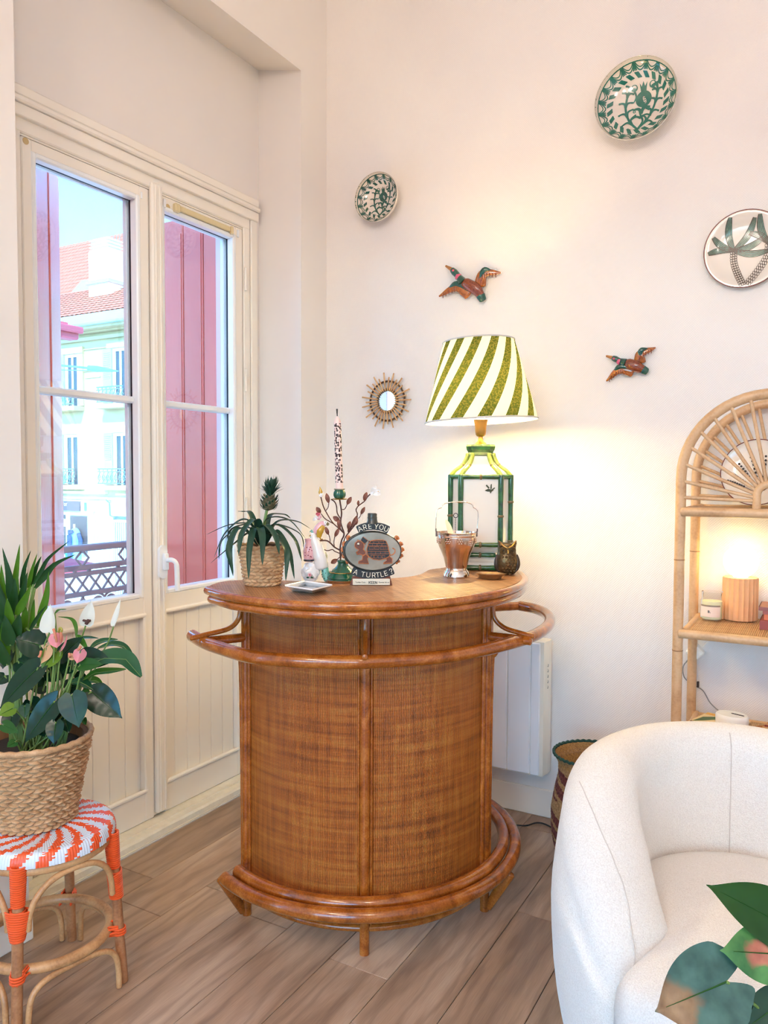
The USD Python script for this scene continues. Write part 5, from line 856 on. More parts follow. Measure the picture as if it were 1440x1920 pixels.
# ---------------------------------------------------------------- flying ducks
g_duck = mat('duck_green_glaze', S(22, 84, 68), .12, coat=.8, noise=(60, .7), col2=S(8, 48, 42)); o_duck = mat('duck_amber_glaze', S(190, 106, 34), .14, coat=.8, noise=(70, .9), col2=S(124, 58, 20)); r_duck = mat('duck_russet_glaze', S(150, 70, 36), .14, coat=.8, noise=(140, .9), col2=S(96, 38, 22)); p_duck = mat('duck_pink_glaze', S(214, 84, 116), .2, coat=.5); bill = mat('duck_bill', S(176, 116, 66), .3)
def duck(label, box, bodyp, headp, beakp, wings, tailp, sc):
    x0, y0, k = box; sc *= 1.3
    D = lambda x, y, f=.02: P(x0 + x / k, y0 + y / k, y=YW - f)
    t = thing('flying_duck', label, 'wall ornament', D(*bodyp[1], 0), 'ceramic flying ducks on the back wall')
    b_ = obj('body', tube(spline([D(*bodyp[0], .022), D(*bodyp[1], .028), D(*bodyp[2], .028), D(*bodyp[3], .02)], 7), list(np.interp(np.linspace(0, 1, 22), [0, .25, .6, 1], A_([.013, .0185, .0195, .0145]) * sc)), 14, flat=.7), r_duck, t, smooth=60)
    obj('neck', tube(spline([D(*bodyp[0], .024), D(*headp[1], .026), D(*headp[0], .026)], 7), list(np.interp(np.linspace(0, 1, 15), [0, .45, .8, 1], A_([.0165, .0098, .0115, .009]) * sc)), 12), g_duck, t, smooth=60)
    obj('collar', tube([D(headp[1][0] - 8, headp[1][1] + 6, .026), D(headp[1][0] + 22, headp[1][1] + 20, .027)], .0112 * sc, 12), p_duck, t, smooth=60)
    obj('bill', tube([D(*headp[0], .026), D(*beakp, .024)], A_([.0068, .0032]) * sc, 10, flat=.7), bill, t, smooth=60)
    obj('eye', ball(D(headp[0][0] + 14, headp[0][1] + 12, .036 * sc ** .3), .0042 * sc, 1), p_duck, t, smooth=True)
    for root, mid, tip in wings:
        w_ = obj('wing', tube(spline([D(*root, .02), D(*mid, .026), D(*tip, .014)], 8), list(np.interp(np.linspace(0, 1, 17), [0, .4, .8, 1], A_([.021, .0165, .009, .0025]) * sc)), 12, flat=.32), o_duck, t, smooth=60)
        off = A_([0, 0, .0095 * sc]); obj('wing_edge', tube(spline([D(*root, .022) + off, D(*mid, .029) + off * 1.1, (D(*mid, .024) + D(*tip, .016)) / 2 + off * .8], 6), A_(list(np.interp(np.linspace(0, 1, 13), [0, .6, 1], [.010, .009, .002]))) * sc, 10, flat=.6), g_duck, w_, smooth=60)
        pts = spline([D(*root, .02), D(*mid, .026), D(*tip, .014)], 12)
        obj('feathers', join(*[tube([p_ - off * .2 + [0, -.0045 * sc, 0], p_ - off * (1.9 - .9 * i / len(pts)) + [0, -.003 * sc, 0]], .0012 * sc, 4) for i, p_ in enumerate(pts[3:-3:2])]), r_duck, w_, kind='stuff')
    obj('tail', tube([D(*bodyp[3], .022), D(*tailp, .016)], A_([.0155, .0125]) * sc, 12, flat=.7), g_duck, t, smooth=60)
duck('larger green and amber ceramic duck flying above the lampshade', (810, 485, 6.8), ((390, 300), (460, 330), (560, 390), (620, 470)), ((255, 140), (330, 220)), (175, 92), [((470, 440), (310, 360), (90, 480)), ((610, 330), (660, 190), (875, 180))], (650, 530), 1.0)
duck('smaller green and amber ceramic duck flying right of the lamp', (1125, 640, 7.93), ((370, 320), (450, 340), (550, 380), (640, 420)), ((190, 245), (280, 285)), (92, 218), [((480, 440), (290, 420), (95, 590)), ((590, 300), (610, 180), (825, 95))], (700, 450), .82)

# ---------------------------------------------------------------- sunburst mirror
mc, mR = P(724, 751.5, y=YW - .02), .1
su = thing('sunburst_mirror', 'small round mirror with a sunburst frame of natural rattan sticks', 'mirror', (mc[0], YW, mc[2]))
stick = cane('natural_rattan_stick', S(176, 124, 76), S(214, 164, 112), S(232, 190, 140), .5, 30, .1); bind_ = mat('dark_binding', S(92, 66, 48), .7)
MP = lambda r, a, f: A_([mc[0] + r * math.cos(a), YW - f, mc[2] + r * math.sin(a)])
obj('mirror_glass', rot([1, 0, 0], math.pi / 2, lathe([(0, 0), (.043, 0), (.044, -.002), (.044, -.006), (0, -.006)], 40)).apply_translation(MP(0, 0, .012)), mat('mirror_silver', (.92, .92, .92), .01, 1.0), su)
for r, w in ((.052, .005), (.088, .0045)): obj('binding_ring', tube([MP(r, a, .010) for a in np.linspace(0, 2 * np.pi, 48, endpoint=False)], w, 8, True), bind_, su, smooth=60)
for k in range(30):
    a = 2 * np.pi * k / 30 + .03 * math.sin(k * 5.1); r1 = .126 if k % 2 == 0 else .105
    st = obj('stick', tube([MP(.045, a, .020), MP(r1, a + .02 * math.sin(k * 2.3), .021)], .0034, 8), stick, su, smooth=60)
    for r in (.052, .088): obj('lashing', tube([MP(r, a - .07 * .05 / r, .0165), MP(r, a, .0245), MP(r, a + .07 * .05 / r, .0165)], .0015, 5), stick, st)

# ---------------------------------------------------------------- wall radiator
rad = thing('radiator', 'white flat panel electric radiator on the wall behind the bar', 'radiator', (-1.1, YW, .2))
enam = mat('white_enamel', S(246, 246, 248), .3); edge_c = mat('cream_side_panel', S(246, 238, 222), .35)
y_ = 2.955; rz0, rz1 = .205, .745; x1, x2, x3, x4 = -1.0985, -1.0035, -.966, -.947
obj('body', extrude(Polygon([(-1.75, YW - .03), (-1.75, y_ + .006), (x3, y_ + .006), (x3 + .012, y_ + .008), (x4 - .006, y_ + .028), (x4, y_ + .05), (x4, YW - .035), (x4 - .02, YW - .02)]).buffer(.002), rz1 - rz0, z0=rz0), edge_c, rad, smooth=30)
obj('front_panel', bx(x1, x2 - .0015, y_ - .004, y_ + .01, rz0 + .004, rz1 - .006, .004), enam, rad); obj('front_panel', bx(-1.72, x1 - .004, y_ - .004, y_ + .01, rz0 + .004, rz1 - .006, .004), enam, rad); obj('front_panel', bx(x2, x3, y_ - .002, y_ + .01, rz0 + .002, rz1 - .004, .004), enam, rad)
obj('control_marks', join(*[tube([A_([x4 - .003, y_ + .038, .56 + .022 * k]) + A_([.0045, .004 * math.sin(t), .005 * math.cos(t)]) for t in np.linspace(0, 4.5, 8)], .0012, 5) for k in range(5)]), mat('grey_marks', S(170, 168, 160), .5), rad, kind='stuff')
obj('badge', bx(x4 - .001, x4 + .001, y_ + .05, y_ + .075, rz0 + .03, rz0 + .035), mat('grey_marks', S(170, 168, 160), .5), rad)
obj('wall_bracket', join(bx(-1.3, -1.26, YW - .04, YW, .3, .65), bx(-1.1, -1.06, YW - .04, YW, .3, .65)), enam, rad)
# cable on the floor
cbl = [(-1.18, 2.62, .004), (-1.02, 2.57, .004), P(945, 1553, z=.006), P(985, 1548, z=.005), P(1030, 1549, z=.005), (-.60, 2.72, .004), (-.45, 2.95, .004)]
cb_ = obj('power_cable', tube(spline(cbl, 10), .0032, 8), mat('black_rubber', S(30, 28, 28), .5), label='black power cable snaking over the floor from the bar to the tall basket', cat='cable')

# ---------------------------------------------------------------- tall woven floor basket
bc = A_([-.70, 2.75, 0.0]); fbk = thing('floor_basket', 'tall maroon and tan coil woven basket standing behind the armchair', 'basket', bc)
nz, na = 150, 132; zz = np.linspace(0, 1, nz)[:, None]; a = np.linspace(0, 2 * np.pi, na, endpoint=False)[None]
rpro = np.interp(zz[:, 0], [0, .03, .12, .3, .5, .68, .82, .92, 1.0], [.095, .112, .128, .142, .144, .132, .119, .120, .137])[:, None]; rows, per = 34, 44
row = np.floor(zz * rows - 1e-6); ph = a * per / (2 * np.pi) + .5 * (row % 2); r = rpro + .0035 * (np.abs(np.sin(np.pi * ph)) ** .6 * np.abs(np.sin(np.pi * zz * rows)) ** .5 - .5)
g = grid(np.stack(np.broadcast_arrays(bc[0] + r * np.cos(a), bc[1] + r * np.sin(a), .41 * zz), -1), wrap_v=True); g.invert()
n = {'u': ('uvmap', {'attribute': 'st'}), 's': ('separate_xyz', {}), 'k': ('math', {'math_type': 'multiply_add', 'value2': 5.0}), 'f': ('math', {'math_type': 'fraction'}), 'c': ('math', {'math_type': 'greater_than', 'value2': .36}), 'b1': ('math', {'math_type': 'greater_than', 'value2': .13}), 'b2': ('math', {'math_type': 'less_than', 'value2': .86}), 'w1': ('math', {'math_type': 'subtract', 'value2': .56}), 'w2': ('math', {'math_type': 'absolute'}), 'w3': ('math', {'math_type': 'greater_than', 'value2': .045}),
     'm1': ('math', {'math_type': 'multiply'}), 'm2': ('math', {'math_type': 'multiply'}), 'm3': ('math', {'math_type': 'multiply'}), 'kz': ('math', {'math_type': 'multiply', 'value2': 8.0}), 'geo': ('geometry', {}), 'n': ('noise_texture', {'scale': 150.0}), 'rm': ('rgb_ramp', {'ramp': [(.3, S(74, 30, 30)), (.7, S(126, 62, 52))]}), 'rt': ('rgb_ramp', {'ramp': [(.3, S(136, 98, 60)), (.7, S(186, 146, 98))]}), 'x': ('mix_color', {}), 'p': ('principled_bsdf', {'roughness': .7})}
bm = usdkit.material(stage, '/World/Looks/basket_maroon', n, [('u.UV', 's.vector'), ('s.x', 'k.value1'), ('s.y', 'kz.value1'), ('kz.value', 'k.value3'), ('k.value', 'f.value1'), ('f.value', 'c.value1'), ('s.y', 'b1.value1'), ('s.y', 'b2.value1'), ('s.y', 'w1.value1'), ('w1.value', 'w2.value1'), ('w2.value', 'w3.value1'), ('c.value', 'm1.value1'), ('b1.value', 'm1.value2'), ('m1.value', 'm2.value1'), ('b2.value', 'm2.value2'), ('m2.value', 'm3.value1'), ('w3.value', 'm3.value2'),
     ('geo.position', 'n.vector'), ('n.fac', 'rm.fac'), ('n.fac', 'rt.fac'), ('rt.color', 'x.a'), ('rm.color', 'x.b'), ('m3.value', 'x.fac'), ('x.result', 'p.base_color')], surface='p.BSDF')
obj('woven_body', g, bm, fbk, smooth=True, uv=np.stack(np.broadcast_arrays(a / (2 * np.pi), zz), -1).reshape(-1, 2))
obj('inside', lathe([(0, .012), (.09, .012), (.134, .16), (.126, .28), (.112, .345), (.131, .408)], 60, bc), mat('basket_straw_inside', S(196, 152, 88), .8, noise=(180, .8), col2=S(120, 78, 44), bump=(220, 1)), fbk, smooth=60)
k = np.linspace(0, 2 * np.pi, 160, endpoint=False); obj('rim', tube(np.stack([bc[0] + .137 * np.cos(k), bc[1] + .137 * np.sin(k), .411 + .002 * np.sin(k * 40)], 1), .0052, 8, True), mat('dark_green_binding', S(34, 74, 62), .7, noise=(150, .6)), fbk, smooth=60)
# ---------------------------------------------------------------- rattan arch shelf unit against the back wall
ratt = cane('pale_rattan', S(186, 138, 94), S(214, 170, 126), S(226, 186, 144), .42, 9, .1); ratt_t = weave('pale_shelf_weave', S(176, 128, 82), S(206, 160, 112), S(222, 184, 138), .006, .006, rough=.5)
SX0, SX1, SY0, SY1, SZA = -.4125, .1075, 2.69, 3.03, 1.40; SXC, SR = (SX0 + SX1) / 2, (SX1 - SX0) / 2
se = thing('rattan_shelf', 'pale rattan arch topped shelf unit with fan spokes beside the armchair', 'shelf unit', (SXC, 2.86, 0))
LV = (1.288, .888, .525, .16)
for y in (SY0, SY1):
    a = np.linspace(np.pi, 0, 28); arch = np.stack([SXC + SR * np.cos(a), np.full(28, y), SZA + SR * np.sin(a)], 1)
    obj('arch_post', tube(np.vstack([[[SX0, y, 0.002]], [[SX0, y, .7]], [[SX0, y, 1.2]], arch, [[SX1, y, 1.2]], [[SX1, y, .7]], [[SX1, y, 0.002]]]), .0165, 14), ratt, se, smooth=60)
    for z in (.36, .83, 1.13): obj('cane_node', tube([(SX0, y, z - .0015), (SX0, y, z + .0015)], .0172, 14), mat('cane_node_brown', S(168, 120, 78), .5), se)
    hb = 1.31; a = np.linspace(np.pi, 0, 14)
    if y == SY0: obj('fan_hub', tube(np.vstack([[[SXC - .035, y - .004, 1.290]], [[SXC - .035, y - .004, 1.335]], np.stack([SXC + .035 * np.cos(a), np.full(14, y - .004), 1.345 + .035 * np.sin(a)], 1), [[SXC + .035, y - .004, 1.335]], [[SXC + .035, y - .004, 1.290]]]), .0125, 12), ratt, se, smooth=60)
    else: obj('fan_hub', tube(np.stack([SXC + .035 * np.cos(a), np.full(14, y), 1.32 + .035 * np.sin(a)], 1), .0125, 12), ratt, se, smooth=60)
    for k in range(17):
        t = math.radians(178 - 176 * k / 16); o = A_([SXC + .034 * math.cos(t), y - .006, 1.325 + .05 * math.sin(t)]); d = A_([math.cos(t), 0, math.sin(t)])
        # meet the post or the arch
        L = 0.0
        while True:
            L += .004; q = o + d * L; r_ = math.hypot(q[0] - SXC, max(q[2] - SZA, 0))
            if (q[2] > SZA and r_ > SR) or (q[2] <= SZA and abs(q[0] - SXC) > SR) or L > .8: break
        e_ = o + d * L; obj('fan_spoke', tube([o, e_], .0056, 8), ratt, se, smooth=60)
for z in LV:
    obj('shelf_rail', tube([(SX0 + .006, SY0 - .012, z), (SX1 - .006, SY0 - .012, z)], .0148, 12), ratt, se, smooth=60); obj('shelf_rail', tube([(SX0 + .01, SY1 - .012, z + .004), (SX1 - .01, SY1 - .012, z + .004)], .011, 10), ratt, se, smooth=60)
    for x in (SX0 + .02, SX1 - .02): obj('side_rail', tube([(x, SY0, z + .006), (x, SY1, z + .006)], .011, 10), ratt, se, smooth=60)
    m = bx(SX0 + .02, SX1 - .02, SY0 - .002, SY1 - .012, z + .002, z + .010); obj('shelf_weave', m, ratt_t, se, uv=m.vertices[:, :2])
ZS = .8985
# dotted plate leaning on the top shelf
dz_ = 1.2985; dp = A_([-.205, 2.93, dz_ + .118]); dn = unit(A_([-.10, -1, .22])); dx_ = unit(np.cross([0, 0, 1.0], -dn)) * 1.0; dx_ = unit(np.cross(dn, [0, 0, 1.0])) * -1; dy_ = np.cross(dn, dx_)
if dy_[2] < 0: dx_, dy_ = -dx_, -dy_
dr = .114
dpl = thing('dotted_plate', 'cream plate with black dotted flower sprays leaning on the top shelf', 'plate', (dp[0], dp[1], dz_))
pt3 = lambda x, y, e: dp + dx_ * x * dr + dy_ * y * dr + dn * e
prof = [(.0001, .001), (.6, .002), (.85, .006), (.97, .012), (1, .013), (1.0, .008), (.8, -.002), (.6, -.006), (.0001, -.006)]; th = np.linspace(0, 2 * np.pi, 64, endpoint=False)
g = grid(np.stack([np.stack([pt3(r * math.cos(t), r * math.sin(t), h) for t in th]) for r, h in prof], 0), wrap_v=True); obj('body', g, mat('plate_cream', S(238, 224, 210), .16), dpl, smooth=40)
obj('rim_line', tube(np.stack([pt3(math.cos(t), math.sin(t), .013) for t in th]), .0016, 6, True), mat('rim_brown', S(120, 56, 46), .3), dpl, smooth=60)
dots, hair = [], []
for b0_, ang_, L_, n_ in (((-.1, -.55), 2.62, .75, 8), ((-.05, -.5), 2.42, .95, 8), ((0, -.48), 2.05, .9, 7), ((.06, -.45), 1.72, .95, 6), ((.12, -.45), 1.35, .95, 6), ((.16, -.5), 1.0, .9, 7), ((.2, -.55), .6, .85, 8)):
    for k in range(n_):
        u = .35 + .65 * k / (n_ - 1); x = b0_[0] + L_ * u * math.cos(ang_ + .12 * u); y = b0_[1] + L_ * u * math.sin(ang_ + .12 * u); q = [pt3(x + .034 * math.cos(t), y + .034 * math.sin(t), .004 + .006 * max(0, math.hypot(x, y) - .6)) for t in np.linspace(0, 6.28, 9)[:-1]]
        dots.append(trimesh.convex.convex_hull(A_(q + [p_ + dn * .0012 for p_ in q])))
    for s_ in (-.03, 0, .03): hair.append(tube([pt3(b0_[0] + s_ * .3, b0_[1], .003), pt3(b0_[0] + L_ * .85 * math.cos(ang_ + .08) + s_, b0_[1] + L_ * .85 * math.sin(ang_ + .08) + s_, .0045)], .0004, 4))
obj('painted_dots', join(*dots), black_g, dpl, kind='stuff'); obj('painted_stems', join(*hair), mat('painted_brown_line', S(96, 78, 66), .3), dpl, kind='stuff')

# ribbed lamp with bulb, scented candle, stack of red books
q = P(1384, 1166, z=ZS); c = A_([q[0], q[1] + .05, ZS]); s = dep(c) / FPX
bl2 = thing('bulb_lamp', 'ribbed terracotta cylinder lamp with bare globe bulb on the middle shelf', 'table lamp', c)
na = 22 * 8; a = np.linspace(0, 2 * np.pi, na, endpoint=False); R_ = 31 * s * (1 - .05 * np.abs(np.cos(a * 11)) ** .7); hL = 80 * s
v = np.stack([np.stack([c[0] + R_ * k * np.cos(a), c[1] + R_ * k * np.sin(a), np.full(na, ZS + z)], 1) for k, z in ((.01, .002), (.96, .002), (1, .006), (1, hL - .004), (.97, hL), (.35, hL), (.3, hL - .004), (.01, hL - .004))], 0)
g = grid(v, wrap_v=True); g.invert(); obj('ribbed_base', g, mat('terracotta_plaster', S(248, 182, 128), .6, noise=(50, .15)), bl2, smooth=30)
bc_ = c + A_([0, 0, hL + 30 * s]); obj('bulb', join(ball(bc_, 31 * s, 3), tube([c + [0, 0, hL - .004], bc_ - [0, 0, 22 * s]], 13 * s, 14)), mat('lit_globe_bulb', S(255, 245, 215), .4, emit=((1.0, .80, .26), LAMP_B := 4.6)), bl2, smooth=True)
q = P(1332, 1166, z=ZS); c = A_([q[0], q[1] + .035, ZS]); s = dep(c) / FPX
cj = thing('candle_jar', 'clear glass jar candle with pink label on the middle shelf', 'candle', c)
jg = usdkit.material(stage, '/World/Looks/jar_glass', {'f': ('layer_weight', {'blend': .12}), 't': ('transparent_bsdf', {'color': (.96, .96, .94)}), 'g': ('glossy_bsdf', {'roughness': .03}), 'm': ('mix_closure', {})}, [('f.fresnel', 'm.fac'), ('t.BSDF', 'm.closure1'), ('g.BSDF', 'm.closure2')], surface='m.closure')
obj('jar', lathe(A_([(0, .5), (18, .5), (20, 2), (20.3, 6), (20, 38), (18.5, 41), (18.2, 44), (18.8, 54), (18.2, 54.5), (17.4, 50), (17.2, 43), (18.6, 39), (18.9, 6), (17, 3), (0, 3)]) * s, 36, c), jg, cj, smooth=40)
obj('wax', lathe(A_([(0, 3.5), (17, 3.5), (18.4, 7), (18.2, 37), (0, 37)]) * s, 30, c), mat('cream_wax', S(250, 236, 196), .4, sss=.3), cj, smooth=40)
aL = np.radians(np.linspace(-150, -40, 24)); obj('label', grid(np.stack([np.stack([c[0] + 20.6 * s * np.cos(aL), c[1] + 20.6 * s * np.sin(aL), np.full(24, ZS + z * s)], 1) for z in (9, 31)], 0)), mat('pale_pink_label', S(244, 216, 196), .6), cj, smooth=True)
obj('label_band', grid(np.stack([np.stack([c[0] + 20.8 * s * np.cos(aL), c[1] + 20.8 * s * np.sin(aL), np.full(24, ZS + z * s)], 1) for z in (28, 31)], 0)), mat('grey_brown_print', S(150, 128, 108), .6), cj, smooth=True)
lf_ = unit(A_([-.25, -1, 0])); lx_ = unit(A_([1, -.25, 0])); obj('lettering', place(meshkit.text_mesh('B.', .008, .0005, bold=True), (c + lf_ * 20.9 * s + A_([0, 0, 17 * s]), lx_, Zv)), black_g, cj)
for k, (z0, z1, dx, dy, cl_, lab) in enumerate(((0, .030, 0, 0, (150, 70, 66), 'thick dark red book lying at the bottom of the small stack'), (.0305, .050, .012, .01, (214, 112, 74), 'orange red book in the middle of the small stack'), (.0505, .062, .008, .006, (170, 96, 88), 'thin dull red book above the orange one'), (.0625, .075, -.004, 0, (150, 92, 86), 'uppermost brownish pink book on the small stack'))):
    q = P(1424, 1180, z=ZS); bk = thing('book', lab, 'book', (q[0] + dx, q[1] + dy, ZS + z0), 'red books on the middle shelf')
    m_ = mat(f'book_cover_{k}', S(*cl_), .55); x0, y0 = q[0] + dx, q[1] + dy
    obj('cover', join(bx(x0, x0 + .17, y0, y0 + .13, ZS + z0, ZS + z0 + .002), bx(x0, x0 + .17, y0, y0 + .13, ZS + z1 - .002, ZS + z1), bx(x0, x0 + .002, y0, y0 + .13, ZS + z0, ZS + z1), bx(x0 + .0005, x0 + .17, y0 - .0015, y0 + .003, ZS + z0 + .0003, ZS + z1 - .0003)), m_, bk); obj('pages', bx(x0 + .002, x0 + .165, y0 + .004, y0 + .126, ZS + z0 + .002, ZS + z1 - .002), mat('book_pages', S(236, 220, 196), .8), bk)
# device, magazines and tray on the low shelf
ZL = LV[2] + .0105
mg = thing('magazine', 'magazine with a green and yellow cover lying on the low shelf', 'magazine', (-.33, 2.93, ZL)); fm = (A_([-.33, 2.93, ZL]), unit(A_([.95, -.3, 0])), unit(A_([.3, .95, 0])))
obj('pages', place(bx(-.055, .10, -.09, .09, 0, .006, .001), fm), mat('magazine_cream', S(236, 208, 156), .5), mg)
obj('printed_leaf', extrude(Polygon([(-.045, -.05), (-.02, -.02), (.01, .03), (-.01, .05), (-.04, .02)]), .0006, fm, .006), mat('print_green', S(86, 110, 62), .5), mg); obj('printed_band', place(bx(-.05, .05, .06, .08, .006, .0066), fm), mat('print_yellow', S(232, 170, 60), .5), mg); obj('printed_spot', place(bx(-.05, -.02, -.08, -.055, .006, .0066), fm), mat('print_brown', S(96, 62, 50), .5), mg)
q0 = P(1372, 1342, z=ZL + .035); c = A_([-.262, 2.90, ZL + .0065]); s = dep(c) / FPX
dv_ = thing('oval_device', 'white oval electronic device with a dark slot on the low shelf', 'device', c)
m = lathe([(0, .0), (.052, .0), (.054, .003), (.0555, .03), (.054, .038), (.050, .042), (0, .0425)], 56); m.apply_scale([1.0, .78, 1.0]); fr2 = (c, unit(A_([.94, -.34, 0])), unit(A_([.34, .94, 0])))
obj('shell', place(m, fr2), mat('matte_white_plastic', S(250, 246, 240), .45), dv_, smooth=30); obj('slot', place(extrude(LineString([(.0, .004), (.036, .004)]).buffer(.0042), .001, None, .0423), fr2), mat('slot_black', S(58, 46, 44), .4), dv_)
m = lathe([(0, -.006), (.045, -.006), (.045, .0), (0, .0)], 40); m.apply_scale([1.0, .78, 1.0]); obj('base', place(m, fr2), mat('slot_black', S(58, 46, 44), .4), dv_)
tr = thing('woven_tray', 'amber woven tray with a dark red bundle on the low shelf', 'tray', (-.10, 2.84, ZL))
m = lathe([(0, .002), (.09, .002), (.105, .014), (.10, .016), (.086, .008), (0, .007)], 40, (-.105, 2.85, ZL)); obj('body', m, mat('amber_straw', S(196, 124, 62), .6, noise=(160, .8), col2=S(140, 76, 36), bump=(260, .8)), tr, smooth=40)
bd2 = thing('twig_bundle', 'dark red and tan twig bundle resting on the woven tray', 'bundle', (-.13, 2.89, ZL + .015))
for k in range(9): 
    o = A_([-.165 + .002 * k, 2.885 + .008 * (k % 3), ZL + .022 + .006 * (k // 3)]); obj('twig', tube(spline([o, o + [.05, .012 * math.sin(k), .004], o + [.11, -.01 * math.cos(k * 2), 0]], 4), .0036, 6), mat('twig_red', S(128, 46, 40), .6) if k % 2 else mat('twig_tan', S(206, 160, 110), .6), bd2)
# plug, adaptor and lead on the wall behind the shelf
pg = thing('plug_adaptor', 'white plug adaptor and lead on the wall behind the shelf', 'plug', P(1300, 1226, y=YW))
o = P(1304, 1222, y=YW - .02); obj('adaptor', rot([0, 1, 0], -.75, bx(o[0] - .024, o[0] + .024, YW - .045, YW, o[2] - .024, o[2] + .024, .005), o), mat('matte_white_plastic', S(250, 246, 240), .45), pg)
obj('lead', tube(spline([P(1319, 1212, y=YW - .02), P(1330, 1200, y=YW - .012), P(1345, 1186, y=YW - .01)], 6), .0022, 6), mat('matte_white_plastic', S(250, 246, 240), .45), pg)
obj('lead', tube(spline([P(1291, 1236, y=YW - .02), P(1281, 1250, y=YW - .02), P(1283, 1270, y=YW - .02), P(1300, 1284, y=YW - .02), P(1318, 1295, y=YW - .02), P(1332, 1318, y=YW - .03), A_([-.30, 2.98, ZL + .02])], 6), .0022, 6), mat('grey_lead', S(150, 146, 142), .5), pg)
obj('switch', bx(*(lambda p_: (p_[0] - .004, p_[0] + .004, YW - .028, YW - .016, p_[2] - .011, p_[2] + .011))(P(1309, 1283, y=YW - .02)), .002), mat('slot_black', S(58, 46, 44), .4), pg)

# ---------------------------------------------------------------- white boucle tub chair
nodes = {'g': ('geometry', {}), 'v': ('voronoi_texture', {'scale': 420.0, 'feature': 'smooth_f1', 'smoothness': .6}), 'n': ('noise_texture', {'scale': 330.0, 'detail': 4.0}), 'x': ('mix_float', {'fac': .5}), 'b': ('bump', {'strength': .75, 'distance': .0028}), 'r': ('rgb_ramp', {'ramp': [(.25, S(220, 208, 196)), (.6, S(236, 227, 217))]}), 'p': ('principled_bsdf', {'roughness': .95, 'sheen_weight': .25, 'sheen_roughness': .5})}
bou = usdkit.material(stage, '/World/Looks/white_boucle', nodes, [('g.position', 'v.vector'), ('g.position', 'n.vector'), ('v.distance', 'x.a'), ('n.fac', 'x.b'), ('x.result', 'b.height'), ('n.fac', 'r.fac'), ('r.color', 'p.base_color'), ('b.normal', 'p.normal')], surface='p.BSDF')
AC_, AX = A_([-.105, 1.872, 0]), 121.0
arm = thing('tub_armchair', 'white boucle tub armchair with wraparound arms at the right of the bar', 'armchair', AC_)
def chair_prof(t):
    """Section of the wrap at t degrees from the back's centre: list of (radius, z), outer foot to inner foot."""
    u = abs(t) / 117.0; H = .745 - .05 * u ** 2 - .255 * max(0, u - .42) ** 1.55 / .58 ** 1.55; Ro = .452 - .018 * u ** 3; Ri = .318 - .075 * np.clip((u - .12) / .6, 0, 1) ** 1.0
    ri2 = Ri - .005; top = [(Ro - .012 * (1 - q), H - .09 * (1 - q)) for q in (0,)]
    cx, rr_ = (Ro + Ri) / 2 - .012, (Ro - Ri) / 2; k = np.linspace(0, np.pi, 11)
    arc = [(cx + rr_ * .96 * math.cos(a), H - rr_ * .95 + rr_ * .95 * math.sin(a)) for a in k]
    zb = H - rr_ * .95
    out_ = [(Ro - .085, .055), (Ro - .05, .08), (Ro - .022, .16), (Ro - .004, .28), (Ro + .003, min(.42, zb - .03)), (Ro - .003, (min(.42, zb - .03) + zb) / 2)]
    in_ = [(Ri - .012, zb - (zb - .40) * q) for q in (.33, .66, 1.0)] + [(Ri, .34), (Ri + .01, .2), (Ri + .01, .06)]
    pr = A_(out_ + arc + in_); return spline(np.c_[pr, pr[:, :1] * 0], 2)[:, :2]
ts = np.concatenate([-117 + A_([0, .6, 1.6, 3.2, 5.4, 8]), np.linspace(-105, 105, 70), 117 - A_([8, 5.4, 3.2, 1.6, .6, 0])]); rows = []
for t in ts:
    pr = chair_prof(t); e = min(1.0, (117 - abs(t)) / 8.5); k = math.sqrt(max(0, 1 - (1 - e) ** 2)) * .97 + .03
    ce = A_([(pr[:, 0].min() + pr[:, 0].max()) / 2 * .5 + .5 * pr[16, 0] - .03, pr[:, 1].mean()]); q = ce + (pr - ce) * [k, .5 + .5 * k]
    q[:, 1] = np.maximum(q[:, 1], .045); a = math.radians(AX - t); rows.append(np.stack([AC_[0] + q[:, 0] * math.cos(a), AC_[1] + q[:, 0] * math.sin(a), q[:, 1]], 1))
v = np.stack(rows, 0); caps = []
g = grid(v); g.invert()
for rw in (v[0], v[-1]): caps.append(trimesh.Trimesh(np.vstack([rw, rw.mean(0)]), [[i, i + 1, len(rw)] for i in range(len(rw) - 1)] + [[i + 1, i, len(rw)] for i in range(len(rw) - 1)], process=False))
obj('wrap_back', join(g, *caps), bou, arm, smooth=60)
# seat: a rounded slab, its front past the arm ends
na = 72; a = np.linspace(0, 2 * np.pi, na, endpoint=False); fwd = math.radians(AX + 180)
def seat_r(a): c_ = np.cos(a - fwd); q = np.clip((c_ - .36) / .15, 0, 1); return .305 + .150 * q * q * (3 - 2 * q) + .01 * np.clip(c_, 0, 1)
rows = []
for k, z in ((.01, .455), (.5, .453), (.8, .447), (.93, .436), (.985, .415), (1.0, .38), (1.0, .34), (.985, .31)): rows.append(np.stack([AC_[0] + seat_r(a) * k * np.cos(a), AC_[1] + seat_r(a) * k * np.sin(a), np.full(na, z)], 1))
g = grid(np.stack(rows, 0), wrap_v=True); obj('seat_cushion', g, bou, arm, smooth=60)
rows = []
for k, z in ((1.0, .315), (1.01, .25), (.99, .13), (.93, .06), (.88, .05), (.01, .05)): rows.append(np.stack([AC_[0] + (seat_r(a) - .002) * k * np.cos(a), AC_[1] + (seat_r(a) - .002) * k * np.sin(a), np.full(na, z)], 1))
obj('seat_base', grid(np.stack(rows, 0), wrap_v=True), bou, arm, smooth=60)
obj('plinth', lathe([(0, .0), (.30, .0), (.30, .052), (0, .052)], 40, AC_), mat('dark_plinth', S(50, 42, 38), .7), arm)
seam_m = mat('boucle_seam', S(206, 192, 180), .95)
def seam(f, n=40): return [f(u) for u in np.linspace(0, 1, n)]
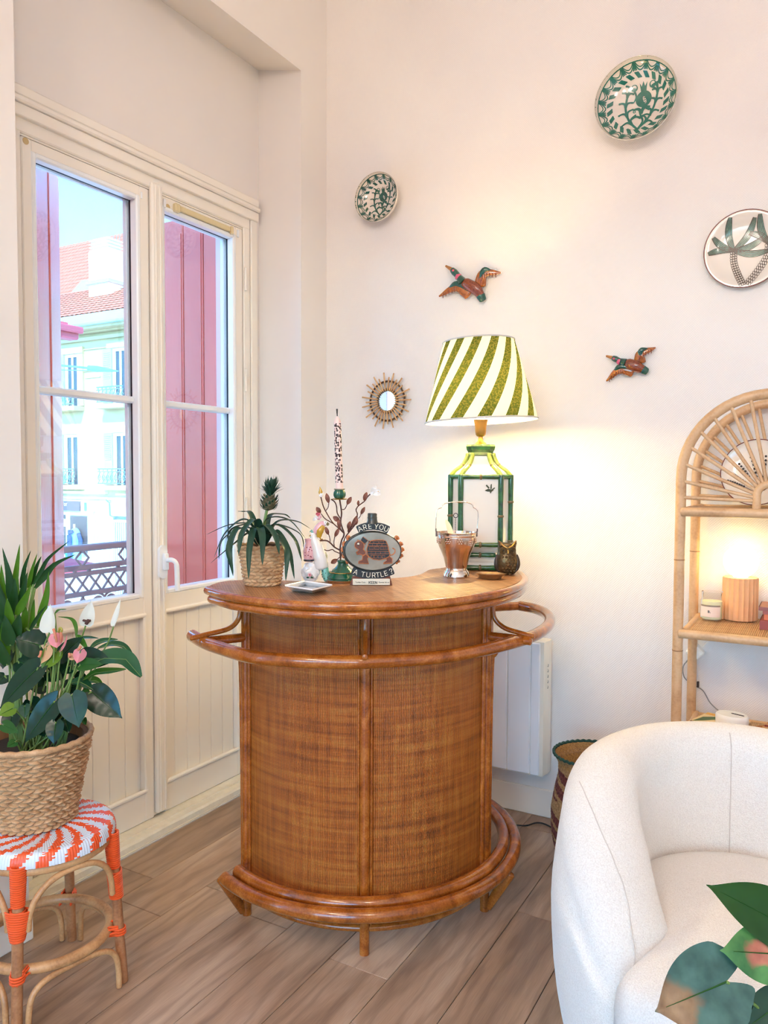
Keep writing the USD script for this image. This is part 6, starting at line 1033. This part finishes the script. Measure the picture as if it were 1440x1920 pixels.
def on_chair(t, j, off=.0):
    pr = chair_prof(t); i = int(j); w_ = j - i; q = pr[i] * (1 - w_) + pr[min(i + 1, len(pr) - 1)] * w_; a = math.radians(AX - t); return A_([AC_[0] + (q[0] + off) * math.cos(a), AC_[1] + (q[0] + off) * math.sin(a), q[1]])
def pix(p): d = A_(p) - EYE; z = d @ FW; return 720 + FPX * (d @ RT) / z, 960 - FPX * (d @ UP) / z, z
gp = [(on_chair(t, j, .0015)) for t in np.linspace(-117, -40, 155) for j in np.linspace(2.0, 26, 90)]; gx = A_([pix(p_) for p_ in gp]); sp_ = []
for qx, qy in spline([(1084, 1462, 0), (1110, 1520, 0), (1140, 1585, 0), (1165, 1642, 0), (1180, 1700, 0), (1189, 1770, 0), (1194, 1840, 0)], 4)[:, :2]:
    d_ = np.hypot(gx[:, 0] - qx, gx[:, 1] - qy); sel = np.where(d_ < d_.min() + 4)[0]; sp_.append(gp[sel[gx[sel, 2].argmin()]])
sp_ = A_(sp_); sp_[1:-1] = (sp_[:-2] + sp_[1:-1] * 2 + sp_[2:]) / 4
obj('seam', tube(sp_, .0014, 5), seam_m, arm); obj('seam', tube(seam(lambda u: on_chair(14, 26 + 12 * u, -.001)), .0014, 5), seam_m, arm)

# ---------------------------------------------------------------- plant in the foreground
fgp = thing('anthurium_foreground', 'anthurium in a dark pot in the right foreground, one leaf tip browned', 'plant', (.03, 1.10, 0)); pc_ = A_([.03, 1.10, 0.0])
obj('pot', lathe([(0, .0), (.085, .0), (.105, .22), (.11, .235), (.102, .235), (.098, .20), (0, .20)], 36, pc_), mat('dark_pot', S(70, 62, 58), .5), fgp, smooth=30); obj('soil', lathe([(0, .205), (.097, .20)], 24, pc_), soil, fgp)
nb = {'g': ('geometry', {}), 'd': ('vector_math', {'math_type': 'distance'}), 'n': ('noise_texture', {'scale': 26.0, 'detail': 4.0}), 'a': ('math', {'math_type': 'multiply_add', 'value2': .05}), 'c': ('rgb_ramp', {}), 'gr': ('rgb_ramp', {'ramp': [(.3, S(34, 70, 62)), (.7, S(78, 118, 106))]}), 'br': ('rgb_ramp', {'ramp': [(.3, S(110, 78, 50)), (.7, S(176, 140, 104))]}), 'x': ('mix_color', {}), 'p': ('principled_bsdf', {'roughness': .42}), 't': ('translucent_bsdf', {}), 'm': ('mix_closure', {'fac': .15})}
def spotted(name, centre, r0, ca, cb, ga, gb):
    k = {**nb, 'd': ('vector_math', {'math_type': 'distance', 'vector2': tuple(map(float, centre))}), 'c': ('rgb_ramp', {'ramp': [(r0 * .82, (1, 1, 1)), (r0, (0, 0, 0))]}), 'gr': ('rgb_ramp', {'ramp': [(.3, S(*ga)), (.7, S(*gb))]}), 'br': ('rgb_ramp', {'ramp': [(.3, S(*ca)), (.7, S(*cb))]})}
    return usdkit.material(stage, '/World/Looks/' + name, k, [('g.position', 'd.vector1'), ('g.position', 'n.vector'), ('n.fac', 'a.value1'), ('d.value', 'a.value3'), ('a.value', 'c.fac'), ('n.fac', 'gr.fac'), ('n.fac', 'br.fac'), ('gr.color', 'x.a'), ('br.color', 'x.b'), ('c.color', 'x.fac'), ('x.result', 'p.base_color'), ('x.result', 't.color'), ('p.BSDF', 'm.closure1'), ('t.BSDF', 'm.closure2')], surface='m.closure')
D1 = 1.22; crown = A_([.03, 1.10, .24])
def fg_leaf(base, tip, width, m_, db=0, dt=0, nrm=None, **kw):
    b, t = PD(*base, D1 + db), PD(*tip, D1 + dt); lf = obj('leaf', heart(b, t, nrm if nrm is not None else unit(F0 * .85 + Zv * .5), width, nu=17, nv=22, **kw), m_, fgp, smooth=True)
    obj('midrib', tube([b + (t - b) * u + unit(F0 * .85 + Zv * .5) * (.001 - kw.get('droop', .12) * np.linalg.norm(t - b) * (u - .35) ** 2) for u in np.linspace(0, .85, 8)], np.linspace(.0014, .0004, 8), 5), leaf_mid, lf); return b
tipb = PD(1262, 1888, D1)
b1 = fg_leaf((1362, 1841), (1229, 1897), .118, spotted('browning_leaf', tipb, .072, (110, 80, 52), (170, 136, 100), (40, 76, 68), (78, 116, 104)), 0, -.02, lobe=.30, droop=.05, fold=.1)
b2 = fg_leaf((1452, 1792), (1362, 1770), .0, leaf_mid, 0, 0) if False else None
b3 = fg_leaf((1490, 1745), (1330, 1660), .085, green('deep_grass_leaf', (44, 84, 34), (26, 62, 26), .35, .25), .05, .03, lobe=.1, droop=.10, fold=.28)
b4 = fg_leaf((1475, 1790), (1362, 1783), .085, spotted('blushed_leaf', PD(1440, 1790, D1 + .0), .055, (168, 96, 78), (214, 140, 112), (52, 104, 54), (96, 150, 84)), .02, -.01, lobe=.2, droop=.30, fold=-.22)
b5 = fg_leaf((1462, 1882), (1390, 1935), .06, leaf_blue, .02, 0, lobe=.2)
for b_, mid in ((b1, (1400, 1870)), (b3, (1500, 1850)), (b4, (1490, 1850)), (b5, (1475, 1900))):
    obj('stalk', tube(spline([b_, PD(*mid, D1 + .01), PD(mid[0] + 60, mid[1] + 110, D1), crown], 7), .0026, 7), stem_m, fgp, smooth=60)
obj('dry_sheath', tube(spline([PD(1352, 1782, D1 + .02), PD(1362, 1786, D1 + .02), PD(1372, 1797, D1 + .02)], 4), [.002, .004, .003, .003, .004, .004, .003, .003, .002], 6), mat('dry_brown', S(150, 104, 64), .7), fgp)
# ---------------------------------------------------------------- rattan bistro stool
SC, SZ = A_([-1.827, 1.348, 0.0]), .452
so = thing('rattan_stool', 'rattan stool with woven orange and white seat under the large planter', 'stool', SC)
rat2 = cane('stool_rattan', S(150, 98, 58), S(200, 148, 98), S(220, 172, 122), .38, 11, .2); rat_d = cane('stool_leg_rattan', S(120, 72, 44), S(172, 116, 76), S(198, 146, 102), .35, 11, .2); ora = mat('orange_plastic_cord', S(240, 92, 40), .35, coat=.3)
# seat weave: cords across, orange and white
n = {'u': ('uvmap', {'attribute': 'st'}), 's': ('separate_xyz', {}), 'ka': ('math', {'math_type': 'multiply', 'value2': 150.0}), 'kr': ('math', {'math_type': 'multiply', 'value2': 62.0}), 'fa': ('math', {'math_type': 'floor'}), 'fr': ('math', {'math_type': 'floor'}), 'b1': ('math', {'math_type': 'multiply', 'value2': .712}), 'tw': ('math', {'math_type': 'multiply_add', 'value2': .22}), 'sn': ('math', {'math_type': 'sine'}), 'cv': ('combine_xyz', {}), 'wn': ('white_noise_texture', {'dimensions': '2D'}), 'j': ('math', {'math_type': 'multiply_add', 'value2': 1.3, 'value3': -.65}),
     'ad': ('math', {'math_type': 'add'}), 'gt': ('math', {'math_type': 'greater_than', 'value2': .12}), 'x': ('mix_color', {'a': S(216, 226, 238), 'b': S(240, 90, 42)}), 'p': ('principled_bsdf', {'roughness': .28, 'coat_weight': .3})}
seat_m = usdkit.material(stage, '/World/Looks/seat_cord', n, [('u.UV', 's.vector'), ('s.x', 'ka.value1'), ('s.y', 'kr.value1'), ('ka.value', 'fa.value1'), ('kr.value', 'fr.value1'), ('fa.value', 'b1.value1'), ('fr.value', 'tw.value1'), ('b1.value', 'tw.value3'), ('tw.value', 'sn.value1'), ('fa.value', 'cv.x'), ('fr.value', 'cv.y'), ('cv.vector', 'wn.vector'), ('wn.value', 'j.value1'), ('sn.value', 'ad.value1'), ('j.value', 'ad.value2'), ('ad.value', 'gt.value1'), ('gt.value', 'x.fac'), ('x.result', 'p.base_color')], surface='p.BSDF')
nA, nR = 600, 64; a = np.linspace(0, 2 * np.pi, nA, endpoint=False)[None]; q = np.linspace(0, 1, nR)[:, None]
arc = .008 + .20 * q; R_ = np.where(arc < .168, arc, .168 + .016 * np.sin(np.clip((arc - .168) / .04, 0, 1) * np.pi / 2)); Z_ = SZ - np.where(arc < .168, 0, .034 * (1 - np.cos(np.clip((arc - .168) / .04, 0, 1) * np.pi / 2)))
cord = .0016 * (np.abs(np.sin(a * 75)) ** .6 * (.55 + .45 * np.abs(np.sin(np.pi * (q * 31 + .5 * (np.floor(a * 75 / np.pi) % 2)))) ** .5))
v = np.stack(np.broadcast_arrays(SC[0] + (R_ + cord * (arc > .168)) * np.cos(a), SC[1] + (R_ + cord * (arc > .168)) * np.sin(a), Z_ - .0012 + cord * (arc <= .168)), -1)
obj('woven_seat', grid(v, wrap_v=True), seat_m, so, smooth=True, uv=np.stack(np.broadcast_arrays(a / (2 * np.pi), q), -1).reshape(-1, 2)) if False else None
g = grid(v, wrap_v=True); g.invert(); obj('woven_seat', g, seat_m, so, smooth=True, uv=np.stack(np.broadcast_arrays(a / (2 * np.pi), q), -1).reshape(-1, 2))
rg = lambda r, z, n_=72: np.stack([SC[0] + r * np.cos(np.linspace(0, 2 * np.pi, n_, endpoint=False)), SC[1] + r * np.sin(np.linspace(0, 2 * np.pi, n_, endpoint=False)), np.full(n_, z)], 1)
obj('seat_hoop', tube(rg(.166, SZ - .046), .0145, 12, True), rat2, so, smooth=60); obj('foot_hoop', tube(rg(.166, .150), .0135, 12, True), rat2, so, smooth=60)
LA = [math.radians(x) for x in (33.5, 123.5, 213.5, 303.5)]
lp_ = lambda k, z, dr=0, tn=0: SC + A_([math.cos(LA[k]), math.sin(LA[k]), 0]) * (.206 - .028 * z / .42 + dr) + A_([-math.sin(LA[k]), math.cos(LA[k]), 0]) * tn + A_([0, 0, z])
for k in range(4):
    lg = obj('leg', tube([lp_(k, 0.002), lp_(k, .2), lp_(k, SZ - .055)], .0138, 12), rat_d, so, smooth=60)
    def wrap(z0, z1, r0, r1, nm='cord_wrap'):
        m_ = int((z1 - z0) / .0052); obj(nm, join(*[tube(np.stack([lp_(k, z) + A_([math.cos(t), math.sin(t), 0]) * (r0 + (r1 - r0) * (z - z0) / (z1 - z0)) * A_([1, 1, 1]) for t in np.linspace(0, 2 * np.pi, 14, endpoint=False)]), .0030, 5, True) for z in np.linspace(z0, z1, m_)]), ora, lg, kind='stuff', smooth=60)
    wrap(SZ - .125, SZ - .030, .0150, .0185); wrap(.243, .312, .0145, .0165)
    # funnel shaped binding where the arches meet the leg
    mq = [tube(np.stack([lp_(k, z) + A_([-math.sin(LA[k]), math.cos(LA[k]), 0]) * math.cos(t) * (.0165 + .014 * u) + A_([math.cos(LA[k]), math.sin(LA[k]), 0]) * math.sin(t) * .0165 for t in np.linspace(0, 2 * np.pi, 16, endpoint=False)]), .0031, 5, True) for u, z in ((u_, .243 + .069 * u_) for u_ in np.linspace(0, 1, 13))]
    obj('cord_binding', join(*mq), ora, lg, kind='stuff', smooth=60)
    for s_ in (-1, 1): obj('hoop_lashing', join(*[tube([lp_(k, .150 + dz, .002, s_ * .013), lp_(k, .150 + dz, -.022, s_ * (.016 + .004 * i)), lp_(k, .150 + dz * .2 - .012, -.045, s_ * .016), lp_(k, .150 - .014, .014, s_ * .004)], .0031, 5) for i, dz in enumerate((.014, .008, -.002))]), ora, lg, kind='stuff')
    obj('hoop_lashing', join(*[tube(np.stack([lp_(k, z) + A_([math.cos(t), math.sin(t), 0]) * .0165 for t in np.linspace(0, 2 * np.pi, 14, endpoint=False)]), .003, 5, True) for z in (.140, .147, .154)]), ora, lg, kind='stuff')
    a0, a1 = LA[k], LA[(k + 1) % 4] + (2 * np.pi if k == 3 else 0)
    def ap(u, r, z): t = a0 + (a1 - a0) * u; return SC + A_([r * math.cos(t), r * math.sin(t), z])
    up = [ap(.085, .188, .262), ap(.10, .187, .305), ap(.16, .184, .345), ap(.27, .176, .374), ap(.42, .170, .386), ap(.58, .170, .386), ap(.73, .176, .374), ap(.84, .184, .345), ap(.90, .187, .305), ap(.915, .188, .262)]
    obj('upper_arch', tube(spline(up, 5), .0078, 10), rat2, so, smooth=60)
    lo_ = [ap(.085, .204, .003), ap(.088, .203, .05), ap(.105, .198, .09), ap(.16, .188, .115), ap(.28, .175, .128), ap(.42, .168, .132), ap(.58, .168, .132), ap(.72, .175, .128), ap(.84, .188, .115), ap(.895, .198, .09), ap(.912, .203, .05), ap(.915, .204, .003)]
    obj('lower_arch', tube(spline(lo_, 5), .0078, 10), rat2, so, smooth=60)

# ---------------------------------------------------------------- planter basket on the stool and its plants
ZP = SZ + .0015; c = A_([-1.874, 1.352, ZP]); HB_ = .232
pl_ = thing('planter_basket', 'large pale braided basket planter standing on the orange and white stool', 'planter', c)
braid = cane('braided_hyacinth', S(150, 106, 68), S(200, 156, 112), S(228, 188, 146), .55, 24, 0)
woven_pot(pl_, c, .106, .150, HB_, 20, 30, braid, .0125)
obj('soil', lathe([(0, HB_ * .88), (.13, HB_ * .87)], 30, c), soil, pl_)
d0 = dep(c); cx, cy = 0, 0; K2 = lambda x, y, o=0: PD(x / 4.571, 1000 + y / 4.571, d0 + o)
gnd = lambda dx, df=0: c + A_([0, 0, HB_ * .87]) + X * dx + F0 * df
palm = thing('parlour_palm', 'upright spiky green palm at the back of the large planter', 'plant', gnd(-.05, -.04)); pg_ = green('palm_leaf_green', (84, 130, 30), (40, 88, 22), .4, .35); pd_ = green('palm_leaf_dark', (36, 76, 32), (18, 50, 24), .35, .2)
hub = K2(100, 900, .03)
for tip, mid, base, w, m_, o in (((20, 120), (70, 330), (100, 620), 34, pd_, .03), ((170, 90), (150, 250), (120, 480), 26, pg_, .06), ((265, 145), (215, 280), (180, 470), 22, pd_, .05), ((320, 170), (280, 300), (240, 470), 20, pg_, .06), ((355, 195), (320, 270), (250, 480), 20, pd_, .07), ((600, 60), (420, 210), (285, 440), 20, pd_, .02), ((650, 180), (480, 260), (300, 470), 26, pd_, 0), ((418, 325), (400, 520), (330, 800), 36, pg_, 0),
                                 ((10, 265), (20, 420), (40, 620), 34, pg_, .05), ((270, 440), (225, 540), (140, 700), 36, pg_, -.02), ((60, 560), (70, 640), (95, 800), 40, pg_, -.03), ((-10, 470), (20, 600), (80, 800), 50, pd_, -.02), ((125, 380), (125, 500), (110, 700), 40, pd_, .02), ((200, 600), (215, 680), (190, 860), 36, pg_, .0), ((295, 560), (280, 680), (255, 850), 30, pg_, .02), ((400, 615), (340, 690), (255, 830), 18, pd_, -.02), ((-30, 300), (-20, 450), (30, 640), 40, pd_, .04), ((70, 250), (100, 400), (100, 600), 26, pd_, .06), ((40, 700), (60, 800), (90, 960), 60, pd_, -.03), ((170, 690), (150, 780), (110, 930), 60, pd_, -.02), ((-20, 620), (10, 760), (60, 940), 60, pd_, -.01), ((230, 730), (190, 800), (130, 940), 40, pd_, .02), ((150, 330), (140, 480), (130, 680), 40, pg_, .04), ((235, 330), (205, 470), (160, 680), 36, pd_, .03), ((20, 760), (30, 900), (60, 1080), 44, pg_, -.02), ((-10, 900), (20, 1000), (60, 1130), 50, pd_, -.03), ((470, 240), (380, 330), (290, 480), 14, pd_, .03)):
    obj('leaf', blade([K2(*base, o + .015), K2((base[0] + mid[0]) / 2, (base[1] + mid[1]) / 2, o + .008), K2(*mid, o), K2(*tip, o - .005)], w / 4.571 * d0 / FPX * 1.0, up=unit(F0 + X * .3), fold=.3, n=6, nw=5, prof=lambda q_: np.minimum(1, .45 + 2 * q_) * (1 - q_ ** 2.4) ** .9 + .01), m_, palm, smooth=True)
    obj('leaf_stalk', tube(spline([K2(*base, o + .015), K2(base[0] * .6 + 45, 900, .02), gnd(-.06 + .02 * math.sin(tip[0]), -.03)], 6), .0028, 6), stem_m, palm, smooth=60)
ant = thing('pink_anthurium', 'anthurium with large dark heart leaves and pink flowers in the large planter', 'plant', gnd(.02, .03))
nf = lambda a_=.85, z=.45, x=0.0: unit(F0 * a_ + Zv * z + X * x)
px = lambda w: w / 4.571 * d0 / FPX
for base, tip, w, m_, o, kw in (((345, 960), (118, 900), 235, leaf_dark, .0, dict(droop=.1)), ((325, 1150), (-20, 1500), 235, leaf_dark, -.05, dict(droop=.12, nrm=nf(.8, .5, -.2))), ((468, 1440), (200, 1795), 200, leaf_dark, -.08, dict(droop=.12)), ((615, 1385), (672, 1665), 225, None, -.09, dict(droop=.12, lobe=.12)), ((785, 1358), (1042, 1582), 225, leaf_dark, -.03, dict(droop=.15, lobe=.12, nrm=nf(.9, .4, .1))),
                                ((478, 1625), (455, 1805), 140, leaf_dark, -.10, dict(droop=.2)), ((560, 1590), (590, 1710), 100, leaf_dark, -.07, {}), ((30, 1640), (150, 1705), 90, leaf_mid, -.10, {}), ((700, 1060), (955, 1100), 175, leaf_dark, -.02, dict(droop=.2)), ((515, 1060), (705, 885), 150, leaf_dark, .0, {}), ((485, 1010), (350, 1165), 170, leaf_lime, -.04, dict(droop=.25, fold=.3)), ((688, 1125), (872, 1120), 105, leaf_mid, -.05, dict(droop=.2)),
                                ((260, 1440), (330, 1600), 150, leaf_dark, -.03, {}), ((160, 1100), (300, 1150), 170, leaf_dark, .01, {}), ((110, 1500), (-10, 1560), 120, leaf_lime, -.09, dict(fold=.35)), ((600, 1130), (520, 1200), 150, leaf_dark, .02, {}), ((560, 1330), (700, 1290), 140, leaf_dark, .02, {}), ((720, 1590), (735, 1640), 40, leaf_mid, -.06, {}), ((380, 1300), (250, 1330), 150, leaf_dark, .03, {}), ((60, 1000), (20, 1160), 150, leaf_dark, .02, {}), ((330, 1500), (300, 1650), 170, leaf_dark, .0, {}), ((100, 1560), (80, 1720), 150, leaf_dark, -.02, {}), ((420, 1180), (560, 1240), 160, leaf_dark, .04, {}), ((640, 1240), (760, 1300), 140, leaf_dark, .03, {}), ((230, 1250), (130, 1300), 160, leaf_dark, .05, {}), ((470, 1560), (560, 1640), 130, leaf_dark, -.02, {}), ((650, 1480), (700, 1560), 120, leaf_dark, .0, {}), ((40, 1220), (-30, 1300), 140, leaf_dark, .04, {}), ((350, 1640), (380, 1740), 110, leaf_dark, -.05, {}), ((210, 1480), (215, 1580), 90, leaf_blue, -.07, {}), ((130, 1790), (60, 1830), 70, leaf_mid, -.12, {}), ((700, 1380), (775, 1420), 120, leaf_mid, -.02, {})):
    m_ = m_ or spotted('bleached_leaf', K2(700, 1530, o), .024, (150, 150, 146), (206, 200, 192), (18, 50, 40), (34, 78, 56)); b, t = K2(*base, o), K2(*tip, o - .02); nr = kw.pop('nrm', nf())
    lf = obj('leaf', heart(b, t, nr, px(w), **{**dict(lobe=.2, droop=.12, fold=.14), **kw}), m_, ant, smooth=True); obj('midrib', tube([b + (t - b) * u + nr * (.001 - {**dict(droop=.12), **kw}['droop'] * np.linalg.norm(t - b) * (u - .35) ** 2) for u in np.linspace(0, .8, 7)], np.linspace(.0012, .0004, 7), 5), leaf_mid, lf)
    obj('leaf_stalk', tube(spline([b, (b * .6 + gnd(.02 + .03 * math.sin(base[0]), .03 + .03 * math.cos(base[1])) * .4) + Zv * .012 + F0 * -.01, gnd(.02 + .03 * math.sin(base[0]), .02 + .03 * math.cos(base[1]))], 6), .0026, 6), stem_m, ant, smooth=60)
pinkp = mat('anthurium_pink', S(240, 150, 156), .18, noise=(40, .4), col2=S(228, 108, 128), transl=(S(250, 170, 170), .25), coat=.6); peach = mat('anthurium_peach', S(236, 176, 140), .25, transl=(S(240, 180, 140), .25), noise=(30, .4), col2=S(176, 170, 90))
for base, tip, w, m_, sp, o, nr in (((470, 880), (490, 985), 110, pinkp, ((485, 930), (458, 820)), -.06, nf(.6, .7)), ((525, 985), (592, 860), 46, pinkp, ((520, 930), (520, 850)), -.05, nf(.6, .5, -.6)), ((690, 1010), (660, 1115), 100, pinkp, ((670, 1000), (690, 970)), -.06, nf(.8, .3, .3)), ((400, 985), (362, 1120), 110, peach, ((350, 1010), (335, 1060)), -.05, nf(.8, .2, -.4)), ((600, 1045), (640, 1085), 50, peach, ((600, 1060), (590, 1030)), -.05, nf())):
    b, t = K2(*base, o), K2(*tip, o - .008); f_ = obj('spathe', heart(b, t, nr, px(w), lobe=.25, droop=-.3, fold=-.35), m_, ant, smooth=True); obj('spadix', tube(spline([K2(*sp[0], o - .012), K2((sp[0][0] + sp[1][0]) / 2 + 4, (sp[0][1] + sp[1][1]) / 2, o - .018), K2(*sp[1], o - .016)], 5), .0034, 8), mat('spadix_salmon', S(210, 128, 96), .5), f_, smooth=60)
    obj('flower_stalk', tube(spline([b, b * .5 + gnd(.03, .03) * .5 + X * .01, gnd(.03 + .01 * math.sin(base[0]), .03)], 6), .0024, 6), stem_m, ant, smooth=60)
obj('curl_bract', tube(spline([K2(500, 850, -.05), K2(515, 810, -.055), K2(530, 830, -.055), K2(520, 860, -.05)], 5), .003, 6), mat('bract_yellow_green', S(170, 166, 70), .4), ant, smooth=60)
pea = thing('peace_lily', 'peace lily with narrow ribbed leaves and three white flowers in the large planter', 'plant', gnd(.08, 0))
rib = mat('ribbed_lily_leaf', S(40, 96, 60), .28, noise=(16, .5), col2=S(20, 66, 44), transl=((.05, .2, .06), .2)); rib2 = green('light_lily_leaf', (74, 128, 40), (48, 104, 40), .35, .35)
for pts, w, m_, o, upv in ((((700, 1155), (900, 1070), (1080, 1080), (1210, 1230)), 135, rib, -.04, nf(.55, .8)), (((705, 1262), (820, 1195), (950, 1180), (1080, 1165)), 60, rib2, -.01, nf(.5, .8)), (((770, 990), (830, 945), (900, 920), (1010, 910)), 60, rib, .03, nf(.4, .9)), (((840, 985), (960, 950), (1060, 970), (1145, 1055)), 62, rib, .02, nf(.4, .9)), (((640, 930), (700, 900), (770, 895), (845, 900)), 40, rib, .04, nf(.3, .9)), (((700, 1300), (760, 1265), (820, 1262), (880, 1290)), 70, rib2, .01, nf(.5, .8)),
                           (((600, 1290), (680, 1270), (740, 1300), (800, 1340)), 80, rib, -.03, nf(.5, .8)), (((520, 1180), (600, 1110), (660, 1090), (740, 1120)), 90, rib, .02, nf(.6, .7)), (((655, 900), (650, 800), (610, 735), (500, 715)), 26, rib2, .02, nf(.4, .9)), (((750, 990), (710, 930), (690, 900), (665, 870)), 40, rib2, -.01, nf(.9, .2)), (((470, 690), (500, 660), (530, 655), (570, 652)), 26, rib2, .03, nf(.3, .9))):
    lf = obj('leaf', blade([K2(*p_, o + .01 * i) for i, p_ in enumerate(pts)], px(w) * .66, up=upv, fold=.22, n=8, nw=7, prof=lambda q_: np.sin(np.pi * (q_ * .93 + .05)) ** .75), m_, pea, smooth=True)
    if w > 50: obj('vein_ribs', join(*[tube([lf_p + A_([0, 0, .0006]) for lf_p in (K2(*(A_(p0) * (1 - u) + A_(p1) * u), o) + F0 * .002 for u in (0, .5, 1))], .0007, 4) for p0, p1 in zip(pts[:-1], pts[1:])]), stem_m, lf, kind='stuff')
    obj('leaf_stalk', tube(spline([K2(*pts[0], o), (K2(*pts[0], o) * .55 + gnd(.07, 0) * .45) + X * .006, gnd(.07 + .02 * math.sin(pts[1][0]), .01)], 6), .0024, 6), stem_m, pea, smooth=60)
whp = mat('white_spathe', S(244, 244, 232), .4, transl=((.9, .92, .8), .35)); brs = mat('brown_spathe_edge', S(84, 50, 44), .6)
for base, tip, w, o, nr, bend in (((425, 850), (440, 605), 165, -.03, nf(.9, .2, -.4), .06), ((735, 790), (785, 572), 112, .0, nf(.95, .1, .3), 0), ((975, 795), (1042, 560), 74, .0, nf(.8, 0, -.7), .05)):
    b, t = K2(*base, o), K2(*tip, o); f_ = obj('white_spathe', heart(b, t, nr, px(w), lobe=.03, droop=-.1, fold=.45, side=bend, sharp=.2), whp, pea, smooth=True)
    obj('flower_stalk', tube(spline([b, K2(base[0] - 45, base[1] + 130, o + .01), K2(base[0] - 110 if base[0] > 600 else base[0], base[1] + 260, o + .01), gnd(.07, 0)], 7), .0022, 6), stem_m, pea, smooth=60)
    if base[0] == 735: obj('spadix', tube([K2(738, 775, -.012), K2(760, 745, -.014)], .005, 8), brs, f_, smooth=60); obj('withered_edge', tube(spline([K2(712, 745, -.004), K2(745, 752, -.012), K2(775, 748, -.006)], 5), .0035, 6), brs, f_, smooth=60)
